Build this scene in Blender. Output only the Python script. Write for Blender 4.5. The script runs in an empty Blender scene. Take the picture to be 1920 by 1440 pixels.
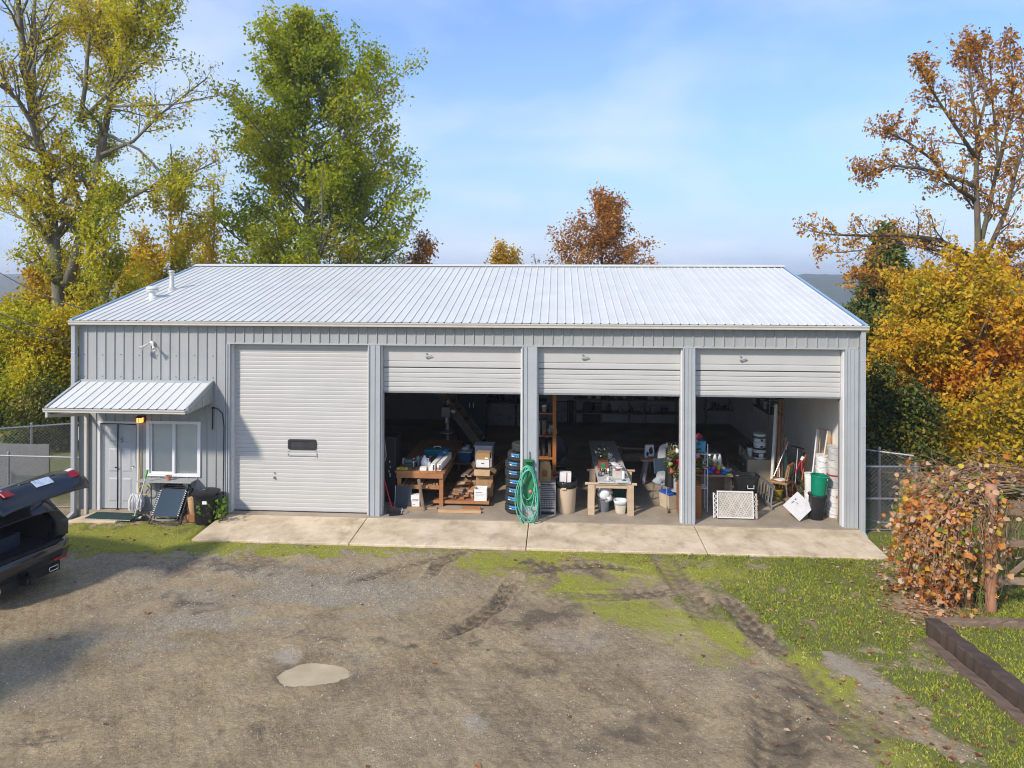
import bpy, math, random
import numpy as np
from mathutils import Matrix, Vector, Euler

# ------------------------------------------------------------------ camera, sky, sun, exposure
scene = bpy.context.scene
COL = scene.collection
R = math.radians
F, YH, CX, HC, D = 1331., 525., 960., 5.29, 15.64      # focal length and horizon in photo pixels, eye height, distance to the facade
TH = 0.0655; SN, CS = math.sin(TH), math.cos(TH); ROLL = .003

cam_data = bpy.data.cameras.new('camera'); cam = bpy.data.objects.new('camera', cam_data); COL.objects.link(cam)
cam_data.sensor_fit = 'HORIZONTAL'; cam_data.sensor_width = 36; cam_data.lens = F/1920*36
cam_data.shift_y = -(720-YH)/1920; cam_data.clip_start = .1; cam_data.clip_end = 6000
cam.matrix_world = Matrix.Translation((0, 0, HC)) @ Matrix.Rotation(TH, 4, 'Z') @ Matrix.Rotation(R(90), 4, 'X') @ Matrix.Rotation(ROLL, 4, 'Z')
scene.camera = cam

SUN_AZ, SUN_EL = R(39), R(36)                         # sun stands left of the facade's normal, behind the viewer
to_sun = Vector((-math.sin(SUN_AZ)*math.cos(SUN_EL), -math.cos(SUN_AZ)*math.cos(SUN_EL), math.sin(SUN_EL)))
sd = bpy.data.lights.new('sun', 'SUN'); sd.energy = 3.45; sd.angle = R(4.5); sd.color = (1, .90, .77)
so = bpy.data.objects.new('sun', sd); COL.objects.link(so); so.location = (-30, -25, 30)
so.rotation_euler = to_sun.to_track_quat('Z', 'Y').to_euler()

world = bpy.data.worlds.new('World'); scene.world = world; world.use_nodes = True
wn, wl = world.node_tree.nodes, world.node_tree.links
wn.clear()
w_out = wn.new('ShaderNodeOutputWorld'); w_bg = wn.new('ShaderNodeBackground'); w_bg.inputs[1].default_value = .15
sky = wn.new('ShaderNodeTexSky'); sky.sky_type = 'NISHITA'; sky.sun_disc = False; sky.sun_elevation = SUN_EL
sky.sun_rotation = math.atan2(to_sun.x, to_sun.y); sky.altitude = 100; sky.air_density = 1.0; sky.dust_density = .6; sky.ozone_density = 2.0
tc = wn.new('ShaderNodeTexCoord'); sep = wn.new('ShaderNodeSeparateXYZ'); wl.new(tc.outputs['Generated'], sep.inputs[0])
def wmath(op, a, b=None):
    n = wn.new('ShaderNodeMath'); n.operation = op
    for i, v in enumerate((a, b)):
        if v is None: continue
        if isinstance(v, (int, float)): n.inputs[i].default_value = v
        else: wl.new(v, n.inputs[i])
    return n.outputs[0]
zz = wmath('MAXIMUM', sep.outputs[2], 0.0)
den = wmath('ADD', zz, .22)
CLOUD_AT = (5., 13.)
cmb = wn.new('ShaderNodeCombineXYZ'); wl.new(wmath('ADD', wmath('DIVIDE', sep.outputs[0], den), CLOUD_AT[0]), cmb.inputs[0]); wl.new(wmath('ADD', wmath('DIVIDE', sep.outputs[1], den), CLOUD_AT[1]), cmb.inputs[1])
cn = wn.new('ShaderNodeTexNoise'); cn.inputs['Scale'].default_value = 1.1; cn.inputs['Detail'].default_value = 7; cn.inputs['Roughness'].default_value = .52; cn.inputs['Distortion'].default_value = .25
wl.new(cmb.outputs[0], cn.inputs['Vector'])
cr = wn.new('ShaderNodeValToRGB'); cr.color_ramp.elements[0].position = .41; cr.color_ramp.elements[1].position = .68
cr.color_ramp.elements[0].color = (0, 0, 0, 1); cr.color_ramp.elements[1].color = (.72, .72, .72, 1); wl.new(cn.outputs['Fac'], cr.inputs[0])
hor = wmath('POWER', wmath('SUBTRACT', 1.0, zz), 3.3)   # thin bright veil low over the horizon, all the way round
hor = wmath('MULTIPLY', hor, .96)
fac = cr.outputs[0]
tint = wn.new('ShaderNodeMix'); tint.data_type = 'RGBA'; tint.blend_type = 'MULTIPLY'; tint.inputs[0].default_value = 1; tint.inputs[7].default_value = (.72, .98, 1.32, 1)
wl.new(sky.outputs[0], tint.inputs[6])
mixh = wn.new('ShaderNodeMix'); mixh.data_type = 'RGBA'; wl.new(hor, mixh.inputs[0]); wl.new(tint.outputs[2], mixh.inputs[6]); mixh.inputs[7].default_value = (2.75, 3.35, 4.75, 1)
mixc = wn.new('ShaderNodeMix'); mixc.data_type = 'RGBA'; wl.new(fac, mixc.inputs[0]); wl.new(mixh.outputs[2], mixc.inputs[6]); mixc.inputs[7].default_value = (4.3, 4.8, 5.7, 1)
wl.new(mixc.outputs[2], w_bg.inputs[0]); wl.new(w_bg.outputs[0], w_out.inputs[0])

vs_ = scene.view_settings
vs_.view_transform = 'Standard'; vs_.look = 'None'; vs_.exposure = .40; vs_.gamma = 1; vs_.use_curve_mapping = False
scene.cycles.max_bounces = 8; scene.cycles.diffuse_bounces = 4; scene.cycles.transparent_max_bounces = 12
scene.cycles.use_denoising = True; scene.cycles.filter_width = 1.05

# ------------------------------------------------------------------ turning photo pixels into places
def unroll(px, py): u, v = px-CX, py-YH; return u+ROLL*v, v-ROLL*u
def P(px, py, Y):
    u, v = unroll(px, py); k = u/F; X = (k*CS*Y-SN*Y)/(CS+k*SN); return X, HC-v/F*(-SN*X+CS*Y)
def G(px, py, z=0.):
    u, v = unroll(px, py); Z = (HC-z)*F/v; lat = u/F*Z; return CS*lat-SN*Z, SN*lat+CS*Z
def P3(px, py, Y): X, z = P(px, py, Y); return (X, Y, z)
def to_px(X, Y, z):
    Z = np.maximum(-SN*X+CS*Y, .5); u = (CS*X+SN*Y)/Z*F; v = (HC-z)/Z*F; return CX+u-ROLL*v, YH+v+ROLL*u

# ------------------------------------------------------------------ mesh helpers
def rot(rx=0, ry=0, rz=0): return Euler((rx, ry, rz)).to_matrix()
class MB:
    def __init__(s): s.v = []; s.f = []
    def add(s, vs, fs):
        o = len(s.v); s.v += [tuple(p) for p in vs]; s.f += [tuple(i+o for i in f) for f in fs]; return s
    def box(s, c, d, r=(0, 0, 0), taper=1.):
        m = rot(*r); c = Vector(c); x, y, z = d[0]/2, d[1]/2, d[2]/2; t = taper
        vs = [c+m@Vector(p) for p in ((-x, -y, -z), (x, -y, -z), (x, y, -z), (-x, y, -z), (-x*t, -y*t, z), (x*t, -y*t, z), (x*t, y*t, z), (-x*t, y*t, z))]
        return s.add(vs, [(3, 2, 1, 0), (4, 5, 6, 7), (0, 1, 5, 4), (1, 2, 6, 5), (2, 3, 7, 6), (3, 0, 4, 7)])
    def b(s, x0, x1, y0, y1, z0, z1): return s.box(((x0+x1)/2, (y0+y1)/2, (z0+z1)/2), (x1-x0, y1-y0, z1-z0))
    def beam(s, p0, p1, w, h, roll=0):
        p0, p1 = Vector(p0), Vector(p1); d = p1-p0; q = d.to_track_quat('X', 'Z').to_matrix() @ rot(roll, 0, 0); c = (p0+p1)/2; x, y, z = d.length/2, w/2, h/2
        vs = [c+q@Vector(p) for p in ((-x, -y, -z), (x, -y, -z), (x, y, -z), (-x, y, -z), (-x, -y, z), (x, -y, z), (x, y, z), (-x, y, z))]
        return s.add(vs, [(3, 2, 1, 0), (4, 5, 6, 7), (0, 1, 5, 4), (1, 2, 6, 5), (2, 3, 7, 6), (3, 0, 4, 7)])
    def tube(s, pts, r, n=6, caps=True, closed=False):
        pts = [Vector(p) for p in pts]; k = len(pts); rr = r if isinstance(r, (list, tuple)) else [r]*k
        vs = []; up = None
        for i, p in enumerate(pts):
            if closed: t = pts[(i+1) % k]-pts[i-1]
            else: t = pts[min(i+1, k-1)]-pts[max(i-1, 0)]
            if t.length < 1e-9: t = Vector((0, 0, 1))
            t.normalize()
            if up is None: up = Vector((0, 0, 1)) if abs(t.z) < .9 else Vector((1, 0, 0))
            a = t.cross(up)
            if a.length < 1e-6: a = t.orthogonal()
            a.normalize(); c = a.cross(t); up = c
            for j in range(n):
                w = 2*math.pi*j/n; vs.append(p+(a*math.cos(w)+c*math.sin(w))*rr[i])
        fs = [(i*n+j, i*n+(j+1) % n, (i+1)*n+(j+1) % n, (i+1)*n+j) for i in range(k-1) for j in range(n)]
        if closed: fs += [((k-1)*n+j, (k-1)*n+(j+1) % n, (j+1) % n, j) for j in range(n)]
        elif caps: fs += [tuple(range(n))[::-1], tuple((k-1)*n+j for j in range(n))]
        return s.add(vs, fs)
    def cyl(s, p0, p1, r0, r1=None, n=14): return s.tube([p0, p1], [r0, r0 if r1 is None else r1], n)
    def lathe(s, prof, c=(0, 0, 0), n=20, m=None, sq=None):
        vs = []; c = Vector(c)
        for r, z in prof:
            for j in range(n):
                w = 2*math.pi*j/n; x, y = math.cos(w), math.sin(w)
                if sq: k = 1/max(abs(x), abs(y)); x, y = x*(1+(k-1)*sq), y*(1+(k-1)*sq)
                p = Vector((r*x, r*y, z)); vs.append(c+(m@p if m else p))
        k = len(prof)
        fs = [(i*n+j, i*n+(j+1) % n, (i+1)*n+(j+1) % n, (i+1)*n+j) for i in range(k-1) for j in range(n)]
        if prof[0][0] > 1e-4: fs.append(tuple(range(n))[::-1])
        if prof[-1][0] > 1e-4: fs.append(tuple((k-1)*n+j for j in range(n)))
        return s.add(vs, fs)
    def prism(s, poly, d):                                # polygon (3D points) pushed along the vector d
        k = len(poly); d = Vector(d); a = [Vector(p) for p in poly]
        return s.add(a+[p+d for p in a], [tuple(range(k))[::-1], tuple(range(k, 2*k))]+[(i, (i+1) % k, (i+1) % k+k, i+k) for i in range(k)])
    def blob(s, c, r, seed=0, amp=.25, n=8, mseg=10):
        g = random.Random(seed); c = Vector(c); vs = []; ph = [g.uniform(0, 6.3) for _ in range(6)]
        for i in range(n+1):
            a = math.pi*i/n
            for j in range(mseg):
                w = 2*math.pi*j/mseg; x, y, z = math.sin(a)*math.cos(w), math.sin(a)*math.sin(w), math.cos(a)
                k = 1+amp*.5*(math.sin(3*x+ph[0])+math.sin(4*y+ph[1]+2*z)*.7+math.sin(5*z+ph[2]+3*x)*.5)+g.uniform(-amp, amp)*.25
                vs.append(c+Vector((x*r[0]*k, y*r[1]*k, z*r[2]*k)))
        return s.add(vs, [(i*mseg+j, (i+1)*mseg+j, (i+1)*mseg+(j+1) % mseg, i*mseg+(j+1) % mseg) for i in range(n) for j in range(mseg)])
    def mesh(s, name, mat=None, smooth=False):
        me = bpy.data.meshes.new(name); me.from_pydata([tuple(p) for p in s.v], [], s.f)
        if mat: me.materials.append(mat)
        me.update()
        if smooth:
            for p in me.polygons: p.use_smooth = True
            if smooth == 'edge': me.set_sharp_from_angle(angle=R(40))
        return me
    def build(s, name, mat, parent=None, smooth=False, bevel=0, loc=None, label=None):
        return put(name, s.mesh(name, mat, smooth), parent, loc, bevel, label)
def put(name, me, parent=None, loc=None, bevel=0, label=None):
    o = bpy.data.objects.new(name, me); COL.objects.link(o)
    if parent: o.parent = parent
    if loc: o.location = loc
    if bevel:
        md = o.modifiers.new('bevel', 'BEVEL'); md.width = bevel; md.segments = 2; md.limit_method = 'ANGLE'
    if label: o['label'] = label
    return o
def tag(o, label=None, cat=None, group=None, kind=None):
    if label: o['label'] = label
    if cat: o['category'] = cat
    if group: o['group'] = group
    if kind: o['kind'] = kind
    return o
def thing(name, label, cat, loc=(0, 0, 0), rz=0, group=None, rx=0, ry=0):
    o = bpy.data.objects.new(name, None); COL.objects.link(o); o.location = loc; o.rotation_euler = (rx, ry, rz); o.empty_display_size = .1
    return tag(o, label, cat, group)
def dup(o, loc=None, rz=None, label=None, parent=None):
    c = o.copy(); COL.objects.link(c); c.parent = parent
    if loc: c.location = loc
    if rz is not None: c.rotation_euler = (0, 0, rz)
    if label: c['label'] = label
    for ch in list(o.children): dup(ch, parent=c)
    return c
def np_mesh(name, V, Fq, mat, attrs=None, smooth=False):    # fast mesh from arrays; Fq is (n, 3) or (n, 4)
    me = bpy.data.meshes.new(name); V = np.asarray(V, np.float32); Fq = np.asarray(Fq, np.int32); k = Fq.shape[1]
    me.vertices.add(len(V)); me.vertices.foreach_set('co', V.ravel()); me.loops.add(Fq.size); me.loops.foreach_set('vertex_index', Fq.ravel())
    me.polygons.add(len(Fq)); me.polygons.foreach_set('loop_start', np.arange(0, Fq.size, k, dtype=np.int32))
    for nm, (dom, arr) in (attrs or {}).items():
        a = me.attributes.new(nm, 'FLOAT', dom); a.data.foreach_set('value', np.asarray(arr, np.float32))
    me.update(calc_edges=True)
    if smooth: me.polygons.foreach_set('use_smooth', np.ones(len(Fq), bool))
    if mat: me.materials.append(mat)
    return me

# ------------------------------------------------------------------ materials
class NT:
    def __init__(s, name):
        s.m = bpy.data.materials.new(name); s.m.use_nodes = True; s.n = s.m.node_tree.nodes; s.l = s.m.node_tree.links
        s.p = s.n['Principled BSDF']; s.out = s.n['Material Output']
        g = s.n.new('ShaderNodeNewGeometry'); s.pos = g.outputs['Position']; s.geo = g
    def math(s, op, a, b=0., clamp=False):
        n = s.n.new('ShaderNodeMath'); n.operation = op; n.use_clamp = clamp
        for i, v in enumerate((a, b)):
            if isinstance(v, (int, float)): n.inputs[i].default_value = v
            else: s.l.new(v, n.inputs[i])
        return n.outputs[0]
    def noise(s, scale, detail=4, rough=.55, vec=None, stretch=None, dist=0):
        n = s.n.new('ShaderNodeTexNoise'); n.inputs['Scale'].default_value = scale; n.inputs['Detail'].default_value = detail; n.inputs['Roughness'].default_value = rough; n.inputs['Distortion'].default_value = dist
        v = vec or s.pos
        if stretch:
            mp = s.n.new('ShaderNodeMapping'); mp.inputs['Scale'].default_value = stretch; s.l.new(v, mp.inputs[0]); v = mp.outputs[0]
        s.l.new(v, n.inputs['Vector']); return n.outputs['Fac']
    def voro(s, scale, out='Distance', vec=None):
        n = s.n.new('ShaderNodeTexVoronoi'); n.inputs['Scale'].default_value = scale; s.l.new(vec or s.pos, n.inputs['Vector']); return n.outputs[out]
    def ramp(s, fac, stops):
        n = s.n.new('ShaderNodeValToRGB'); e = n.color_ramp.elements
        while len(e) < len(stops): e.new(.5)
        for i, (p, c) in enumerate(stops): e[i].position = p; e[i].color = (*c, 1) if not isinstance(c, (int, float)) else (c, c, c, 1)
        s.l.new(fac, n.inputs[0]); return n.outputs[0]
    def mix(s, fac, a, b, mode='MIX'):
        n = s.n.new('ShaderNodeMix'); n.data_type = 'RGBA'; n.blend_type = mode
        for i, v in ((0, fac), (6, a), (7, b)):
            if isinstance(v, (int, float)): n.inputs[i].default_value = v
            elif isinstance(v, tuple): n.inputs[i].default_value = (*v, 1)
            else: s.l.new(v, n.inputs[i])
        return n.outputs[2]
    def attr(s, name):
        n = s.n.new('ShaderNodeAttribute'); n.attribute_name = name; return n.outputs['Fac']
    def bump(s, h, strength=.3, dist=.01):
        n = s.n.new('ShaderNodeBump'); n.inputs['Strength'].default_value = strength; n.inputs['Distance'].default_value = dist; s.l.new(h, n.inputs['Height']); s.l.new(n.outputs[0], s.p.inputs['Normal'])
    def col(s, c):
        if isinstance(c, tuple): s.p.inputs['Base Color'].default_value = (*c, 1)
        else: s.l.new(c, s.p.inputs['Base Color'])
    def rough(s, r):
        if isinstance(r, (int, float)): s.p.inputs['Roughness'].default_value = r
        else: s.l.new(r, s.p.inputs['Roughness'])
MATS = {}
def mat(name, c, rough=.6, metal=0., var=.12, scale=6., bump=.0, bs=60., spec=.4, stretch=None, stain=None):
    if name in MATS: return MATS[name]
    t = NT(name); f = t.noise(scale, 5, .6, stretch=stretch)
    lo = tuple(max(0, x*(1-var)) for x in c); hi = tuple(min(1, x*(1+var)) for x in c)
    k = t.ramp(f, [(.3, lo), (.7, hi)])
    if stain: k = t.mix(t.ramp(t.noise(stain[1], 6, .65), [(stain[2], 0.), (stain[2]+.16, stain[3])]), k, stain[0])
    oi = t.n.new('ShaderNodeObjectInfo'); k = t.mix(1., k, t.ramp(oi.outputs['Random'], [(0, .955), (1, 1.0)]), 'MULTIPLY')
    t.col(k); t.rough(t.ramp(f, [(.2, max(0, rough-.08)), (.8, min(1, rough+.08))])); t.p.inputs['Metallic'].default_value = metal; t.p.inputs['Specular IOR Level'].default_value = spec
    if bump: t.bump(t.noise(bs, 4, .6, stretch=stretch), bump, .01)
    MATS[name] = t.m; return t.m
def wood(name, c, c2, scale=14., rough=.7):
    if name in MATS: return MATS[name]
    t = NT(name); oi = t.n.new('ShaderNodeTexCoord'); v = oi.outputs['Object']
    f = t.noise(scale, 6, .65, stretch=(.25, .25, 1)); g = t.noise(2.2, 3)
    inf = t.n.new('ShaderNodeObjectInfo'); f2 = t.math('ADD', t.math('MULTIPLY', f, .7), t.math('MULTIPLY', inf.outputs['Random'], .35))
    t.col(t.mix(t.ramp(g, [(.35, 0.), (.7, .25)]), t.ramp(f2, [(.25, c2), (.72, c)]), tuple(x*.6 for x in c2))); t.rough(rough); t.bump(f, .25, .004)
    MATS[name] = t.m; return t.m
def leafmat(name, stops, trans=.35, rough=.55):
    t = NT(name); a = t.attr('tint'); c = t.ramp(a, stops); t.col(c); t.rough(rough); t.p.inputs['Specular IOR Level'].default_value = .3
    tr = t.n.new('ShaderNodeBsdfTranslucent'); t.l.new(c, tr.inputs[0]); mx = t.n.new('ShaderNodeMixShader'); mx.inputs[0].default_value = trans
    t.l.new(t.p.outputs[0], mx.inputs[1]); t.l.new(tr.outputs[0], mx.inputs[2]); t.l.new(mx.outputs[0], t.out.inputs[0]); return t.m
def emit(name, c, s):
    t = NT(name); t.col(c); t.p.inputs['Emission Color'].default_value = (*c, 1); t.p.inputs['Emission Strength'].default_value = s; return t.m
def glassmat(name, tint=(.9, .95, 1), amount=.75):
    t = NT(name); tr = t.n.new('ShaderNodeBsdfTransparent'); tr.inputs[0].default_value = (*tint, 1); gl = t.n.new('ShaderNodeBsdfGlossy'); gl.inputs['Roughness'].default_value = .03
    fr = t.n.new('ShaderNodeFresnel'); fr.inputs[0].default_value = 1.5; mx = t.n.new('ShaderNodeMixShader'); f = t.math('ADD', fr.outputs[0], 1-amount-.2, True)
    t.l.new(f, mx.inputs[0]); t.l.new(tr.outputs[0], mx.inputs[1]); t.l.new(gl.outputs[0], mx.inputs[2]); t.l.new(mx.outputs[0], t.out.inputs[0]); return t.m

siding = mat('painted_siding', (.342, .350, .340), .5, .0, .06, 2.5, spec=.45, stretch=(2.5, 1, .35), stain=((.22, .215, .20), 1.7, .60, .28))
trim_m = mat('painted_trim', (.375, .398, .405), .45, 0, .05, 3)
rake_m = mat('blue_trim', (.24, .36, .50), .35, 0, .05, 3)
roof_m = mat('galvanised_white_roof', (.595, .60, .565), .45, .0, .045, 1.6, spec=.5, stain=((.42, .40, .37), 2.1, .58, .32))
cream = mat('cream_gutter', (.52, .49, .43), .45, 0, .06, 4, stain=((.35, .25, .15), 9, .66, .3))
white_p = mat('white_paint', (.66, .655, .64), .5, 0, .04, 5)
doorw = mat('door_white', (.485, .475, .445), .45, 0, .035, 2.2, stain=((.58, .53, .45), 3.5, .62, .22))
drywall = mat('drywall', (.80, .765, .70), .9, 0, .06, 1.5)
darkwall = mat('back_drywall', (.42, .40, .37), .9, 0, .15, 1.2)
black_p = mat('black_plastic', (.018, .019, .021), .42, 0, .3, 9)
rubber = mat('rubber', (.03, .03, .032), .75, 0, .25, 20, bump=.4, bs=120)
blackm = mat('black_metal', (.03, .03, .033), .4, .3, .2, 9)
galv = mat('galvanised_steel', (.28, .29, .295), .55, .5, .12, 20)
alu = mat('aluminium', (.60, .60, .60), .38, .8, .1, 12)
chrome = mat('chrome', (.75, .75, .76), .15, 1, .03, 5)
card = mat('cardboard', (.36, .22, .10), .85, 0, .12, 9, bump=.15, bs=40)
card2 = mat('cardboard_pale', (.42, .28, .15), .85, 0, .12, 9)
white_b = mat('white_card', (.76, .75, .72), .7, 0, .05, 8)
pail_w = mat('white_pail', (.74, .74, .72), .4, 0, .04, 8, stain=((.5, .47, .4), 14, .62, .35))
redp = mat('red_plastic', (.48, .02, .03), .4, 0, .1, 8)
greenp = mat('green_plastic', (.0, .20, .11), .35, 0, .1, 8)
teal = mat('teal_paint', (.0, .16, .19), .45, 0, .15, 8)
bluep = mat('blue_plastic', (.03, .13, .27), .45, 0, .1, 8)
yellowp = mat('yellow_plastic', (.55, .42, .05), .45, 0, .1, 8)
navy = mat('navy_fabric', (.03, .055, .085), .85, 0, .15, 30, bump=.3, bs=300)
grey_f = mat('grey_fabric', (.30, .31, .33), .9, 0, .2, 14, bump=.3, bs=60)
white_f = mat('white_cloth', (.70, .69, .68), .9, 0, .12, 12, bump=.6, bs=25)
leather = mat('brown_vinyl', (.30, .155, .06), .5, 0, .2, 7)
tan = mat('tan_board', (.46, .38, .26), .7, 0, .12, 5)
w_red = wood('cedar_wood', (.42, .19, .075), (.22, .085, .03))
w_pine = wood('pine_wood', (.56, .36, .19), (.36, .20, .09))
w_old = wood('weathered_wood', (.34, .24, .16), (.16, .105, .07))
w_saw = wood('sawhorse_wood', (.56, .42, .28), (.36, .25, .15))
w_orange = wood('orange_oak', (.42, .16, .035), (.24, .08, .015))
w_dark = wood('dark_timber', (.075, .05, .035), (.028, .019, .014), 9)
# ------------------------------------------------------------------ ground: one sheet, mud, gravel, moss and ruts
rs = np.random.RandomState(7)
def vnoise(x, y, scale, seed=0, octv=4):
    out = np.zeros_like(x); amp = 1.; tot = 0.
    for o in range(octv):
        g = np.random.RandomState(seed*31+o).rand(64, 64); u = x*scale*2**o+seed*3.7; v = y*scale*2**o+seed*1.3
        i = np.floor(u).astype(int); j = np.floor(v).astype(int); fu = u-i; fv = v-j; fu = fu*fu*(3-2*fu); fv = fv*fv*(3-2*fv)
        i0, i1, j0, j1 = i % 64, (i+1) % 64, j % 64, (j+1) % 64
        out += amp*((g[i0, j0]*(1-fu)+g[i1, j0]*fu)*(1-fv)+(g[i0, j1]*(1-fu)+g[i1, j1]*fu)*fv); tot += amp; amp *= .55
    return out/tot
def sstep(a, b, x): t = np.clip((x-a)/(b-a), 0, 1); return t*t*(3-2*t)
def ell(px, py, cx, cy, rx, ry, ang=0, soft=.5):           # soft ellipse
    c, s = math.cos(R(ang)), math.sin(R(ang)); u = ((px-cx)*c+(py-cy)*s)/rx; v = (-(px-cx)*s+(py-cy)*c)/ry
    return sstep(1+soft, 1-soft, np.sqrt(u*u+v*v))
def poly_dist(px, py, pts):                                # distance to a polyline, and the run along it
    best = np.full(px.shape, 1e9); run = np.zeros_like(px); side = np.zeros_like(px); acc = 0.
    for (x0, y0), (x1, y1) in zip(pts[:-1], pts[1:]):
        dx, dy = x1-x0, y1-y0; L = math.hypot(dx, dy); t = np.clip(((px-x0)*dx+(py-y0)*dy)/L**2, 0, 1)
        d = np.hypot(px-x0-t*dx, py-y0-t*dy); sg = ((px-x0)*dy-(py-y0)*dx)/L; m = d < best
        best = np.where(m, d, best); run = np.where(m, acc+t*L, run); side = np.where(m, sg, side); acc += L
    return best, run, side
GZ = -.1
def masks(X, Y):
    px, py = to_px(X, Y, GZ+0*X)
    n1 = vnoise(X, Y, .9, 1); n2 = vnoise(X, Y, 3.2, 2); n3 = vnoise(X, Y, .35, 3)
    n4 = vnoise(X, Y, 7., 14, 3); jx = (n1-.5)*90+(n2-.5)*110+(n4-.5)*60; jy = (n2-.5)*40+(n4-.5)*30
    qx, qy = px+jx, py+jy
    # grass on the right, thinning towards the drive
    g = np.zeros_like(X)
    edge = np.interp(py, [1030, 1050, 1100, 1160, 1230, 1300, 1380, 1440], [840, 1090, 1200, 1320, 1450, 1550, 1620, 1660])
    g = np.maximum(g, sstep(-60, 90, qx-edge)*.95)
    g = np.maximum(g, ell(qx, qy, 1000, 1042, 170, 14)*.75)
    g = np.maximum(g, ell(qx, qy, 930, 1058, 75, 26)*.6)
    g = np.maximum(g, ell(qx, qy, 1085, 1100, 105, 24)*.7)
    g = np.maximum(g, ell(qx, qy, 1160, 1140, 90, 20)*.35)
    g = np.maximum(g, ell(qx, qy, 1345, 1195, 80, 24, 35)*.6)
    g = np.maximum(g, ell(qx, qy, 1560, 1280, 90, 36, 40)*.7)
    g = np.maximum(g, ell(qx, qy, 1480, 1080, 200, 50)*.9)
    # lawn on the left
    g = np.maximum(g, ell(qx, qy, 250, 1008, 270, 32, 0, .35)*1.)
    g = np.maximum(g, ell(qx, qy, 560, 1030, 330, 15, 2, .4)*.85)
    far = sstep(15.5, 17, Y); g = np.maximum(g, far*.8)
    side = np.maximum(sstep(9, 12, X), sstep(-13, -16, X)*.6); g = np.maximum(g, side*.8)
    # bare patches in the grass
    for e in ((1640, 1285, 85, 26, 40), (1250, 1100, 55, 26, 0), (1720, 1370, 120, 22, 30), (1040, 1068, 120, 12, -3), (1130, 1125, 110, 12, 4), (1740, 1140, 50, 20, 0), (700, 1045, 160, 12, 0)):
        g *= 1-.85*ell(qx, qy, *e)
    g *= .38+.62*sstep(.34, .56, vnoise(X, Y, 1.7, 15)+.25*(n4-.5)+.14*sstep(1150, 1450, px)+.12*sstep(700, 500, px))
    # vine litter ground
    g *= 1-.8*ell(qx, qy, 1740, 1085, 90, 70)
    moss = np.maximum.reduce([ell(qx, qy, 1560, 1290, 80, 36, 40), ell(qx, qy, 1090, 1100, 100, 24), ell(qx, qy, 1340, 1190, 70, 26, 35), ell(qx, qy, 930, 1058, 75, 26), ell(qx, qy, 230, 1012, 250, 26), ell(qx, qy, 560, 1030, 260, 13)*.8, ell(qx, qy, 1010, 1046, 200, 18)*.95, ell(qx, qy, 1190, 1148, 150, 32, 8)*.95, ell(qx, qy, 1270, 1205, 140, 30, 25)*.7, ell(qx, qy, 1240, 1075, 160, 26)*.8, ell(qx, qy, 1640, 1395, 110, 34, 30)*.7])
    grav = ell(qx, qy*1., 470, 1095, 330, 75, 3, .8)*.8+ell(qx, qy, 300, 1185, 170, 40, -8, .8)*.7+ell(qx, qy, 90, 1270, 160, 40, -12, .9)*.5+ell(qx, qy, 700, 1130, 160, 40, 0, .9)*.5+ell(qx, qy, 640, 1245, 60, 22, 0, .8)*.6+ell(qx, qy, 900, 1400, 300, 60, 0, 1)*.25+ell(qx, qy, 1250, 1230, 200, 50, 20, 1)*.25
    grav = np.clip(grav*sstep(.28, .62, vnoise(X*.6, Y*1.3, 1.6, 5)), 0, 1)
    wet = np.zeros_like(X)
    for e in ((815, 1262, 26, 12), (1010, 1262, 50, 14), (770, 1210, 40, 9), (1190, 1380, 60, 22), (1240, 1350, 50, 20), (1450, 1290, 80, 20, 20), (1020, 1160, 70, 22), (1140, 1400, 60, 16), (350, 1130, 60, 9), (480, 1365, 22, 12), (590, 1195, 40, 9), (1520, 1400, 120, 30), (900, 1190, 60, 8, -30), (310, 1065, 60, 8), (1100, 1128, 150, 14), (1040, 1068, 130, 12), (420, 1060, 90, 8)):
        wet = np.maximum(wet, ell(qx, qy, *e[:4], *(e[4:] or (0,)), .8))
    wet = np.maximum(wet, ell(px+jx*.3, py+jy*.4, 588, 1263, 92, 31, -2, .5)*.75)
    wet = wet*(.35+.65*sstep(.35, .6, vnoise(X, Y, 5., 29)))*.8; height = (n3-.5)*.05+(n1-.5)*.02+(n2-.5)*.022+(n4-.5)*.02+(vnoise(X, Y, 16., 17, 2)-.5)*.010
    # tyre tracks: rut, tread and wet mud
    TR = [([(815, 1207), (880, 1175), (930, 1140), (955, 1105), (968, 1085)], 13, 1.), ([(798, 1095), (822, 1060), (880, 1036)], 11, .8), ([(640, 1100), (760, 1062), (905, 1030)], 10, .7),
          ([(1235, 1030), (1280, 1100), (1345, 1185)], 26, .45), ([(1355, 1115), (1415, 1185), (1490, 1245)], 20, .9), ([(1440, 1300), (1462, 1390), (1455, 1490)], 28, .8), ([(985, 1075), (1060, 1062), (1130, 1060), (1215, 1075)], 14, .8),
          ([(1060, 1118), (1180, 1118), (1290, 1108)], 15, .7), ([(1385, 1310), (1395, 1360)], 18, .7), ([(0, 1388), (70, 1380), (170, 1370)], 16, .6), ([(1480, 1240), (1560, 1330), (1690, 1420)], 26, .5), ([(860, 1240), (960, 1330), (1090, 1445)], 40, .25), ([(1010, 1180), (1160, 1290), (1330, 1445)], 40, .25), ([(500, 1445), (640, 1330), (760, 1240)], 40, .2)]
    track = np.zeros_like(X)
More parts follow.
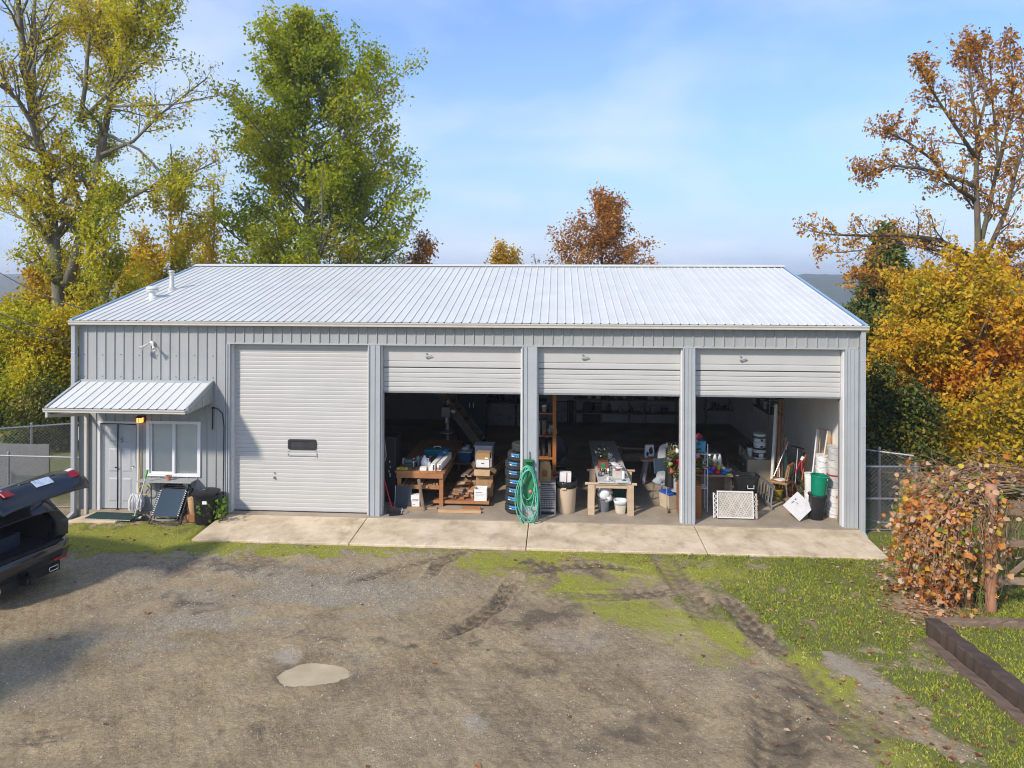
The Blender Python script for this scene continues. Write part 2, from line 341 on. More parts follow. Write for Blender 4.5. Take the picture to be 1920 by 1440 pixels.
    for pts, w, st in TR:
        gp = [G(a, b, GZ) for a, b in pts]; wm = w*1.15/ (F/12.5)
        d, run, sd = poly_dist(X, Y, gp); d = d+(n2-.5)*wm*.45+(n4-.5)*wm*.35; ends = sstep(.0, .5, run)*sstep(run.max(), run.max()-.5, run)*(.55+.45*sstep(.3, .5, vnoise(X, Y, 1.9, 23))); m = sstep(wm*1.3, wm*.65, d)*ends; rim = sstep(wm*1.9, wm*1.2, d)*(1-m)
        tread = np.sign(np.sin(sd/wm*9.5))*.5+np.sign(np.sin(run*30+np.abs(sd)*22))*.6
        height += st*(-.040*m+.034*rim+m*tread*.014); track = np.maximum(track, np.clip(m*min(st*1.15, 1)*(.62+.42*np.clip(tread, -1, 1)), 0, 1)); g *= 1-m*np.clip(st+.2, 0, 1)
        wet = np.maximum(wet, m*min(st, 1)*(.45+.55*sstep(.3, .65, vnoise(X, Y, 3.5, 11)))*(.72+.38*np.clip(tread, -1, 1)))
    # puddles and pits
    pud = ell(px+jx*.34, py+jy*.13, 583, 1262, 66, 23, -2, .3); pud2 = ell(px+jx*.3, py+jy*.4, 535, 1228, 28, 11, -8, .5)
    height = height*(1-np.clip(pud*1.5, 0, 1))-.09*pud-.02*pud2; wet *= 1-pud2
    pale = np.maximum.reduce([pud2, ell(qx, qy, 1500, 1215, 30, 14), ell(qx, qy, 1080, 1205, 60, 14)*.5, ell(qx, qy, 890, 1360, 30, 10), ell(qx, qy, 1610, 1260, 60, 18, 35)*.8])
    flat = sstep(14.6, 14.1, Y); 
    apron = (X > -7.7)*(X < 6.5)*sstep(13.95, 14.15, Y)
    height = height*(1-apron)-.06*apron*sstep(14.1, 14.3, Y)
    nearb = sstep(15.1, 15.4, Y)*(1-apron); height = height*(1-nearb*.8)
    inside = (X > -11)*(X < 6.4)*sstep(15.2, 15.6, Y); height -= inside*.3
    return g, moss, grav, wet, track, pale, height
def axis(lo, hi, step, outer, far):
    a = np.arange(lo, hi, step); k = np.array([outer*(1.32**i) for i in range(60)]); up = hi+np.cumsum(k); dn = lo-np.cumsum(k)
    return np.concatenate([dn[dn > -far][::-1], a, up[up < far]])
gx = axis(-12.2, 9.6, .036, .12, 1800); gy = axis(7., 15.4, .025, .1, 1800)
GX, GY = np.meshgrid(gx, gy); gg = masks(GX, GY)
wgt = sstep(60, 20, np.hypot(GX, GY-10))
GH = GZ+gg[6]*wgt-sstep(48, 190, GY)*26+ sstep(420, 900, GY)*14+(vnoise(GX, GY, .02, 9)-.5)*2*(1-wgt)*sstep(40, 80, np.hypot(GX, GY))
nx, ny = len(gx), len(gy); idx = np.arange(nx*ny).reshape(ny, nx)
faces = np.stack([idx[:-1, :-1], idx[:-1, 1:], idx[1:, 1:], idx[1:, :-1]], -1).reshape(-1, 4)
def ground_mat():
    t = NT('mud_gravel_and_moss'); g, ms, gv, wt, tk, pl = (t.attr(k) for k in ('grass', 'moss', 'gravel', 'wet', 'track', 'pale'))
    n = t.noise(1.3, 8, .62); nf = t.noise(16, 6, .7); nff = t.noise(70, 4, .7); st = t.noise(3.5, 6, .65, stretch=(.8, .8, 1))
    mud = t.ramp(t.math('ADD', t.math('MULTIPLY', n, .55), t.math('MULTIPLY', nf, .45)), [(.36, (.205, .145, .078)), (.5, (.385, .287, .158)), (.62, (.51, .395, .232))])
    mud = t.mix(t.ramp(st, [(.45, 0.), (.7, .35)]), mud, (.20, .155, .105))
    mud = t.mix(t.ramp(nff, [(.58, 0.), (.72, .6)]), mud, (.44, .40, .34))
    mud = t.mix(t.ramp(nff, [(.28, .6), (.4, 0.)]), mud, (.085, .065, .045))
    c5 = t.noise(28, 5, .75); mud = t.mix(t.ramp(c5, [(.57, 0.), (.66, .62)]), mud, (.13, .096, .062)); mud = t.mix(t.ramp(c5, [(.36, .7), (.45, 0.)]), mud, (.55, .45, .30))
    mp = t.n.new('ShaderNodeMapping'); mp.vector_type = 'TEXTURE'; mp.inputs['Rotation'].default_value = (0, 0, R(-54)); mp.inputs['Scale'].default_value = (1.1, .13, 1); t.l.new(t.pos, mp.inputs[0]); sk = t.noise(1.6, 6, .7, vec=mp.outputs[0]); mud = t.mix(t.ramp(sk, [(.52, 0.), (.64, .38)]), mud, (.20, .148, .09)); mud = t.mix(t.ramp(sk, [(.36, .3), (.46, 0.)]), mud, (.50, .405, .27))
    dk = t.noise(2.6, 7, .72); mud = t.mix(t.ramp(dk, [(.54, 0.), (.66, .7)]), mud, (.155, .115, .072)); mud = t.mix(t.ramp(dk, [(.30, .45), (.42, 0.)]), mud, (.52, .43, .29))
    mud = t.mix(t.math('MULTIPLY', pl, .8), mud, (.42, .36, .28))
    v1 = t.voro(75, 'Color'); sv = t.n.new('ShaderNodeSeparateColor'); t.l.new(v1, sv.inputs[0])
    stone = t.ramp(sv.outputs[0], [(0, (.18, .155, .12)), (.5, (.42, .385, .31)), (1, (.68, .63, .52))])
    gvn = t.math('MULTIPLY', gv, t.ramp(t.noise(9, 5, .75), [(.35, .15), (.62, 1.)]), True)
    c = t.mix(t.math('MULTIPLY', gvn, .95, True), mud, t.mix(t.ramp(t.noise(40, 3, .7), [(.4, 0.), (.6, .55)]), stone, (.24, .21, .17)))
    c = t.mix(t.math('MULTIPLY', wt, .85), c, (.075, .056, .042))
    gn = t.ramp(t.math('ADD', t.math('MULTIPLY', t.noise(7, 6, .7), .5), t.math('MULTIPLY', t.noise(45, 3, .7), .5)), [(.35, 0.), (.6, 1.)])
    gm = t.ramp(t.math('ADD', g, t.math('MULTIPLY', gn, .55)), [(.62, 0.), (.95, .85)])
    green = t.mix(ms, t.mix(nf, (.07, .09, .018), (.19, .215, .04)), t.mix(nf, (.22, .235, .025), (.42, .40, .06)))
    c = t.mix(gm, c, green); mo = t.ramp(t.math('ADD', t.math('MULTIPLY', ms, .62), t.math('MULTIPLY', t.ramp(t.math('ADD', t.math('MULTIPLY', t.noise(5, 6, .75), .5), t.math('MULTIPLY', t.noise(34, 4, .75), .5)), [(.38, 0.), (.62, 1.)]), .55)), [(.62, 0.), (.90, .92)]); c = t.mix(t.math('MULTIPLY', mo, t.math('SUBTRACT', 1., t.math('MULTIPLY', tk, .8)), True), c, t.mix(nff, (.14, .16, .02), (.50, .48, .06))); c = t.mix(t.math('MULTIPLY', tk, t.math('ADD', .30, t.math('MULTIPLY', nf, .65)), True), c, (.085, .062, .042)); t.col(c)
    r = t.math('SUBTRACT', .93, t.math('MULTIPLY', wt, .33)); t.rough(r); t.p.inputs['Specular IOR Level'].default_value = .3
    h = t.math('ADD', t.math('MULTIPLY', nf, .9), t.math('MULTIPLY', nff, .55)); h = t.math('ADD', h, t.math('MULTIPLY', t.math('MULTIPLY', sv.outputs[0], gvn), .5)); t.bump(t.math('ADD', h, t.math('MULTIPLY', c5, .7)), 1., .035)
    return t.m
gattr = {k: ('POINT', a.ravel()) for k, a in zip(('grass', 'moss', 'gravel', 'wet', 'track', 'pale'), gg[:6])}
me = np_mesh('ground', np.stack([GX, GY, GH], -1).reshape(-1, 3), faces, ground_mat(), gattr, True)
tag(put('ground', me), 'brown mud and gravel yard with mossy patches and tyre tracks', None, None, 'structure')
def ground_z(X, Y):
    X = np.atleast_1d(np.asarray(X, float)); Y = np.atleast_1d(np.asarray(Y, float))
    return GZ+masks(X, Y)[6]*sstep(60, 20, np.hypot(X, Y-10))
def gz(x, y): return float(ground_z(x, y)[0])

# muddy water
t = NT('muddy_water'); t.col(t.ramp(t.noise(1.1, 5), [(.35, (.33, .255, .15)), (.65, (.54, .44, .29))])); t.rough(.05); t.p.inputs['Specular IOR Level'].default_value = .5; water_m = t.m
cx0, cy0 = G(583, 1262, GZ); mb = MB(); pts = []
for i in range(40):
    a = 2*math.pi*i/40; k = 1+.12*math.sin(3*a+1)+.07*math.sin(5*a); pts.append((cx0+.72*k*math.cos(a)*1.12, cy0+.60*k*math.sin(a), -.140))
mb.add(pts, [tuple(range(40))]); tag(mb.build('puddle', water_m), 'shallow puddle of pale muddy water in the gravel yard', None, None, 'structure')

# valley hill far behind
hm = NT('wooded_hill'); hm.col(hm.ramp(hm.noise(.03, 8, .7), [(.35, (.02, .035, .02)), (.65, (.05, .07, .03))])); hm.rough(1.)
hx = np.linspace(-900, 1300, 130); hy = np.linspace(520, 1100, 30); HX, HY = np.meshgrid(hx, hy)
HZ = -34+sstep(520, 800, HY)*(30+18*vnoise(HX, HY, .004, 4))+vnoise(HX, HY, .07, 5, 3)*9
hi = np.arange(HX.size).reshape(HX.shape); hf = np.stack([hi[:-1, :-1], hi[:-1, 1:], hi[1:, 1:], hi[1:, :-1]], -1).reshape(-1, 4)
tag(put('hill', np_mesh('hill', np.stack([HX, HY, HZ], -1).reshape(-1, 3), hf, hm.m, smooth=True)), 'wooded hill fading into fog behind the barn', None, None, 'structure')

# ------------------------------------------------------------------ valley haze: one closed box of even, thin air
hz_m = bpy.data.materials.new('valley_haze'); hz_m.use_nodes = True; hn = hz_m.node_tree.nodes; hn.remove(hn['Principled BSDF'])
pv = hn.new('ShaderNodeVolumePrincipled'); pv.inputs['Color'].default_value = (.93, .95, 1, 1); pv.inputs['Density'].default_value = .0007; pv.inputs['Anisotropy'].default_value = .25; hz_m.node_tree.links.new(pv.outputs[0], hn['Material Output'].inputs['Volume'])
tag(MB().b(-2100, 2100, -2100, 2100, -34, 24).build('haze', hz_m), 'thin autumn haze lying over the valley', None, None, 'stuff')

# ------------------------------------------------------------------ grass, gravel, fallen leaves
def scatter(n, x0, x1, y0, y1, key, seed, power=1., thr=0.):
    g = np.random.RandomState(seed); X = g.uniform(x0, x1, n); Y = g.uniform(y0, y1, n); m = masks(X, Y); w = np.clip(m[key]-thr, 0, 1)**power
    keep = (g.rand(n) < w) & ~((X > -7.6) & (X < 6.4) & (Y > 14.2)) & ~((X > -11.2) & (X < 6.6) & (Y > 15.5)); return X[keep], Y[keep], tuple(a[keep] for a in m)
def blades(name, n, box, hlo, hhi, wd, mt, seed, per=4, key=0, thr=.25, label='', kk=None):
    g = np.random.RandomState(seed); X, Y, m = scatter(n, *box, key, seed, 1.2, thr)
    k = len(X); X = np.repeat(X, per)+g.normal(0, .018, k*per); Y = np.repeat(Y, per)+g.normal(0, .018, k*per); Z = GZ+np.repeat(m[6], per)-.005; N = k*per
    a = g.uniform(0, 2*math.pi, N); h = g.uniform(hlo, hhi, N)*(.55+.6*np.repeat(m[0], per))*(1-.45*np.repeat(m[1], per)); ln = g.uniform(.1, .9, N)*h; b = g.uniform(0, 2*math.pi, N); w = wd*g.uniform(.6, 1.3, N)
    p0 = np.stack([X-w*np.cos(a), Y-w*np.sin(a), Z], -1); p1 = np.stack([X+w*np.cos(a), Y+w*np.sin(a), Z], -1)
    mid = np.stack([X+.45*ln*np.cos(b), Y+.45*ln*np.sin(b), Z+h*.62], -1); dw = np.stack([w*.8*np.cos(a), w*.8*np.sin(a), 0*w], -1)
    tip = np.stack([X+ln*np.cos(b), Y+ln*np.sin(b), Z+h*.85], -1)
    V = np.stack([p0, p1, mid+dw, tip, mid-dw], 1).reshape(-1, 3); o = np.arange(N)[:, None]*5
    Fq = np.concatenate([o+np.array([[0, 1, 2]]), o+np.array([[0, 2, 4]]), o+np.array([[4, 2, 3]])], 1).reshape(-1, 3)
    tn = np.clip(.31+.34*np.repeat(vnoise(m[6]*0+X[::per], Y[::per], 1.1, 8), per)+g.normal(0, .15, N)+.30*np.repeat(m[1], per), 0, 1)
    o = put(name, np_mesh(name, V, Fq, mt, {'tint': ('POINT', np.repeat(tn, 5))})); tag(o, label, None, None, 'stuff')
grass_m = leafmat('grass_blades', [(0, (.06, .09, .012)), (.35, (.20, .255, .024)), (.65, (.42, .44, .05)), (.95, (.62, .56, .20))], .3, .6)
blades('grass', 165000, (-12.4, 10.2, 6.2, 15.5), .018, .048, .0042, grass_m, 3, 4, 0, .22, 'short green grass and moss along the concrete apron')
blades('weeds', 9000, (1.5, 10.2, 7.6, 14.2), .02, .05, .011, grass_m, 5, 6, 0, .5, 'broad leaved weeds growing in the grass')
X, Y, m = scatter(60000, -12.4, 6, 7.2, 14.4, 2, 9, .9, .03); g9 = np.random.RandomState(2); n = len(X)
X2 = g9.uniform(-12, 7, 5200); Y2 = g9.uniform(7.2, 14.2, 5200); m2 = masks(X2, Y2); k2 = m2[0] < .4; X = np.concatenate([X, X2[k2]]); Y = np.concatenate([Y, Y2[k2]]); hz = np.concatenate([m[6], m2[6][k2]]); n = len(X)
s = .0045+.010*g9.rand(n)**2.2; base = np.array([(1, 0, 0), (0, 1, 0), (-1, 0, 0), (0, -1, 0), (0, 0, .8), (0, 0, -.5)]); ang = g9.uniform(0, 6.28, n); sc = g9.uniform(.6, 1.4, (n, 6, 3))
V = base[None]*sc*s[:, None, None]; V = np.stack([V[..., 0]*np.cos(ang)[:, None]-V[..., 1]*np.sin(ang)[:, None], V[..., 0]*np.sin(ang)[:, None]+V[..., 1]*np.cos(ang)[:, None], V[..., 2]], -1)+np.stack([X, Y, GZ+hz+s*.35], -1)[:, None]
tri = np.array([(0, 1, 4), (1, 2, 4), (2, 3, 4), (3, 0, 4), (1, 0, 5), (2, 1, 5), (3, 2, 5), (0, 3, 5)])
t = NT('crushed_stone'); t.col(t.ramp(t.attr('tint'), [(0, (.20, .175, .135)), (.6, (.46, .425, .35)), (1, (0.64, .59, .49))])); t.rough(.85)
tag(put('gravel', np_mesh('gravel', V.reshape(-1, 3), (np.arange(n)[:, None, None]*6+tri[None]).reshape(-1, 3), t.m, {'tint': ('POINT', np.repeat(g9.rand(n), 6))})), 'pale crushed stone scattered over the mud yard', None, None, 'stuff')

def leaf_litter():
    g = np.random.RandomState(21); pts = []
    for cx, cy, sx, sy, k in ((1730, 1110, 60, 45, 420), (1640, 1050, 60, 30, 160), (1560, 1150, 160, 70, 150), (1650, 1330, 120, 50, 70), (1760, 1150, 40, 15, 160), (500, 1080, 300, 60, 25), (300, 1000, 130, 20, 50), (1000, 1250, 500, 150, 22), (1050, 1060, 120, 12, 30), (1750, 1400, 100, 40, 60)):
        a = g.normal(0, 1, (k, 2))*(sx, sy)+(cx, cy)
        for x, y in a:
            if 960 < y < 1440: q = G(x, y, GZ); pts.append(q)
    pts = np.array(pts); pts = pts[~((pts[:, 0] > -7.4) & (pts[:, 0] < 6.2) & (pts[:, 1] > 14.15))]; n = len(pts); Z = ground_z(pts[:, 0], pts[:, 1])+.012
    s = g.uniform(.016, .042, n); a = g.uniform(0, 6.28, n); prof = np.array([(0, -1, 0), (.75, -.3, .35), (.55, .5, .3), (0, 1.1, 0), (-.55, .5, .3), (-.75, -.3, .35), (0, 0, -.1)])
    V = prof[None]*s[:, None, None]*g.uniform(.7, 1.3, (n, 1, 3)); V = np.stack([V[..., 0]*np.cos(a)[:, None]-V[..., 1]*np.sin(a)[:, None], V[..., 0]*np.sin(a)[:, None]+V[..., 1]*np.cos(a)[:, None], V[..., 2]], -1)+np.stack([pts[:, 0], pts[:, 1], Z], -1)[:, None]
    tri = np.array([(6, i, (i+1) % 6) for i in range(6)])
    lm = leafmat('fallen_leaf', [(0, (.12, .055, .03)), (.45, (.34, .15, .06)), (.75, (.46, .26, .15)), (1, (.58, .42, .30))], .2, .7)
    tag(put('fallen_leaves', np_mesh('fallen_leaves', V.reshape(-1, 3), (np.arange(n)[:, None, None]*7+tri[None]).reshape(-1, 3), lm, {'tint': ('POINT', np.repeat(g.rand(n), 7))})), 'dry brown and orange leaves fallen on the ground', None, None, 'stuff')
leaf_litter()

# ------------------------------------------------------------------ concrete
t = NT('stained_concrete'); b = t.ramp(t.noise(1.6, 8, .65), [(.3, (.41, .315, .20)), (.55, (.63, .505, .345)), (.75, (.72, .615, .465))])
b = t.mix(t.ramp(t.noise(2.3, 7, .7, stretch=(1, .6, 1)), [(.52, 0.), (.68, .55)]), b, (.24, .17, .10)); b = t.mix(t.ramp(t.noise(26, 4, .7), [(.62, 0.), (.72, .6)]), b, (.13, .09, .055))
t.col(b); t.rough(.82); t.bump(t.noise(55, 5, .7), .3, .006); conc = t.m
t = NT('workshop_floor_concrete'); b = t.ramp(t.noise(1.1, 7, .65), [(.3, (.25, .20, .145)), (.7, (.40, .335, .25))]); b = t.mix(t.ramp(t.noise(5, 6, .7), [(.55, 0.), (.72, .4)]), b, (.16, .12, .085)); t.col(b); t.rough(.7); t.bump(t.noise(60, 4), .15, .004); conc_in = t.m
ap = tag(thing('concrete_apron', 'stained concrete apron sloping down from the open bays', None, (-.6, D, 0)), None, None, None, 'structure')
xs = [-7.55, -4.24, -.635, 2.945, 6.42]
for a, b_ in zip(xs[:-1], xs[1:]):
    mb = MB(); x0, x1 = a+.008+.6, b_-.008+.6; y0, y1 = -1.45, -.06
    vs = [(x0, y0, -.075), (x1, y0, -.075), (x1, y1, -.016), (x0, y1, -.016), (x0, y0, -.24), (x1, y0, -.24), (x1, y1, -.24), (x0, y1, -.24)]
    mb.add(vs, [(0, 1, 2, 3), (0, 4, 5, 1), (1, 5, 6, 2), (2, 6, 7, 3), (3, 7, 4, 0)]).build('slab', conc, ap, bevel=.012)
q = [G(126, 979, -.08), G(216, 980, -.08), G(262, 960, -.02), G(180, 958, -.02)]
mb = MB(); mb.prism([(q[0][0], q[0][1], -.2), (q[1][0], q[1][1], -.2), (-9.5, D-.035, -.2), (-10.6, D-.035, -.2)], (0, 0, .15)); tag(mb.build('doorstep_slab', conc, bevel=.012), 'small concrete doorstep slab before the white door', None, None, 'structure')
# ------------------------------------------------------------------ the workshop building (local y = 0 is the outer face of the front wall)
B = thing('workshop_building', 'pale blue metal workshop with white roof and four tall bays', 'building', (-2.3, D, 0))
OX = 2.3
OPEN = [(-7.42, -4.24), (-3.97, -.80), (-.47, 2.70), (2.96, 6.13)]; HEAD = 3.81; EAVE = 4.28; XL, XR = -11.0, 6.44; DEP = 11.1
def bput(name, mb, m, parent=None, **k):                    # built in world X, local y; the parts hang under the building's empty
    mb.v = [(x+OX, y, z) for x, y, z in mb.v]; return mb.build(name, m, parent or B, **k)
# interior shell
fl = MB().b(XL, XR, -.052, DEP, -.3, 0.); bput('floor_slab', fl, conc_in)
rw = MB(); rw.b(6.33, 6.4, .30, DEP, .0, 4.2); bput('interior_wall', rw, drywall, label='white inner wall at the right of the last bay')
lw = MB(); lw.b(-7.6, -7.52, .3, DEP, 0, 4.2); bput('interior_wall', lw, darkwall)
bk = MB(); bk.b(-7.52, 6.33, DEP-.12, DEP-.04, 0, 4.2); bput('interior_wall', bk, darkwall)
ce = MB(); ce.b(XL, XR, .28, DEP-.04, 4.2, 4.26); bput('ceiling', ce, mat('ceiling_board', (.22, .21, .2), .9))
sh = MB(); sh.b(XL-.0, XL+.03, .01, DEP, -.15, 4.25); sh.b(XR-.03, XR, .01, DEP, -.15, 4.25); sh.b(XL, XR, DEP-.03, DEP, -.15, 4.25)
for x in (XL+.001, XR-.031): sh.prism([(x, .0, 4.25), (x, DEP, 4.25), (x, DEP/2, 5.55)], (.03, 0, 0))
bput('outer_wall', sh, siding)
# front wall of ribbed panels
fw = bput('front_wall', MB().b(XL, -7.46, .10, .28, 0, 4.2).b(-7.46, 6.4, .10, .28, HEAD+.03, 4.2), drywall)
fw.location = (0, 0, 0)
DOORH = (-10.53, -9.55, 0., 2.03); WINH = (-9.37, -8.10, .80, 2.05)
def prof(x0, x1, cell0, pw):
    pts = [(0, 0), (pw-.042, 0), (pw-.030, -.024), (pw-.012, -.024), (pw, 0)]; xs = [cell0+p[0] for p in pts]; out = []
    for x in sorted(set([x0, x1]+[x for x in xs if x0 < x < x1])): out.append((x, float(np.interp(x, xs, [p[1] for p in pts]))))
    return out
cache = {}
PW = .2178
def wall_piece(x0, x1, z0, z1, cell0):
    key = (round(x0-cell0, 3), round(x1-cell0, 3), round(z0, 3), round(z1, 3))
    if key not in cache:
        p = prof(x0-cell0, x1-cell0, 0, PW); k = len(p); mb = MB().add([(x, y, z0) for x, y in p]+[(x, y, z1) for x, y in p], [(i, i+1, k+i+1, k+i) for i in range(k-1)]); cache[key] = mb.mesh('wall_panel', siding)
    put('wall_panel', cache[key], fw, (cell0+OX, 0, 0))
i = 0
while XL+i*PW < XR-.02:
    c0 = XL+i*PW; c1 = min(c0+PW, XR); i += 1
    cuts = sorted(set([c0, c1]+[e for h in (DOORH, WINH) for e in h[:2] if c0 < e < c1]+[e for e in (-7.50,) if c0 < e < c1]))
    for a, b_ in zip(cuts[:-1], cuts[1:]):
        if b_-a < .004: continue
        m_ = (a+b_)/2
        if m_ > -7.50: wall_piece(a, b_, HEAD+.055, EAVE, c0); continue
        z = [(-.12, EAVE)]
        for h in (DOORH, WINH):
            if h[0] < m_ < h[1]: z = [(lo, min(hi_, h[2])) for lo, hi_ in z if h[2] > lo+.01]+[(max(lo, h[3]), hi_) for lo, hi_ in z]
        for lo, hi_ in z:
            if hi_-lo > .02: wall_piece(a, b_, lo, hi_, c0)
# posts, header trim
mbt = MB(); mbt.b(-7.50, 6.40, -.012, .10, HEAD+.012, HEAD+.055); bput('header_trim', mbt, trim_m)
def post(x0, x1, ribs, zb=-.02, zt=HEAD+.012):
    mb = MB().b(x0, x1, -.006, .30, zb, zt)
    for r in ribs: mb.b(r-.016, r+.016, -.022, -.0055, zb+.004, zt-.004)
    mb.b(x0+.001, x0+.028, -.030, -.0052, zb+.002, zt-.002); mb.b(x1-.028, x1-.001, -.030, -.0052, zb+.002, zt-.002)
    return bput('door_post', mb, trim_m)
post(-7.50, -7.42, []); post(-4.24, -3.97, [-4.105]); post(-.80, -.47, [-.70]); post(2.70, 2.96, [2.79, 2.87], -.07); post(6.13, 6.40, [6.21, 6.30], -.12)
# inner white jamb strips seen beside the openings
for x0, x1 in OPEN:
    j = MB().b(x0+.001, x0+.03, .05, .29, 0, HEAD-.002); bput('door_jamb', j, white_p); j = MB().b(x1-.03, x1-.001, .05, .29, 0, HEAD-.002); bput('door_jamb', j, white_p)
# downspouts at both corners
for x, side in ((-11.04, 1), (6.455, -1)):
    mb = MB().box((x, -.10, 2.05), (.095, .11, 4.40)); 
    for z in (.35, .9, 2.2, 3.6): mb.box((x, -.10, z), (.104, .12, .02))
    mb.beam((x, -.12, -.06), (x, -.30, -.13), .09, .08); bput('downspout', mb, trim_m, bevel=.008)
# gutter and roof
roof = bput('roof', MB().b(XL, XR, .0, DEP, 4.262, 4.268), mat('roof_underlay', (.3, .3, .3), .9)); 
RX0, RX1, EY, RY, EZ, RZ = -11.10, 6.53, -.16, 5.47, 4.345, 5.70; SL = (RZ-EZ)/(RY-EY)
gm = MB(); pr = [(-.22, EZ-.005), (-.22, EZ-.03), (-.205, EZ-.055), (-.205, EZ-.095), (-.06, EZ-.095), (-.06, EZ-.02)]
prr = pr+[(-.075, EZ-.02), (-.075, EZ-.08), (-.19, EZ-.08), (-.19, EZ-.05), (-.208, EZ-.028), (-.208, EZ-.005)]
k = len(prr); vs = [(RX0-.02, y, z) for y, z in prr]+[(RX1+.02, y, z) for y, z in prr]
gm.add(vs, [(a, (a+1) % k, (a+1) % k+k, a+k) for a in range(k)]); 
for x in (RX0-.02, RX1+.018): gm.prism([(x, y, z) for y, z in pr], (.002, 0, 0))
bput('gutter', gm, cream)
eb = MB().b(XL, XR, -.055, .0, 4.24, EZ-.03); bput('eave_trim', eb, trim_m)
RP = .19
def roof_panel_mesh(y0, z0, y1, z1, pitch, name):
    p = [(0, 0), (pitch-.040, 0), (pitch-.030, .017), (pitch-.014, .017), (pitch-.001, 0)]; L = math.hypot(y1-y0, z1-z0); ny, nz = -(z1-z0)/L, (y1-y0)/L; k = len(p)
    return MB().add([(x, y0+ny*h, z0+nz*h) for x, h in p]+[(x, y1+ny*h, z1+nz*h) for x, h in p], [(i, i+1, i+1+k, i+k) for i in range(k-1)]).mesh(name, roof_m)
rm = roof_panel_mesh(EY, EZ, RY, RZ, RP, 'roof_panel'); nrp = int((RX1-RX0-.1)/RP)
g = random.Random(4)
for i in range(nrp):
    o = put('roof_panel', rm, roof, (RX0+.06+i*RP+OX, 0, g.uniform(-.0015, .0015)))
bs = MB().add([(RX0+.03, RY, RZ-.004), (RX1-.03, RY, RZ-.004), (RX1-.03, DEP+.16, EZ), (RX0+.03, DEP+.16, EZ)], [(0, 1, 2, 3)]); bput('rear_roof_slope', bs, roof_m, roof)
def rake(x0, x1):
    mb = MB(); d = .028
    mb.prism([(x0, EY-.03, EZ-.10), (x0, EY-.03, EZ+d), (x0, RY, RZ+d), (x0, RY, RZ-.10)], (x1-x0, 0, 0)); mb.prism([(x0, RY+.004, RZ-.10), (x0, RY+.004, RZ+d), (x0, DEP+.15, EZ+d), (x0, DEP+.15, EZ-.10)], (x1-x0, 0, 0)); bput('rake_trim', mb, rake_m, roof, bevel=.006)
rake(RX0, RX0+.065); rake(RX1-.065, RX1)
rc = MB(); rc.prism([(RX0, RY-.17, RZ-.17*SL+.045), (RX0, RY, RZ+.055), (RX0, RY+.17, RZ-.17*SL+.045), (RX0, RY+.17, RZ-.17*SL+.034), (RX0, RY, RZ+.040), (RX0, RY-.17, RZ-.17*SL+.034)], (RX1-RX0, 0, 0)); bput('ridge_cap', rc, roof_m, roof)
def on_roof(px, py):
    lo, hi_ = D+EY, D+RY
    for _ in range(40):
        m_ = (lo+hi_)/2; X, z = P(px, py, m_)
        if z > EZ+SL*(m_-D-EY): lo = m_
        else: hi_ = m_
    return X, m_-D, z
X, y, z = on_roof(286, 559); fl_ = mat('vent_flashing', (.42, .42, .40), .5, .4)
mb = MB().lathe([(.15, -.06), (.13, .02), (.085, .05), (.075, .13), (.065, .16), (.065, .20)], (X, y, z), 18).lathe([(.10, .17), (.15, .19), (.155, .215), (.13, .218), (.13, .235), (.155, .238), (.15, .27), (.10, .30), (.0, .31)], (X, y, z), 20); bput('mushroom_vent', mb, white_p, roof, smooth='edge')
X, y, z = on_roof(322, 543)
mb = MB().lathe([(.13, -.06), (.12, .03), (.075, .06), (.06, .08), (.055, .40), (.075, .40), (.08, .44), (.06, .46), (.085, .47), (.08, .50), (.0, .52)], (X, y, z), 18); bput('vent_pipe', mb, mat('aged_vent', (.55, .55, .50), .5, .2), roof, smooth='edge')
# screws: rows of small fasteners on the wall
sc = MB(); g = random.Random(5)
for z in (3.05, 3.55, 2.35):
    for k in range(15):
        x = -10.93+k*PW+(.11 if k % 2 else .06); sc.box((x, -.004, z+g.uniform(-.01, .01)), (.019, .008, .019))
for x in np.arange(-7.4, 6.3, PW): sc.box((x+.09, -.004, HEAD+.09), (.018, .008, .018))
tag(bput('screw_heads', sc, mat('rusty_zinc', (.13, .115, .10), .6, .3), fw), None, None, None, 'stuff')

# ---- overhead doors
def slat_mesh(w, h, d=.018):
    p = [(0, 0), (-.006, .006), (-.008, h*.3), (-.008, h*.78), (-.003, h-.006), (0, h-.001)]; k = len(p)
    vs = [(x, y, z) for x in (0, w) for y, z in p]+[(x, d, z) for x in (0, w) for z in (0, h)]
    f = [(i, i+k, i+k+1, i+1) for i in range(k-1)]+[(2*k, 2*k+1, 2*k+3, 2*k+2)]; return MB().add(vs, f).mesh('slat', doorw)
def rolling_door(ix, z0, label):
    x0, x1 = OPEN[ix]; x0 += .03; x1 -= .03; y = .17
    dr = bput('overhead_door', MB().b(x0+.01, x1-.01, y+.022, y+.03, z0+.01, HEAD+.02), white_p, label=label)
    n = int(round((HEAD-z0)/.0955)); h = (HEAD-z0)/n; me = slat_mesh(x1-x0, h)
    for k in range(n): put('slat', me, dr, (x0+OX, y, z0+k*h))
    return dr, x0, x1, y
d1, x0, x1, y = rolling_door(0, .015, 'fully closed white rolling door with small dark window')
wf = MB(); cxw, czw = -5.805, 1.535
def rrect(cx, cz, w, h, r, n=5):
    out = []
    for sx, sz, a0 in ((1, 1, 0), (-1, 1, 90), (-1, -1, 180), (1, -1, 270)):
        for q_ in range(n+1): a = R(a0+90*q_/n); out.append((cx+sx*(w/2-r)+r*math.cos(a), cz+sz*(h/2-r)+r*math.sin(a)))
    return out
o_, i_ = rrect(cxw, czw, .66, .235, .05), rrect(cxw, czw, .56, .145, .03); k = len(o_)
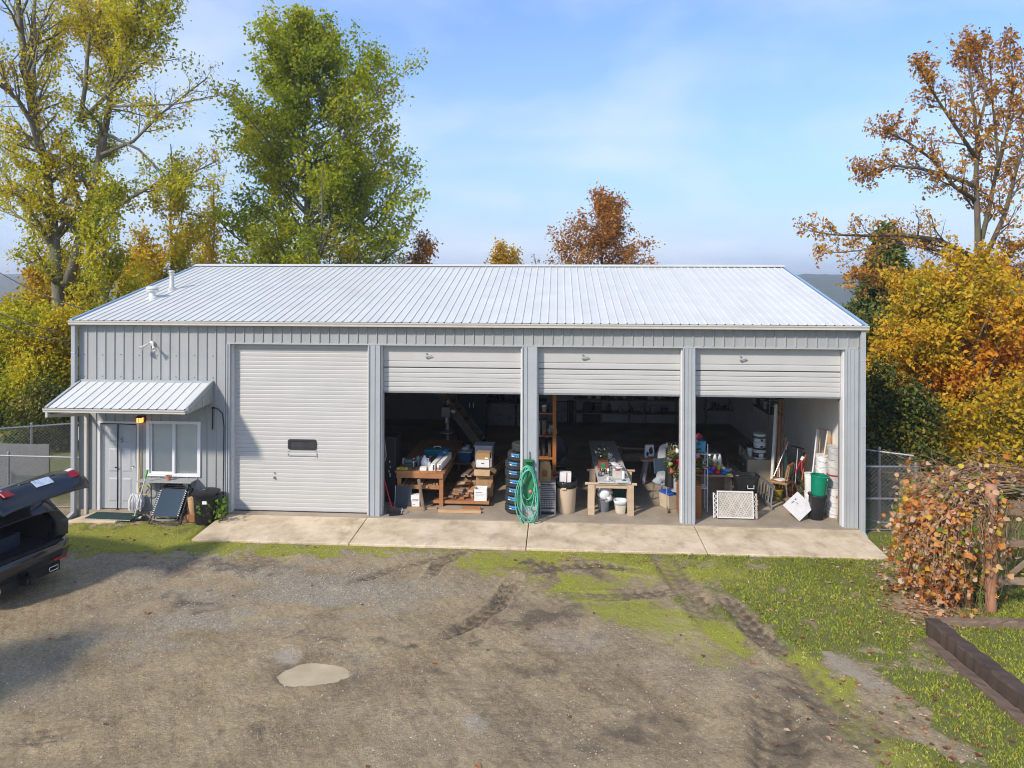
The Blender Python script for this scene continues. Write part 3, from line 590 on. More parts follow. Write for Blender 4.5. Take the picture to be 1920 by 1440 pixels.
vs = [(x, y-.03, z) for x, z in o_]+[(x, y-.03, z) for x, z in i_]+[(x, y+.005, z) for x, z in o_]+[(x, y+.005, z) for x, z in i_]
wf.add(vs, [(a, (a+1) % k, (a+1) % k+k, a+k) for a in range(k)]+[((a+1) % k, a, a+2*k, (a+1) % k+2*k) for a in range(k)]+[(a+k, (a+1) % k+k, (a+1) % k+3*k, a+3*k) for a in range(k)]); bput('window_frame', wf, rubber, d1)
wp = MB().add([(x, y-.017, z) for x, z in i_], [tuple(range(k))]); bput('pane', wp, mat('smoked_pane', (.055, .055, .058), .15, 0, .3, 5, spec=.6), d1)
br = MB().b(cxw-.33, cxw-.315, y-.022, y-.012, 1.27, 1.33).b(cxw-.315, cxw+.33, y-.022, y-.012, 1.268, 1.285).b(cxw+.33, cxw+.345, y-.024, y-.012, 1.25, 1.345).b(cxw-.33, cxw-.29, y-.02, y-.012, 1.375, 1.39).b(cxw+.30, cxw+.345, y-.02, y-.012, 1.375, 1.39); bput('vision_bracket', br, alu, d1)
lk = MB().cyl((-6.45, y-.03, .79), (-6.45, y-.01, .79), .013, n=10).box((-6.45, y-.025, .88), (.03, .02, .025)).box((-6.45, y-.035, .77), (.028, .04, .04)); bput('lock', lk, galv, d1)
bm = MB().b(x0, x1, y-.02, y+.02, .0, .016); bput('bottom_bar', bm, rubber, d1)
for ix in (1, 2, 3):
    x0, x1 = OPEN[ix]; x0 += .035; x1 -= .035; z0 = 2.775; y = .17
    lab = ('raised white sectional door above the lumber bay', 'raised white sectional door above the sawhorse bay', 'raised white sectional door above the bucket bay')[ix-1]
    dr = bput('overhead_door', MB().b(x0+.01, x1-.01, y+.022, y+.03, z0+.01, HEAD+.02), white_p, label=lab)
    sp = [(z0, .10), (z0+.105, .105), (z0+.215, .1), (z0+.32, .1), (z0+.425, .105)]
    for z, h in sp: put('slat', slat_mesh(x1-x0, h), dr, (x0+OX, y, z))
    put('slat', slat_mesh(x1-x0, .13), dr, (x0+OX, y, 3.325)); put('slat', slat_mesh(x1-x0, .36), dr, (x0+OX, y, 3.46))
    bput('section_joint', MB().b(x0, x1, y-.004, y+.02, 3.307, 3.324), rubber, dr); bput('bottom_bar', MB().b(x0, x1, y-.022, y+.03, 2.745, 2.776), galv, dr)
    xl = x0+.98; lk = MB().cyl((xl, y-.035, 3.63), (xl, y-.01, 3.63), .018, n=10).box((xl, y-.03, 3.55), (.035, .03, .035)).beam((xl, y-.045, 3.545), (xl+.12, y-.05, 3.59), .015, .02); bput('lock_handle', lk, galv, dr)
    tr = MB().b(x0-.03, x0+.005, y+.03, y+.09, 0, 3.7).b(x1-.005, x1+.03, y+.03, y+.09, 0, 3.7); bput('door_track', tr, galv, dr)

# ---- awning over the office door
aw = bput('awning', MB().prism([(-10.93, -.01, 2.90), (-10.93, -1.10, 2.48), (-10.93, -1.10, 2.44), (-10.93, -.01, 2.80)], (3.08, 0, 0)), mat('awning_soffit', (.42, .47, .52), .6))
AL, AR, AY, AZ0, AZ1 = -10.95, -7.82, -1.12, 2.525, 2.945
am = roof_panel_mesh(AY, AZ0, -.02, AZ1, .203, 'awning_panel')
for i in range(15): put('awning_panel', am, aw, (AL+.045+i*.203+OX, 0, 0))
mb = MB().prism([(AR-.02, -.0, 2.965), (AR-.02, AY, AZ0+.03), (AR-.02, AY, 2.44), (AR-.02, -.0, 2.50)], (.022, 0, 0)); bput('side_panel', mb, siding, aw)
mb = MB()
for q_ in (.2, .42, .64, .86): zt = 2.965-(2.965-AZ0)*q_; mb.b(AR+.002, AR+.014, AY*q_-.012, AY*q_+.012, 2.50-.05*q_, zt-.06)
mb.beam((AR+.004, -.02, 2.95), (AR+.004, AY, AZ0+.02), .03, .10); bput('side_trim', mb, trim_m, aw)
mb = MB().beam((AL, -.02, 2.945), (AL, AY, AZ0), .06, .05); mb.b(AL, AR, -.05, -.005, 2.935, 2.985); bput('edge_trim', mb, trim_m, aw)
gm = MB(); pr = [(AY-.075, AZ0-.005), (AY-.075, AZ0-.03), (AY-.06, AZ0-.055), (AY-.06, AZ0-.085), (AY+.03, AZ0-.085), (AY+.03, AZ0-.015), (AY+.02, AZ0-.015), (AY+.02, AZ0-.07), (AY-.045, AZ0-.07), (AY-.062, AZ0-.01)]; k = len(pr)
gm.add([(AL-.03, *p) for p in pr]+[(AR-.02, *p) for p in pr], [(a, (a+1) % k, (a+1) % k+k, a+k) for a in range(k)]); 
for x in (AL-.03, AR-.022): gm.prism([(x, *p) for p in pr[:6]], (.002, 0, 0))
bput('gutter', gm, cream, aw)
xw = P(165, 850, D)[0]
mb = MB().beam((AL+.05, AY-.02, AZ0-.08), (AL+.05, AY-.02, AZ0-.20), .07, .055); mb.beam((AL+.05, AY-.02, AZ0-.17), (xw, -.06, 2.19), .055, .07); mb.beam((xw, -.055, 2.22), (xw, -.055, -.10), .075, .06); mb.box((xw, -.055, 1.0), (.083, .068, .02)); mb.box((xw, -.055, 2.0), (.083, .068, .02)); bput('downspout', mb, cream, aw, bevel=.006)

# ---- office door, window, shelf, lamps
dw = bput('entry_door', MB().b(-10.47, -9.60, .05, .09, .02, 1.99), mat('door_leaf', (.66, .67, .68), .4, 0, .03, 3), label='white panelled entry door behind a black edged insect screen')
f = MB().b(-10.53, -10.47, -.035, .12, -.02, 2.03).b(-9.60, -9.55, -.035, .12, -.02, 2.03).b(-10.47, -9.60, -.035, .12, 1.985, 2.03); bput('door_frame', f, white_p, dw, bevel=.004)
for xa, xb in ((-10.31, -10.08), (-9.99, -9.76)):
    for za, zb in ((.18, .72), (.86, 1.40), (1.54, 1.84)):
        mb = MB(); o_, i_ = [(xa, za), (xb, za), (xb, zb), (xa, zb)], [(xa+.035, za+.035), (xb-.035, za+.035), (xb-.035, zb-.035), (xa+.035, zb-.035)]
        mb.add([(x, .048, z) for x, z in o_]+[(x, .034, z) for x, z in i_], [(a, (a+1) % 4, (a+1) % 4+4, a+4) for a in range(4)]+[(4, 5, 6, 7)]); bput('door_panel', mb, MATS['door_leaf'], dw)
scn = NT('insect_screen'); tr = scn.n.new('ShaderNodeBsdfTransparent'); df = scn.n.new('ShaderNodeBsdfDiffuse'); df.inputs[0].default_value = (.30, .31, .32, 1); mx = scn.n.new('ShaderNodeMixShader'); mx.inputs[0].default_value = .28
scn.l.new(tr.outputs[0], mx.inputs[1]); scn.l.new(df.outputs[0], mx.inputs[2]); scn.l.new(mx.outputs[0], scn.out.inputs[0])
mb = MB().add([(-10.46, .005, .03), (-9.61, .005, .03), (-9.61, .005, 1.97), (-10.46, .005, 1.97)], [(0, 1, 2, 3)]); ss = bput('insect_screen', mb, scn.m, dw)
mb = MB().tube([(-10.065, -.004, .0), (-10.062, -.006, .7), (-10.068, -.004, 1.4), (-10.06, -.004, 1.975)], .014, 6).tube([(-10.46, -.002, 1.968), (-10.06, -.004, 1.972), (-9.61, -.002, 1.955)], .011, 5).tube([(-9.615, -.002, 1.96), (-9.63, -.004, 1.2), (-9.605, -.002, .5), (-9.62, -.002, .04)], .010, 5).box((-10.10, -.006, .97), (.06, .02, .02)).box((-10.065, -.006, .0), (.05, .02, .03)); bput('screen_seam', mb, black_p, ss)
nx0, nz0 = P(229, 825, D)
mb = MB().tube([(nx0+.04, .0, nz0+.05), (nx0-.015, .0, nz0+.045), (nx0-.02, .0, nz0+.008), (nx0+.02, .0, nz0-.005), (nx0+.015, .0, nz0-.04), (nx0-.03, .0, nz0-.055)], .007, 5); bput('house_number', mb, black_p, dw)
kn = MB().lathe([(.0, 0), (.03, .005), (.03, .03), (.0, .045)], (-9.67, -.03, 1.0), 12, rot(R(90), 0, 0)); bput('knob', kn, chrome, dw, smooth=True)
wx0, wx1, wz0, wz1 = -9.33, -8.14, .835, 2.015
wn_ = bput('window', MB().b(wx0-.04, wx0+.03, -.04, .1, wz0-.04, wz1+.04).b(wx1-.03, wx1+.04, -.04, .1, wz0-.04, wz1+.04).b(wx0+.03, wx1-.03, -.04, .1, wz1-.025, wz1+.04).b(wx0+.03, wx1-.03, -.04, .1, wz0-.04, wz0+.025).b(-8.765, -8.705, -.025, .1, wz0+.025, wz1-.025), mat('window_vinyl', (.75, .75, .74), .4, 0, .03), bevel=.004)
gl_m = glassmat('window_glass', (.93, .96, .97), .86)
for a, b_, yy in ((wx0+.075, -8.765, .02), (-8.705, wx1-.03, .035)):
    bput('pane', MB().add([(a, yy, wz0+.03), (b_, yy, wz0+.03), (b_, yy, wz1-.03), (a, yy, wz1-.03)], [(0, 1, 2, 3)]), gl_m, wn_)
bput('sash', MB().b(wx0+.03, wx0+.07, .0, .05, wz0+.025, wz1-.025).b(wx0+.07, -8.77, .0, .05, wz0+.025, wz0+.06), MATS['window_vinyl'], wn_)
bl = MB(); z = wz0+.03
while z < wz1-.04: bl.box(((wx0+wx1)/2, .062, z), (wx1-wx0-.07, .022, .003), (R(74), 0, 0)); z += .018
bput('blind', bl, mat('blind_vinyl', (.90, .83, .70), .6, 0, .03), wn_)
sx0, sx1 = P(272, 895, D)[0], P(372, 892, D)[0]
shf = bput('wall_shelf', MB().b(sx0, sx1, -.34, -.03, .735, .76), mat('grey_board', (.36, .36, .35), .7), bevel=.003); mb = MB()
for x in (sx0+.25, sx1-.25): mb.prism([(x, -.03, .735), (x, -.26, .735), (x, -.03, .50)], (.03, 0, 0))
bput('shelf_bracket', mb, white_p, shf)
lx, lz = P(267, 786, D)
la = bput('wall_lantern', MB().b(lx-.085, lx+.085, -.04, -.005, lz-.06, lz+.09).box((lx, -.10, lz+.075), (.15, .16, .03), taper=.6), blackm); bput('lamp_glass', MB().box((lx, -.095, lz), (.11, .10, .115)), emit('lamp_glow', (1., .35, .08), 2.2), la, bevel=.01)
mb = MB()
for sx in (-1, 1):
    for sy in (-.15, -.042): mb.box((lx+sx*.058, sy, lz), (.008, .008, .13))
mb.box((lx, -.147, lz), (.008, .008, .13)); bput('lamp_cage', mb, blackm, la)
fx, fz = P(287, 645, D)
fd = bput('floodlight', MB().lathe([(.055, 0), (.055, .03), (.03, .045), (0, .047)], (fx, -.03, fz+.02), 16, rot(R(90), 0, 0)), mat('lamp_cream', (.6, .58, .50), .4), smooth='edge')
for sx, dz, dx in ((-1, -.0, -.06), (1, -.03, .055)):
    c0 = Vector((fx+dx*.5, -.07, fz+.02)); c1 = Vector((fx+dx*1.6, -.14, fz-.02+dz)); mb = MB().tube([c0, (c0+c1)/2+Vector((0, 0, .02)), c1], .014, 8)
    d = Vector((sx*.55, -.7, -.55)).normalized(); mb.cyl(c1-d*.02, c1+d*.05, .022, .028, 12).cyl(c1+d*.05, c1+d*.13, .03, .062, 14); bput('lamp_head', mb, MATS['lamp_cream'], fd); bput('bulb', MB().lathe([(.0, .012), (.03, .008), (.056, -.004)], c1+d*.128, 14, d.to_track_quat('Z', 'Y').to_matrix()), chrome, fd, smooth=True)
# cable from the awning down the first bay, black rod hook
pts = [P3(399, 764, D-.03), P3(408, 766, D-.03), P3(417, 775, D-.03), P3(420, 800, D-.03), P3(419, 880, D-.03), P3(418, 962, D-.03)]
bput('cable', MB().tube([(x, y-D, z) for x, y, z in pts], .011, 6), blackm)
hk = [P3(399, 765, D-.04), P3(398, 805, D-.04)]; bput('hook_rod', MB().tube([(x, y-D, z) for x, y, z in hk], .014, 6).box((hk[0][0], -.03, hk[0][2]), (.05, .06, .04)), blackm)
ex, ez = P(128, 810, D+.3); bput('meter_box', MB().b(-11.12, -11.0, .15, .45, ez-.16, ez+.16), white_p, bevel=.01)
# ------------------------------------------------------------------ trees
def bark(name, a, b, s=9):
    t = NT(name); n = t.noise(s, 6, .7, stretch=(1, 1, .25)); t.col(t.mix(t.ramp(t.noise(1.6, 4), [(.4, 0.), (.7, .6)]), t.ramp(n, [(.3, a), (.7, b)]), (.10, .12, .05))); t.rough(.9); t.bump(n, .6, .02); return t.m
bark_grey = bark('grey_bark', (.09, .075, .055), (.24, .21, .17)); bark_pale = bark('pale_bark', (.16, .14, .11), (.36, .33, .27)); bark_brown = bark('brown_bark', (.07, .05, .035), (.19, .14, .10))
L_yg = leafmat('cottonwood_leaf', [(0, (.12, .17, .012)), (.3, (.34, .37, .015)), (.55, (.64, .57, .022)), (.8, (.80, .58, .03)), (1, (.64, .33, .03))], .55)
L_gr = leafmat('green_cottonwood_leaf', [(0, (.09, .14, .010)), (.35, (.26, .33, .013)), (.62, (.50, .52, .018)), (.85, (.68, .57, .03)), (1, (.64, .36, .03))], .55)
L_or = leafmat('orange_maple_leaf', [(0, (.16, .07, .018)), (.35, (.44, .18, .028)), (.65, (.66, .31, .035)), (.9, (.68, .46, .06)), (1, (.38, .38, .04))], .45)
L_yo = leafmat('golden_leaf', [(0, (.10, .12, .012)), (.2, (.36, .31, .015)), (.42, (.68, .46, .022)), (.68, (.72, .37, .02)), (.9, (.62, .23, .02)), (1, (.45, .15, .02))], .45)
L_dk = leafmat('dark_bush_leaf', [(0, (.012, .025, .008)), (.4, (.04, .07, .015)), (.75, (.12, .14, .02)), (1, (.32, .24, .03))], .3)
L_cf = leafmat('conifer_needle', [(0, (.02, .045, .012)), (.5, (.085, .125, .022)), (1, (.20, .22, .035))], .15)
L_vn = leafmat('vine_leaf', [(0, (.20, .09, .035)), (.2, (.66, .20, .04)), (.4, (.76, .37, .09)), (.56, (.76, .52, .32)), (.72, (.74, .58, .46)), (.84, (.78, .50, .04)), (.95, (.70, .55, .06)), (1, (.18, .32, .03))], .5)

def leaves_mesh(name, pts, size, mt, seed, tintf, droop=.5, per=1, spread=.12, aspect=.62, flat=0., lobed=False):
    g = np.random.RandomState(seed); pts = np.repeat(np.asarray(pts), per, 0); n = len(pts); pts = pts+g.normal(0, spread, (n, 3))
    s = size*g.uniform(.5, 1.5, n); ax = g.normal(0, 1, (n, 3)); ax[:, 2] = ax[:, 2]*(1-flat)-droop; ax /= np.linalg.norm(ax, axis=1)[:, None]
    b = np.cross(ax, g.normal(0, 1, (n, 3))); b /= np.linalg.norm(b, axis=1)[:, None]+1e-6; c = np.cross(ax, b)
    a_ = ax*s[:, None]; b_ = b*(s*aspect*.5)[:, None]; c_ = c*(s*.16)[:, None]
    if lobed:
        V = np.stack([pts, pts+a_*.10+b_*.75+c_*.9, pts+a_*.48+b_+c_*1.3, pts+a_*.72+b_*.55+c_*.4, pts+a_+c_*(-.8), pts+a_*.72-b_*.55+c_*.4, pts+a_*.48-b_+c_*1.3, pts+a_*.10-b_*.75+c_*.9, pts+a_*.45-c_*.3], 1).reshape(-1, 3); o = np.arange(n)[:, None]*9
        Fq = np.concatenate([o+np.array([[8, i, (i+1) % 8]]) for i in range(8)], 1).reshape(-1, 3)
        return np_mesh(name, V, Fq, mt, {'tint': ('POINT', np.repeat(np.clip(tintf(pts, g), 0, 1), 9))}, True)
    V = np.stack([pts, pts+a_*.42+b_+c_, pts+a_, pts+a_*.42-b_+c_], 1).reshape(-1, 3); o = np.arange(n)[:, None]*4
    Fq = np.concatenate([o+np.array([[0, 1, 2]]), o+np.array([[0, 2, 3]])], 1).reshape(-1, 3)
    return np_mesh(name, V, Fq, mt, {'tint': ('POINT', np.repeat(np.clip(tintf(pts, g), 0, 1), 4))})
def tint_by(base, noise, jitter, scale=.5, top=0., z0=0., seed=0):
    def f(p, g):
        v = vnoise(p[:, 0]+p[:, 1]*.6, p[:, 2]+p[:, 1]*.4, scale, 40+seed, 3); return base+noise*(v-.5)*2+g.normal(0, jitter, len(p))+top*(p[:, 2]-z0)
    return f
class Tree:
    def __init__(s, seed): s.g = random.Random(seed); s.mb = MB(); s.tips = []; s.seed = seed
    def rnd(s): return Vector((s.g.gauss(0, 1), s.g.gauss(0, 1), s.g.gauss(0, 1)))
    def path(s, p, d, L, r, n, wob=.18, up=.08, r1=None):
        pts = [Vector(p)]; d = Vector(d).normalized()
        for i in range(n): d = (d+s.rnd()*wob+Vector((0, 0, up))).normalized(); pts.append(pts[-1]+d*L/n)
        r1 = r*.3 if r1 is None else r1
        return pts, [r+(r1-r)*i/n for i in range(n+1)]
    def limb(s, pts, r0, r1, n=7):
        pts = [Vector(p) for p in pts]; k = len(pts); rr = [r0+(r1-r0)*i/(k-1) for i in range(k)]; s.mb.tube(pts, rr, n); return pts, rr
    def at(s, pts, rr, t):
        x = t*(len(pts)-1); i = min(int(x), len(pts)-2); f = x-i; return pts[i].lerp(pts[i+1], f), rr[i]*(1-f)+rr[i+1]*f, (pts[i+1]-pts[i]).normalized()
    def fork(s, pts, rr, n, L, lvl, t0=.25, spread=(35, 65), up=.1, kids=(5, 4), wob=.16, thin=.55, minr=.006, Lfun=None, leafy=True, segs=5, lr=.62, t1=1.):
        for i in range(n):
            t = t0+(t1-t0)*(i+s.g.random())/n; p, r, tg = s.at(pts, rr, t); ax = tg.cross(s.rnd()).normalized(); a = R(s.g.uniform(*spread)); d = tg*math.cos(a)+ax*math.sin(a)
            l = (Lfun(p, d) if Lfun else L*(1.1-.55*t))*s.g.uniform(.65, 1.2)
            if l < .12: continue
            q, qr = s.path(p, d, l, max(r*thin, minr), segs if lvl > 0 else 3, wob, up, max(minr*.5, r*thin*.25)); s.mb.tube(q, qr, 5 if lvl > 1 else (4 if lvl == 1 else 3), False)
            if lvl > 0: s.fork(q, qr, kids[0], l*lr, lvl-1, .2, spread, up, kids[1:] or kids, wob*1.1, thin, minr, None, leafy, segs, lr)
            if leafy and lvl <= 1: s.tips += [q[j]+s.rnd()*.03 for j in range(1, len(q))]
            if leafy and lvl == 0: s.tips += [q[j].lerp(q[j-1], s.g.random()) for j in range(1, len(q))]
    def done(s, name, label, group, bk, lm, size, tint, per=2, spread=.12, keep=1., droop=.5, base=None, aspect=.62, cat='tree', lobed=False):
        b = Vector(base or (0, 0, 0)); t = thing(name, label, cat, b, 0, group)
        s.mb.v = [tuple(Vector(p)-b) for p in s.mb.v]; s.mb.build('trunk', bk, t, smooth=True)
        tp = np.array([tuple(p) for p in s.tips]); g = np.random.RandomState(s.seed)
        if callable(keep): tp = tp[g.rand(len(tp)) < keep(tp)]
        elif keep < 1: tp = tp[g.rand(len(tp)) < keep]
        me = leaves_mesh('crown', tp, size, lm, s.seed, tint, droop, per, spread, aspect, 0., lobed)
        co = np.empty(len(me.vertices)*3, np.float32); me.vertices.foreach_get('co', co); co = co.reshape(-1, 3)-np.array(b, np.float32); me.vertices.foreach_set('co', co.ravel()); me.update()
        put('crown', me, t); return len(tp)*per
def V3(px, py, Y): X, z = P(px, py, Y); return Vector((X, Y, z))

# the tall yellow-green cottonwood at the left, two leaning trunks and open limbs
def left_cottonwood():
    T = Tree(11); Y = 26.
    def L(pts, r0, r1, dy=0, n=8): return T.limb([V3(x, y, Y+dy*i/(len(pts)-1)) for i, (x, y) in enumerate(pts)], r0, r1, n)
    base = (V3(112, 830, Y).x, Y, GZ)
    A = T.limb([Vector(base), V3(112, 620, Y), V3(106, 500, Y), V3(98, 400, Y), V3(85, 300, Y), V3(62, 210, Y)], .27, .10, 10)
    A1 = L([(62, 210), (48, 130), (40, 60), (30, -40), (26, -120)], .16, .05, -1.5); A2 = L([(60, 215), (62, 120), (64, 20), (70, -80)], .12, .04, 1.5)
    A3 = L([(92, 340), (60, 230), (35, 190), (0, 155), (-50, 120)], .12, .04, -2); A4 = L([(78, 330), (30, 300), (0, 278), (-60, 250)], .09, .03, 1.5); A5 = L([(80, 430), (45, 375), (12, 352), (-40, 330)], .07, .025, -1)
    A6 = L([(100, 470), (70, 430), (20, 395), (-30, 380)], .06, .02, 2)
    Bm = L([(125, 540), (150, 450), (168, 380), (190, 280), (205, 200), (212, 130), (230, 40), (238, -60), (240, -140)], .20, .04, 2, 9)
    B1 = L([(150, 228), (190, 190), (235, 135), (280, 75), (310, 20), (330, -60)], .09, .03, -1); B2 = L([(210, 150), (190, 90), (165, 30), (150, -50)], .11, .04, 1.5); B3 = L([(212, 140), (240, 90), (262, 30), (275, -40)], .09, .03, -2)
    B4 = L([(190, 290), (250, 265), (300, 215), (345, 180), (390, 145)], .075, .02, 1); B5 = L([(205, 200), (265, 198), (330, 195), (400, 180)], .05, .018, -1); B6 = L([(195, 250), (260, 280), (310, 330), (370, 320), (410, 300)], .06, .02, 1)
    B7 = L([(165, 400), (230, 380), (300, 340), (350, 350), (395, 350)], .08, .02, -2)
    C1 = L([(150, 230), (160, 160), (165, 90), (168, 60)], .09, .05, 0)
    for q in (A1, A2, A3, B1, B2, B3): T.fork(*q, 16, 2.5, 2, .12, (28, 60), .1, (5, 4), lr=.5)
    for q in (A4, A5, A6, B4, B5, B6, B7): T.fork(*q, 11, 1.7, 1, .25, (28, 60), .07, (5, 4), lr=.5)
    T.fork(*Bm, 26, 2.7, 2, .1, (35, 70), .06, (5, 5), lr=.5); T.fork(*A, 20, 2.2, 2, .3, (35, 75), .04, (5, 4), lr=.5); T.fork(*C1, 6, 1.5, 1)
    def keep(p):
        px, py = to_px(p[:, 0], p[:, 1], p[:, 2]); d = ell(px, py, 190, 390, 170, 200, 0, .6)*1.+ell(px, py, 225, 40, 100, 80)*.5+ell(px, py, 140, 120, 60, 70)*.45+.12; return np.clip(d, 0, 1)
    return T.done('cottonwood_tree', 'tall half bare cottonwood with yellow-green leaves left of the barn', 'trees behind the barn', bark_grey, L_yg, .115, tint_by(.54, .34, .16, .35, 0, 0, 1), 4, .15, keep, .6, base)
left_cottonwood()

# the dense green cottonwood behind the roof
def envelope_tree(seed, cx, Y, prof_, name, label, bk, lm, size, tint, per, trunk_r, nb, kids, lvl=2, spread=.14, keep=1., up=.16, wob=.13, ang=(30, 55), yscale=1., base_py=900, t0=.12, lean=0, aspect=.62, droop=.5, group='trees behind the barn', minr=.007, thin=.45):
    T = Tree(seed); top = prof_[0][0]; b = V3(cx, base_py, Y); b.z = GZ; hz = [P(cx, y, Y)[1] for y, _, _ in prof_][::-1]
    wl_ = [abs(V3(l, y, Y).x-V3(cx, y, Y).x) for y, l, r in prof_][::-1]; wr_ = [abs(V3(r, y, Y).x-V3(cx, y, Y).x) for y, l, r in prof_][::-1]
    tp = V3(cx+lean, top, Y); pts = [b.lerp(tp, i/9)+Vector((T.g.gauss(0, .05), T.g.gauss(0, .05), 0))*(i > 0)*(i < 9) for i in range(10)]; tr = T.limb(pts, trunk_r, .02, 9)
    def width(z, dx): return float(np.interp(z, hz, wr_ if dx > 0 else wl_))
    def Lf(p, d):
        h = Vector((d.x, d.y, 0)).length+.05; l = 1.
        for _ in range(4):
            e = p+d*l+Vector((0, 0, up*l*.6)); cxx = b.x+(tp.x-b.x)*(e.z-b.z)/(tp.z-b.z); l *= .5+.5*width(e.z, d.x)/max(.05, math.hypot(e.x-cxx, (e.y-Y)/yscale))
            l = min(l, 9)
        return l*T.g.uniform(.8, 1.06)
    T.fork(*tr, nb, 2, lvl, t0, ang, up, kids, wob, thin, minr, Lf, True, 6, .42, .985)
    return T.done(name, label, group, bk, lm, size, tint, per, spread, keep, droop, b, aspect)
G2 = [(15, 558, 582), (60, 500, 632), (120, 465, 695), (165, 445, 752), (230, 408, 775), (310, 402, 775), (370, 398, 792), (430, 388, 822), (500, 378, 845), (620, 400, 820), (760, 470, 740)]
n2 = envelope_tree(22, 575, 31., G2, 'cottonwood_tree', 'dense green cottonwood rising behind the roof, left of the orange maple', bark_grey, L_gr, .15, tint_by(.55, .36, .13, .4, 0, 0, 2), 3, .26, 100, (8, 5), 2, .17, up=.09, ang=(42, 78))

# slim young trees by the left gable
for sd_, cx, Y, pr_, lab, lm, bse, kp in ((31, 200, 24., [(330, 180, 215), (400, 150, 260), (480, 130, 280), (560, 130, 290), (640, 150, 250)], 'slim yellow-green sapling leaning over the left end of the roof', L_yg, .50, .8), (32, 320, 29., [(270, 315, 330), (340, 285, 372), (420, 250, 400), (500, 245, 415), (620, 260, 400)], 'slim yellow-leaved tree between the tall cottonwood and the dense green one', L_yg, .58, .75),
                                            (33, 400, 32., [(345, 395, 410), (400, 365, 430), (470, 350, 440), (560, 340, 450)], 'small golden tree at the foot of the dense green cottonwood', L_yg, .72, .7), (34, 785, 33., [(440, 780, 795), (465, 770, 825), (500, 750, 835), (580, 740, 830)], 'small reddish brown tree peeping over the roof ridge beside the green cottonwood', L_or, .3, .7), (35, 262, 27., [(440, 255, 280), (490, 215, 330), (540, 200, 350), (600, 200, 350)], 'low golden bush tree behind the left roof edge', L_yg, .76, .8)):
    envelope_tree(sd_, cx, Y, pr_, 'young_tree', lab, bark_pale, lm, .125, tint_by(bse, .28, .14, .5, 0, 0, sd_), 4, .11, 26, (6, 4), 2, .16, kp)
# orange trees beyond the ridge
O4 = [(356, 1115, 1140), (375, 1095, 1165), (400, 1065, 1180), (425, 1040, 1195), (450, 1020, 1215), (475, 1008, 1225), (500, 1005, 1240), (580, 1020, 1230)]
envelope_tree(44, 1128, 42., O4, 'maple_tree', 'rust orange maple standing alone behind the middle of the roof', bark_brown, L_or, .15, tint_by(.45, .28, .15, .5, 0, 0, 4), 3, .16, 60, (6, 4), 2, .2, .7, up=.08, ang=(40, 75), group='orange trees beyond the ridge')
envelope_tree(45, 938, 44., [(465, 925, 955), (478, 905, 970), (495, 895, 985), (560, 895, 990)], 'maple_tree', 'small golden tree top just showing over the roof ridge', bark_brown, L_yo, .17, tint_by(.48, .2, .12, .5, 0, 0, 5), 4, .14, 30, (5, 3), 2, .18, .85, group='orange trees beyond the ridge')
envelope_tree(46, 1003, 46., [(484, 990, 1018), (498, 975, 1030), (560, 975, 1030)], 'maple_tree', 'nearly bare twiggy tree top between the two orange crowns', bark_brown, L_or, .14, tint_by(.3, .2, .12, .5, 0, 0, 6), 1, .08, 24, (4, 2), 2, .1, .15, group='orange trees beyond the ridge')

# the tall half bare maple at the right
def right_maple():
    T = Tree(51); Y = 25.
    def L(pts, r0, r1, dy=0, n=7): return T.limb([V3(x, y, Y+dy*i/(len(pts)-1)) for i, (x, y) in enumerate(pts)], r0, r1, n)
    base = (V3(1832, 900, Y).x, Y, GZ-.1)
    M = T.limb([Vector(base), V3(1833, 700, Y), V3(1834, 560, Y), V3(1833, 430, Y), V3(1830, 330, Y), V3(1832, 260, Y), V3(1822, 170, Y), V3(1812, 90, Y)], .15, .025, 9)
    ls = [L([(1835, 470), (1855, 390), (1872, 300), (1862, 200), (1855, 100)], .09, .02, 1.5), L([(1840, 500), (1885, 400), (1905, 320), (1930, 240), (1950, 130)], .09, .02, -1.5), L([(1832, 300), (1800, 250), (1760, 190), (1735, 150), (1728, 130)], .07, .015, -1),
          L([(1830, 350), (1780, 330), (1720, 315), (1670, 310), (1640, 328), (1618, 330)], .085, .012, 1.2), L([(1828, 375), (1790, 350), (1750, 300), (1700, 265), (1668, 250), (1662, 240)], .075, .012, -1.5), L([(1820, 480), (1760, 450), (1690, 440), (1620, 442), (1560, 440), (1518, 432)], .10, .012, -1), L([(1815, 500), (1760, 470), (1680, 455), (1610, 470), (1545, 475)], .07, .01, 1), L([(1805, 545), (1760, 530), (1690, 535), (1640, 520), (1600, 505)], .06, .01, -.5),
          L([(1832, 250), (1850, 180), (1838, 110), (1830, 75)], .05, .012, 1), L([(1868, 330), (1890, 240), (1900, 150), (1893, 80)], .06, .012, -1), L([(1840, 520), (1900, 470), (1960, 420)], .09, .02, 0), L([(1840, 540), (1900, 520), (1970, 500)], .08, .02, 1)]
    for q in ls: T.fork(*q, 22, 1.05, 1, .12, (25, 60), .12, (7, 3), .17, .5, .008, None, True, 5, .5)
    T.fork(*M, 20, 1.15, 2, .45, (30, 60), .1, (5, 3), .17, .45, .008, None, True, 5, .5)
    def keep(p):
        px, py = to_px(p[:, 0], p[:, 1], p[:, 2]); return np.clip(.34+sstep(420, 540, py)*.1+ell(px, py, 1830, 100, 60, 25)*.3-.18*ell(px, py, 1600, 450, 110, 60), 0, 1)
    return T.done('maple_tree', 'tall half bare maple with sparse rusty leaves right of the barn', 'trees right of the barn', bark_brown, L_or, .115, tint_by(.50, .25, .18, .6, 0, 0, 7), 3, .10, keep, .7, base)
right_maple()
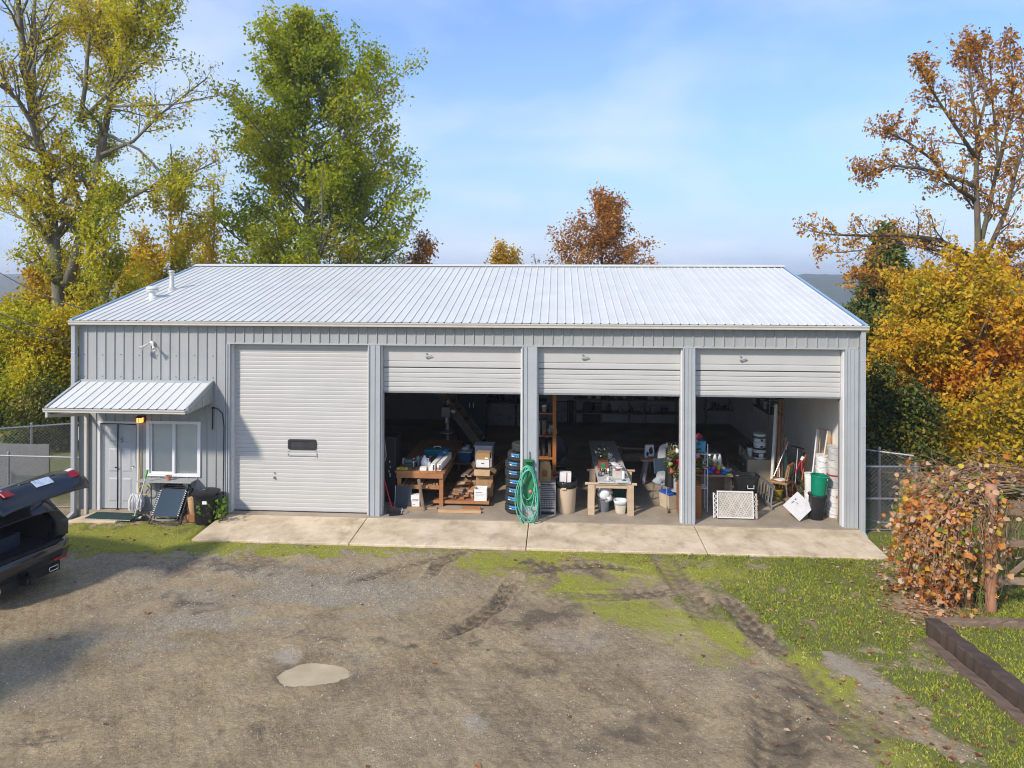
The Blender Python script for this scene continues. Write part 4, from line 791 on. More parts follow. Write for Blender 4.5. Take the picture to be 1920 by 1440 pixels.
def conifer(cx, Y, y0, y1, w, label):
    T = Tree(61); b = V3(cx, y1, Y); tp = V3(cx, y0, Y); b.z = GZ; T.limb([b, tp], .22, .02, 8); tips = []
    H = tp.z-b.z; W_ = w/F*Y/2
    for k in range(340):
        f = T.g.random()**.8; z = tp.z-f*H*.97; rr = W_*min(1, f*2.1+.06)*T.g.uniform(.7, 1.1); a = T.g.uniform(0, 6.28); p = Vector((b.x+(tp.x-b.x)*.5, Y, z)); q = p+Vector((math.cos(a)*rr, math.sin(a)*rr, -.25*rr+.1))
        T.mb.tube([p, p.lerp(q, .6)+Vector((0, 0, .1)), q], [.02, .014, .006], 3, False); T.tips += [p.lerp(q, u)+T.rnd()*.1 for u in (.3, .45, .6, .7, .8, .9, 1.)]
    T.done('conifer_tree', label, 'trees right of the barn', bark_brown, L_cf, .30, tint_by(.5, .3, .2, .8, 0, 0, 8), 9, .15, 1., .15, b, .3)
conifer(1664, 33., 430, 800, 135, 'narrow dark green conifer behind the right roof corner')
# golden shrubby tree and the darker bushes in front of it
def bush(seed, cx, Y, prof_, name, label, lm, size, tint, per, nst, kids=(6, 4), r=.07, spread=.16, keep=1., group=None, L0=1.6, lvl=2, bk=bark_brown, base_py=None, gzz=GZ, droop=.35, aspect=.6, cat='tree', ysp=.7):
    T = Tree(seed); hz = [P(cx, y, Y)[1] for y, _, _ in prof_][::-1]; xl = [V3(l, y, Y).x for y, l, r_ in prof_][::-1]; xr = [V3(r_, y, Y).x for y, l, r_ in prof_][::-1]; b = V3(cx, 800, Y); b.z = gzz
    for i in range(nst):
        z = T.g.uniform(hz[0], hz[-1]); lo, hi_ = float(np.interp(z, hz, xl)), float(np.interp(z, hz, xr)); x = T.g.uniform(lo, hi_); q = Vector((x, Y+T.g.uniform(-1, 1)*ysp*(hi_-lo)*.45, z)); s0 = b+Vector(((x-b.x)*.25, T.g.uniform(-.4, .4), 0))
        pts = [s0, s0.lerp(q, .35)+Vector(((b.x-x)*.08, 0, .25)), s0.lerp(q, .7)+T.rnd()*.1+Vector((0, 0, .15)), q]; p = T.limb(pts, r, .012, 5); T.fork(*p, 7, L0, lvl-1, .45, (25, 75), .05, kids, .2, .5, .006, None, True, 4, .5)
    return T.done(name, label, group, bk, lm, size, tint, per, spread, keep, droop, b, aspect, cat)
GB = [(480, 1790, 1880), (500, 1735, 1905), (530, 1690, 1935), (580, 1655, 1990), (640, 1640, 2010), (700, 1640, 2010), (760, 1655, 2000), (830, 1680, 1990), (880, 1700, 1960)]
bush(71, 1800, 21.5, GB, 'maple_tree', 'big golden yellow and orange shrubby maple right of the barn', L_yo, .125, tint_by(.56, .46, .14, .8, -.035, 3.2, 9), 4, 112, (5, 3), .06, .12, 1., 'trees right of the barn', 1.2)
bush(72, 1640, 24.5, [(600, 1620, 1660), (660, 1615, 1690), (740, 1610, 1720), (820, 1610, 1740), (880, 1610, 1740)], 'green_bush', 'dark green shrub close behind the right corner of the barn', L_dk, .12, tint_by(.66, .45, .2, .6, .05, 2, 10), 4, 50, (5, 4), .05, .17, 1., 'bushes right of the barn', 1., cat='bush')
bush(73, 1760, 19.2, [(760, 1690, 1830), (800, 1670, 1860), (860, 1665, 1880), (890, 1670, 1880)], 'brown_bush', 'orange and olive bush under the golden maple, behind the vine', L_yo, .105, tint_by(.46, .46, .2, .9, 0, 2, 11), 3, 34, (5, 4), .04, .15, 1., 'bushes right of the barn', .9, cat='bush')
bush(74, 1935, 17.5, [(700, 1890, 1990), (780, 1860, 2010), (860, 1840, 2030), (930, 1840, 2030)], 'brown_bush', 'loose yellow and green bush at the right edge above the vine', L_yo, .11, tint_by(.38, .3, .18, .7, 0, 2, 12), 2, 34, (5, 4), .04, .15, .6, 'bushes right of the barn', .9, cat='bush')
bush(75, 1665, 18.2, [(700, 1640, 1690), (780, 1610, 1740), (880, 1590, 1770), (1000, 1590, 1780)], 'green_bush', 'dark green bush behind the chain link gate right of the barn', L_dk, .10, tint_by(.62, .45, .2, .8, 0, 2, 17), 3, 44, (5, 4), .035, .14, 1., 'bushes right of the barn', .8, cat='bush')
# left bushes
bush(81, 45, 24., [(575, 20, 90), (600, -20, 128), (660, -50, 140), (740, -60, 140), (820, -60, 140), (870, -60, 138)], 'yellow_bush', 'tall yellow-green bush at the left edge beside the barn', L_yg, .12, tint_by(.46, .34, .14, .5, .035, 2.2, 13), 3, 80, (6, 4), .06, .17, 1., 'bushes left of the barn', 1.2, cat='bush')
bush(82, 95, 21.5, [(735, 70, 128), (780, 50, 132), (830, 40, 133), (890, 50, 132)], 'yellow_bush', 'low olive bush with yellow leaves just behind the left chain link fence', L_dk, .10, tint_by(.62, .3, .18, .7, 0, 2, 14), 4, 40, (5, 4), .04, .14, 1., 'bushes left of the barn', .8, cat='bush')
bush(83, 100, 28., [(490, 85, 130), (540, 40, 190), (600, 20, 230), (680, 20, 230)], 'yellow_bush', 'golden bush behind the leaning trunks of the tall cottonwood', L_yo, .13, tint_by(.42, .28, .14, .5, 0, 2, 15), 4, 60, (6, 4), .05, .18, .8, 'bushes left of the barn', 1.1, cat='bush')
# tree added out of view at the left to shade the yard
def shade_tree(seed, x, y, h, w, label):
    T = Tree(seed); b = Vector((x, y, GZ)); tr = T.limb([b, b+Vector((.1, 0, h*.4)), b+Vector((0, .1, h))], .2, .03, 7)
    T.fork(*tr, 46, w, 2, .10, (50, 85), .05, (6, 4), .15, .45, .01, lambda p, d: w*(1.05-.6*max(0, (p.z-GZ)/h-.3)), True, 5, .45)
    T.done('cottonwood_tree', label, 'tree added for its shadow', bark_grey, L_gr, .19, tint_by(.42, .3, .12, .3, 0, 0, seed), 4, .2, 1., .5, b)
# ------------------------------------------------------------------ chain link fences
def chain_fence(name, label, p0, p1, h, posts, mid=None, group='chain link fences', z0=GZ-.05, cell=.085, r=.0027):
    p0, p1 = Vector((p0[0], p0[1], 0)), Vector((p1[0], p1[1], 0)); L = (p1-p0).length; u = (p1-p0)/L; b = Vector((p0.x, p0.y, z0)); t = thing(name, label, 'fence', b, math.atan2(u.y, u.x), group)
    mb = MB(); n = int((L+h)/cell)
    for k in range(-int(h/cell), n):
        for sg in (1, -1):
            x0 = k*cell; a, c = (x0, .05), (x0+h, h)
            if sg < 0: a, c = (x0, h), (x0+h, .05)
            (xa, za), (xb, zb) = a, c
            if xb <= 0 or xa >= L: continue
            if xa < 0: za += (zb-za)*(-xa)/(xb-xa); xa = 0
            if xb > L: zb = za+(zb-za)*(L-xa)/(xb-xa); xb = L
            mb.tube([(xa, sg*r, za), (xb, sg*r, zb)], r, 3, False)
            if zb >= h-.01: mb.tube([(xb, 0, h), (xb+.02, 0, h+.045)], r, 3, False)
    tag(mb.build('chain_mesh', galv, t), None, None, None, 'stuff')
    for z in (h-.01,)+((mid,) if mid else ())+(.05,): MB().cyl((0, .02, z), (L, .02, z), .021 if z > .1 else .012, n=8).build('rail', galv, t, smooth='edge')
    for x in posts: MB().cyl((x, .045, -.3), (x, .045, h+.05), .03, n=10).lathe([(.036, h+.05), (.03, h+.08), (0, h+.095)], (x, .045, 0), 10).build('post', galv, t, smooth='edge')
xr0 = 6.58
chain_fence('chain_link_fence', 'chain link gate panel between the barn corner and the vine', (xr0, D+.12), (7.75, D+.18), 1.42, [.03, 1.13], .72, z0=-.12, cell=.10, r=.0034)
chain_fence('chain_link_fence', 'swung chain link gate leaf just behind the right barn corner', (6.66, D+.95), (7.72, D+.34), 1.62, [.02, .55], None, z0=-.12)
q0, q1 = P(0, 857, D+.25), P(128, 858, D+.25)
chain_fence('chain_link_fence', 'chain link fence behind the car, left of the barn corner', (-14.2, D+.35), (-11.15, D+.3), q1[1]+.12, [.03, 1.2, 3.0], .0, z0=-.12)
chain_fence('chain_link_fence', 'chain link fence running back beyond the left corner', (-15.5, D+1.1), (-11.3, D+3.4), 1.55, [.02, 2, 4.6], None, z0=-.12)
pw = MB().box((0, 0, .62), (2.6, .05, 1.3)); t = thing('screen_board', 'pale grey board standing behind the left chain link fence', 'board', (-13.9, D+1.2, GZ)); pw.build('panel', mat('dull_board', (.15, .15, .145), .7), t); MB().b(-1.3, 1.3, .03, .07, 1.1, 1.18).build('batten', w_old, t)
# overhead cables at the left
for a, b_, lab in (((-40, 488), (160, 581), 'overhead cable running down to the left roof corner, highest of the three'), ((-40, 566), (112, 622), 'overhead cable sagging across the yellow bush, middle one of the three'), ((-40, 592), (130, 640), 'overhead cable across the yellow bush, lowest of the three')):
    p, q = V3(*a, 18.5), V3(*b_, 17.5); pts = [p.lerp(q, i/10)-Vector((0, 0, .12*math.sin(math.pi*i/10))) for i in range(11)]; o = pts[0]; tag(MB().tube([v-o for v in pts], .014, 5).build('overhead_cable', blackm, loc=o), lab, 'cable', 'overhead cables')

# ------------------------------------------------------------------ timbers, rustic fence and vine at the right
def timber(name, label, p, q, w, h, m, z=GZ, group='old landscape timbers', rx=0, seed=1):
    p, q = Vector((p[0], p[1], z)), Vector((q[0], q[1], z)); L = (q-p).length; n = 26; g = random.Random(seed); vs = []; ring = [(-.5, 0), (-.46, .9), (-.38, 1), (.38, 1), (.47, .92), (.5, 0)]
    for i in range(n+1):
        for a, b_ in ring: vs.append((L*i/n+(g.uniform(-.012, .012)), a*w+g.uniform(-.014, .014), b_*h+g.uniform(-.014, .014)-.03))
    k = len(ring); fs = [(i*k+j, (i+1)*k+j, (i+1)*k+(j+1) % k, i*k+(j+1) % k) for i in range(n) for j in range(k)]+[tuple(range(k)), tuple(n*k+j for j in range(k))[::-1]]
    o = MB().add(vs, fs).build(name, m, loc=p); o.rotation_euler = (rx, 0, math.atan2(q.y-p.y, q.x-p.x)); return tag(o, label, 'timber', group)
a, b_ = G(1748, 1192, GZ), G(1995, 1395, GZ); a2, b2 = G(1742, 1202, GZ), G(1980, 1400, GZ)
timber('landscape_timber', 'thick dark timber edging the grass at the lower right', a, b_, .24, .30, w_dark, seed=2)
timber('landscape_timber', 'lower weathered timber below the dark one at the lower right', (a2[0]-.06, a2[1]-.06), (b2[0]-.06, b2[1]-.06), .16, .10, wood('dark_weathered_timber', (.16, .11, .075), (.07, .048, .034), 9), seed=3)
c, d = G(1752, 1172, GZ), G(2080, 1178, GZ); timber('landscape_timber', 'low grey timber lying across the grass in front of the vine fence', c, d, .16, .13, w_old, seed=4)
px_, py_ = G(1858, 1147, GZ); fz_top = HC-(905-YH)/F*(-SN*px_+CS*py_)
fen = thing('rustic_fence', 'rustic wooden fence with reddish round post, overgrown by the vine', 'fence', (px_, py_, GZ))
g = random.Random(6); h = fz_top-GZ
pst = MB().tube([(g.uniform(-.01, .01), g.uniform(-.01, .01), -.2+(h+.2)*i/8) for i in range(9)], [.085+g.uniform(-.008, .008) for _ in range(9)], 9); pst.build('post', wood('red_post_wood', (.40, .20, .11), (.22, .11, .06)), fen, smooth=True)
MB().tube([(2.1, .05, -.2), (2.12, .05, h)], .08, 8).build('post', w_old, fen, smooth=True)
for z in (.48, 1.10, 1.62): MB().beam((.03, .08, z), (2.2, .12, z+g.uniform(-.03, .03)), .05, .11).build('rail', w_old, fen)
MB().beam((.15, .06, .42), (.9, .1, 1.05), .04, .07).build('brace', w_old, fen); MB().beam((-.1, .2, 1.70), (2.2, .2, 1.72), .08, .1).build('top_rail', w_old, fen)
def vine():
    T = Tree(91); b = Vector((px_-.3, py_+.6, GZ)); g = T.g; tips = []
    W0 = Vector((px_-.12, py_+.62, 0))
    for i in range(330):                                      # canes fall from the crown of the mound on every side but thin out to the right
        th = g.gauss(3.35, .95) if g.random() < .72 else g.uniform(0, 6.28); left = max(0, -math.cos(th)); k1 = .82+.16*math.sin(3*th+1)+.1*math.sin(7*th)+g.gauss(0, .09)
        Rx = (1.12 if math.cos(th) < 0 else 1.75)*k1; Ry = .95*k1; top = 2.08-.30*left+.14*math.sin(2.3*th)+g.gauss(0, .12); end = (g.uniform(.02, .35) if math.sin(th) < .1 else g.uniform(.3, .8)) if g.random() < .25+.65*left else g.uniform(.8, 1.5); r0 = g.uniform(.0, .45); pts = []
        for k in range(12):
            u = r0+(1.08-r0)*k/11; rr = math.sin(min(1, u)*1.45)*(1-.30*max(0, u-.62)/.4); z = top-(top-end)*max(0, u)**2.6
            pts.append(W0+Vector((math.cos(th)*Rx*rr, math.sin(th)*Ry*rr, GZ+z))+T.rnd()*.035)
        T.mb.tube(pts, [.0085-.005*k/11 for k in range(12)], 4, False)
        for k in range(2, 12):
            p = pts[k]; d_ = .10+.85*left*sstep(.25, .7, np.array(k/11.)).item()
            if g.random() < d_: tips += [p+T.rnd()*.07 for _ in range(2)]
            elif g.random() < .10: tips.append(p+T.rnd()*.05)
    for i in range(95):                                       # long canes sweep over the top and down the left flank
        p0 = Vector((px_+g.uniform(-.1, 1.9), py_+g.uniform(.0, 1.1), GZ+1.85+g.gauss(0, .12))); p1 = Vector((px_+g.uniform(-.5, .6), py_+g.uniform(-.1, .7), GZ+2.28+g.gauss(0, .1))); p2 = Vector((px_-g.uniform(.55, 1.15), py_+g.uniform(-.1, .9), GZ+g.uniform(1.45, 2.05))); p3 = Vector((px_-g.uniform(.5, 1.2), py_+g.uniform(-.3, .9), GZ+g.uniform(.25, 1.3))); pts = []
        for k in range(13): u = k/12; pts.append(p0*(1-u)**3+p1*3*u*(1-u)**2+p2*3*u*u*(1-u)+p3*u**3+T.rnd()*.02)
        T.mb.tube(pts, [.013-.007*k/12 for k in range(13)], 4, False)
        for k in range(4, 13):
            if g.random() < .15+.5*k/12: tips.append(pts[k]+T.rnd()*.06)
    for i in range(170):                                      # tangled bare canes on the crown of the arbour
        a = g.uniform(-.4, 3.4); c0 = W0+Vector((g.uniform(-.7, 1.9), g.uniform(-.6, .8), GZ+1.85+g.uniform(-.15, .22))); pts = [c0]; dr = Vector((math.cos(a), math.sin(a)*.5-.2, .10)).normalized()
        for k in range(7):
            dr = (dr+T.rnd()*.2+Vector((0, 0, -.09))).normalized(); q = pts[-1]+dr*.15
            if q.x < px_-1.15: break
            pts.append(q)
        T.mb.tube(pts, [.007-.0006*k for k in range(len(pts))], 4, False)
        if g.random() < .5: tips.append(pts[g.randrange(len(pts))]+T.rnd()*.05)
    for i in range(90):                                       # loose sprays that break the outline, and leaves at the foot
        th = g.uniform(2.2, 4.4); tips.append(W0+Vector((math.cos(th)*g.uniform(.9, 1.3), math.sin(th)*g.uniform(.7, 1.1), GZ+g.uniform(.05, 1.3))))
    T.tips = tips
    T.done('grape_vine', 'sprawling vine with pale pink, orange and yellow leaves over the rustic fence', None, bark('vine_bark', (.16, .09, .06), (.42, .25, .15)), L_vn, .078, tint_by(.40, .50, .28, 1.1, 0, 0, 16), 3, .06, 1., .6, b, .95, 'vine', True)
vine()
def low_plant(name, label, x, y, z, r, h, n, lm, size, seed, group=None, cat='plant', base=.45):
    T = Tree(seed); g = T.g
    for i in range(n):
        a = g.uniform(0, 6.28); q, qr = T.path((x+g.gauss(0, r*.2), y+g.gauss(0, r*.2), z), (math.cos(a)*.6, math.sin(a)*.6, 1), h*g.uniform(.6, 1.15), .007, 6, .18, .02, .003); T.mb.tube(q, qr, 4, False); T.tips += [p+T.rnd()*.03 for p in q[2:]]
    T.done(name, label, group, bark_brown, lm, size, tint_by(base, .15, .12, 2., 0, 0, seed), 2, .035, 1., .1, (x, y, z), .7, cat)
L_bright = leafmat('bright_green_leaf', [(0, (.05, .13, .015)), (.5, (.14, .27, .025)), (1, (.30, .34, .04))], .4)
x, y = G(1700, 1115, GZ); 
x, y = G(1715, 1120, GZ); low_plant('leafy_weed', 'bright green leafy weed at the foot of the vine', G(1830, 1128, GZ)[0], G(1830, 1128, GZ)[1], GZ, .3, .45, 16, L_bright, .10, 93)
x, y = P(412, 960, D-.35)[0], D-.35; low_plant('green_shrub', 'small bright green shrub beside the black trash can', x, y, GZ, .25, .62, 15, L_bright, .085, 92, None, 'shrub')

# ------------------------------------------------------------------ things by the office door
dm = thing('doormat', 'dark green doormat with pale edge on the doorstep', 'doormat', (-9.95, D-.33, -.045), R(-2)); MB().b(-.55, .55, -.22, .22, -.004, .018).build('mat_body', mat('mat_green', (.02, .045, .04), .95, 0, .3, 40, bump=.5, bs=150), dm)
mb = MB()
for i in range(22): mb.b(-.53+i*.05, -.505+i*.05, -.235, -.221, .0, .014)
mb.build('fringe', white_f, dm)
px0, pz0 = P(316, 890, D-.2); pot = thing('clay_pot', 'small terracotta pot on the shelf under the window', 'pot', (px0, D-.2, .76)); MB().lathe([(.05, 0), (.062, .08), (.07, .08), (.07, .105), (.06, .105), (.052, .03), (0, .03)], n=18).build('pot_body', mat('terracotta', (.50, .26, .17), .8), pot, smooth='edge'); MB().lathe([(.058, .085), (0, .09)], n=14).build('soil', mat('soil', (.05, .035, .025), .95), pot)
# green-white squeegee mop leaning
def wall_lean(px, py, y=-.03): X, z = P(px, py, D+y); return Vector((X, D+y, z))
m0 = Vector((*G(252, 973, GZ), GZ)); m1 = wall_lean(276, 884, -.36); mp = thing('sponge_mop', 'white handled mop with green head and green grip leaning on the shelf', 'mop', m0); d = m1-m0
MB().cyl((0, 0, .05), d*.86, .014, n=8).build('handle', white_p, mp, smooth='edge'); MB().cyl(d*.86, d*1.03, .020, .026, 10).build('grip', mat('lime_plastic', (.12, .48, .08), .4), mp, smooth='edge'); MB().box((0, 0, .03), (.30, .10, .035), (0, 0, .2)).build('mop_head', white_f, mp, bevel=.01); MB().box((0, 0, .06), (.16, .07, .03), (0, 0, .2), .6).build('clamp', MATS['lime_plastic'], mp)
m0 = wall_lean(258, 940, -.10); t = thing('string_mop', 'string mop with fluffy white head turned down beside the door', 'mop', (m0.x, m0.y, GZ)); mb = MB(); g = random.Random(8)
for i in range(190):
    a = g.uniform(0, 6.28); r = g.uniform(.02, .17); p0 = Vector((0, -.02, .42)); p1 = Vector((math.cos(a)*r*.8, math.sin(a)*r*.4-.03, .42+g.uniform(-.02, .10))); p2 = Vector((math.cos(a)*r, math.sin(a)*r*.5-.05, .40-g.uniform(.08, .26))); mb.tube([p0, p1, (p1+p2)/2+Vector((math.cos(a), math.sin(a), 0))*.03, p2], .012, 4)
mb.build('mop_head', white_f, t); MB().cyl((0, .05, .05), (.02, .08, 1.45), .013, n=8).build('handle', mat('bamboo_yellow', (.50, .36, .10), .6), t, smooth='edge')
ring = [(.17+.13*math.cos(a), -.02, .60+.11*math.sin(a)) for a in np.linspace(0, 6.283, 20)[:-1]]; MB().tube(ring, .012, 6, closed=True).build('yellow_loop', MATS['bamboo_yellow'], t, smooth=True)
# folded reclining chairs
def recliner(label, px0, px1, py_b, py_t, dy, tilt, fabric, skew):
    x0 = P(px0, py_b, D-dy)[0]; x1 = P(px1, py_b, D-dy)[0]; w = x1-x0; t = thing('folding_recliner', label, 'folding chair', ((x0+x1)/2, D-dy, GZ), R(skew), 'folded recliners under the window', R(-tilt)); H = .80
    f = MB()
    def loop(w_, z0, z1, y): return [(-w_/2, y, z0+.05), (-w_/2, y, z1-.05), (-w_/2+.05, y, z1), (w_/2-.05, y, z1), (w_/2, y, z1-.05), (w_/2, y, z0+.05), (w_/2-.05, y, z0), (-w_/2+.05, y, z0)]
    f.tube(loop(w, .0, H, 0), .014, 6, closed=True).build('outer_frame', blackm, t, smooth=True); MB().tube(loop(w-.09, .06, H+.02, -.05), .012, 6, closed=True).build('inner_frame', blackm, t, smooth=True)
    MB().tube([(-w/2-.02, .04, .02), (-w/2-.02, .05, H*.8)], .013, 6).build('leg', blackm, t); MB().tube([(w/2+.02, .04, .02), (w/2+.02, .05, H*.8)], .013, 6).build('leg', blackm, t)
    fb = MB(); n = 10; vs = []
    for i in range(n+1):
        for j in range(n+1): u, v = i/n, j/n; vs.append((-w/2+.075+(w-.15)*u, -.06+.022*math.sin(math.pi*u)*(1), .17+(H-.19)*v))
    fb.add(vs, [(i*(n+1)+j, (i+1)*(n+1)+j, (i+1)*(n+1)+j+1, i*(n+1)+j+1) for i in range(n) for j in range(n)]).build('sling', fabric, t, smooth=True)
    lc = MB()
    for s_ in (-1, 1):
        for k in range(13): z = .2+k*.045; lc.box((s_*(w/2-.055), -.058, z), (.045, .008, .012), (0, s_*.5, 0))
    lc.build('lacing', white_f, t); MB().tube([(-w/2+.1, -.05, .10), (0, -.07, .06), (w/2-.1, -.05, .11)], .012, 6).build('arm_tube', alu, t)
recliner('folded recliner with navy blue sling leaning foremost under the window', 277, 335, 973, 910, .62, 36, navy, -2); recliner('folded black recliner leaning behind the navy one', 288, 345, 968, 908, .42, 33, black_p, 3)
x, z = P(362, 940, D-.22); lg = thing('log_section', 'upright round log beside the trash can', 'log', (x, D-.22, GZ+.16)); 
MB().lathe([(.125, 0), (.12, .02), (.118, .33), (.11, .345)], n=16).build('log_body', w_pine, lg, smooth='edge'); MB().lathe([(.108, .347), (0, .348)], n=16).build('cut_face', mat('cut_wood', (.50, .33, .18), .8), lg)
x, z = P(348, 962, D-.34); t = thing('wood_block', 'orange wooden block on the ground under the log', 'block', (x+.06, D-.30, GZ), .15); MB().b(-.16, .16, -.12, .12, 0, .16).build('block', w_red, t, bevel=.006); MB().b(-.14, .02, -.125, -.12, .03, .13).build('notch_face', w_pine, t)
def round_bin(name, label, x, y, z, r0, r1, h, m, cat, tilt=(0, 0, 0), lip=.02, wall=.012, n=24, group=None, inner=True):
    t = thing(name, label, cat, (x, y, z), tilt[2], group, tilt[0], tilt[1]); pr = [(r0*.96, 0), (r0, .02), (r1, h-.04), (r1+lip, h-.035), (r1+lip, h), (r1-wall, h), (r0-wall, .03), (0, .03)]; MB().lathe(pr, n=n).build('bin_body', m, t, smooth='edge'); return t
x = P(385, 965, D-.42)[0]; t = thing('trash_can', 'black lidded trash can between the log and the green shrub', 'trash can', (x, D-.40, GZ)); MB().lathe([(.19, 0), (.20, .02), (.245, .62), (.26, .62), (.26, .66)], n=22, sq=.35).build('can_body', black_p, t, smooth='edge'); MB().lathe([(.285, .655), (.285, .69), (.24, .715), (.08, .745), (.07, .76), (0, .765)], n=24, sq=.3).build('lid', black_p, t, smooth='edge')
for s_ in (-1, 1): MB().box((s_*.285, 0, .63), (.05, .14, .03)).build('handle', black_p, t, bevel=.008)
MB().box((.10, -.262, .52), (.10, .004, .07)).build('sticker', white_b, t)

# ------------------------------------------------------------------ the dark car with its tailgate up
def car():
    paint = NT('car_paint'); paint.col((.010, .012, .016)); paint.rough(.22); paint.p.inputs['Coat Weight'].default_value = .6; paint.p.inputs['Coat Roughness'].default_value = .04; paint = paint.m
    tint_g = mat('tinted_window', (.02, .022, .024), .08, 0, .1, 3, spec=.7); trimb = mat('cargo_trim', (.022, .022, .024), .85, 0, .2, 12)
    lat, Z = -8.24, 11.98; cx, cy = CS*lat-SN*Z, SN*lat+CS*Z; hd = (-.965, .262); hx, hy = CS*hd[0]-SN*hd[1], SN*hd[0]+CS*hd[1]
    t = thing('parked_car', 'dark hatchback car with open tailgate cut by the left edge', 'car', (cx, cy, GZ), math.atan2(hy, hx))   # local +x = forwards, y = to the car's left
    hw = .93
    # body stations: x, belt half width, sill z, belt z, roof z, roof half width
    st = [(.05, .86, .42, 1.02, 1.30, .66), (.38, .90, .38, 1.02, 1.62, .62), (1.0, .925, .30, 1.0, 1.69, .68), (2.0, .93, .28, .98, 1.70, .69), (2.8, .93, .28, .97, 1.66, .68), (3.35, .92, .30, .96, 1.30, .70), (3.7, .91, .32, .95, 1.02, .72), (4.3, .88, .38, .88, .92, .70), (4.62, .74, .42, .74, .78, .6)]
    vs = []; k = 12
    for x, w, zs, zb, zr, rw_ in st:
        half = [(w*.93, zs), (w, zs+.16), (w, (zs+zb)/2+.08), (w*.975, zb), (rw_+.10, zb+(zr-zb)*.55), (rw_, zr-.03)]
        vs += [(x, -y, z) for y, z in half]+[(x, y, z) for y, z in half[::-1]]
    n = len(st); fs = []; gl = MB()
    for i in range(n-1):
        for j in range(k-1): fs.append((i*k+j, i*k+j+1, (i+1)*k+j+1, (i+1)*k+j))
    fs.append(tuple((n-1)*k+j for j in range(k))); body = MB().add(vs, fs).build('body', paint, t, smooth=True)
    md = body.modifiers.new('solid', 'SOLIDIFY'); md.thickness = .05; md.offset = -1; md = body.modifiers.new('sub', 'SUBSURF'); md.levels = 1; md.render_levels = 2
    for s_ in (-1, 1):
        for xa, xb in ((.45, 1.25), (1.35, 2.15), (2.25, 3.0)):
            za, zb_ = 1.06, 1.44 if xa > .4 else 1.3; mb = MB(); pts = [(xa, s_*.905, za), (xb, s_*.91, za), (xb-.04, s_*.805, zb_), (xa+.08, s_*.80, zb_)]; mb.prism(pts, (0, s_*.006, 0)); mb.build('side_window', tint_g, t)
    # cargo opening frame, floor, side trims, seat backs
    fr = MB(); o_ = [(-.86, .80), (-.87, 1.05), (-.66, 1.52), (-.50, 1.60), (.50, 1.60), (.66, 1.52), (.87, 1.05), (.86, .80)]; i_ = [(-.70, .80), (-.72, 1.05), (-.55, 1.45), (-.44, 1.50), (.44, 1.50), (.55, 1.45), (.72, 1.05), (.70, .80)]
    kk = len(o_); ln = lambda z: max(0, z-1.05)*.62; vs = [(-.02+ln(z), y, z) for y, z in o_]+[(.03+ln(z), y, z) for y, z in i_]+[(.25+ln(z), y*.99, z) for y, z in i_]; fr.add(vs, [(a, a+1, a+1+kk, a+kk) for a in range(kk-1)]+[(a+kk, a+1+kk, a+1+2*kk, a+2*kk) for a in range(kk-1)]); fr.build('hatch_frame', paint, t, smooth=True)
    MB().b(.03, 1.25, -.72, .72, .70, .74).build('cargo_floor', trimb, t); MB().b(.2, 1.25, .70, .76, .74, 1.2).build('cargo_trim', trimb, t); MB().b(.2, 1.25, -.76, -.70, .74, 1.2).build('cargo_trim', trimb, t); MB().box((1.28, 0, 1.02), (.14, 1.3, .62), (0, .18, 0)).build('seat_back', trimb, t, bevel=.04)
    for s_ in (-.38, .38): MB().box((1.36, s_, 1.42), (.09, .26, .18)).build('headrest', trimb, t, bevel=.03)
    MB().box((.6, .05, .86), (.5, .62, .24), (0, 0, .15)).build('cargo_box', mat('dark_blue_case', (.02, .035, .06), .5), t, bevel=.02)
    # bumper, wrapped round the rear
    bp = MB(); prof_ = [(0, .36), (-.06, .42), (-.10, .56), (-.09, .70), (-.03, .76), (.06, .78)]; vs = []; sec = [(-.93, .55), (-.925, .25), (-.86, .08), (-.65, .0), (0, -.04), (.65, .0), (.86, .08), (.925, .25), (.93, .55)]
    for y, x in sec:
        for dx, z in prof_: vs.append((x+dx*(1 if abs(y) < .9 else .3), y*(1+(-dx*.35 if abs(y) > .8 else 0)), z+.0))
    m = len(prof_); bp.add(vs, [(i*m+j, i*m+j+1, (i+1)*m+j+1, (i+1)*m+j) for i in range(len(sec)-1) for j in range(m-1)]); b0 = bp.build('bumper', paint, t, smooth=True)
    MB().box((-.06, 0, .76), (.12, 1.36, .02)).build('sill_plate', trimb, b0)
    for s_ in (-.62, .62):
        MB().box((-.105, s_, .46), (.02, .26, .045)).build('reflector', mat('red_reflector', (.35, .02, .012), .25), b0, bevel=.006); MB().tube([(-.06, s_*.86+a, b_) for a, b_ in ((-.09, .30), (-.08, .335), (.08, .335), (.09, .30), (.08, .265), (-.08, .265))], .012, 6, closed=True).build('exhaust_tip', chrome, t, smooth=True)
    MB().b(-.02, .5, -.7, .7, .22, .38).build('undertray', black_p, t); h_ = MB().box((-.08, .0, .30), (.22, .16, .12)).build('tow_hitch', blackm, t, bevel=.01); MB().box((-.20, 0, .30), (.04, .09, .09)).build('hitch_socket', blackm, h_)
    for s_ in (-1, 1): MB().prism([(.0, s_*.875, .80), (.30, s_*.925, .86), (.30, s_*.91, 1.04), (.03, s_*.86, 1.02)], (0, s_*.012, 0)).build('rear_light_housing', black_p, t)
    # wheels
    for x, s_ in ((.95, 1), (.95, -1), (3.75, 1), (3.75, -1)):
        w = MB().lathe([(.20, -.11), (.30, -.11), (.335, -.07), (.335, .07), (.30, .11), (.20, .11)], (x, s_*.82, .335), 24, rot(R(90), 0, 0)).build('wheel', rubber, t, smooth='edge'); MB().lathe([(.21, 0), (.19, .02), (.05, .03), (0, .05)], (x, s_*.91, .335), 20, rot(R(-90*s_), 0, 0)).build('rim', alu, w, smooth='edge')
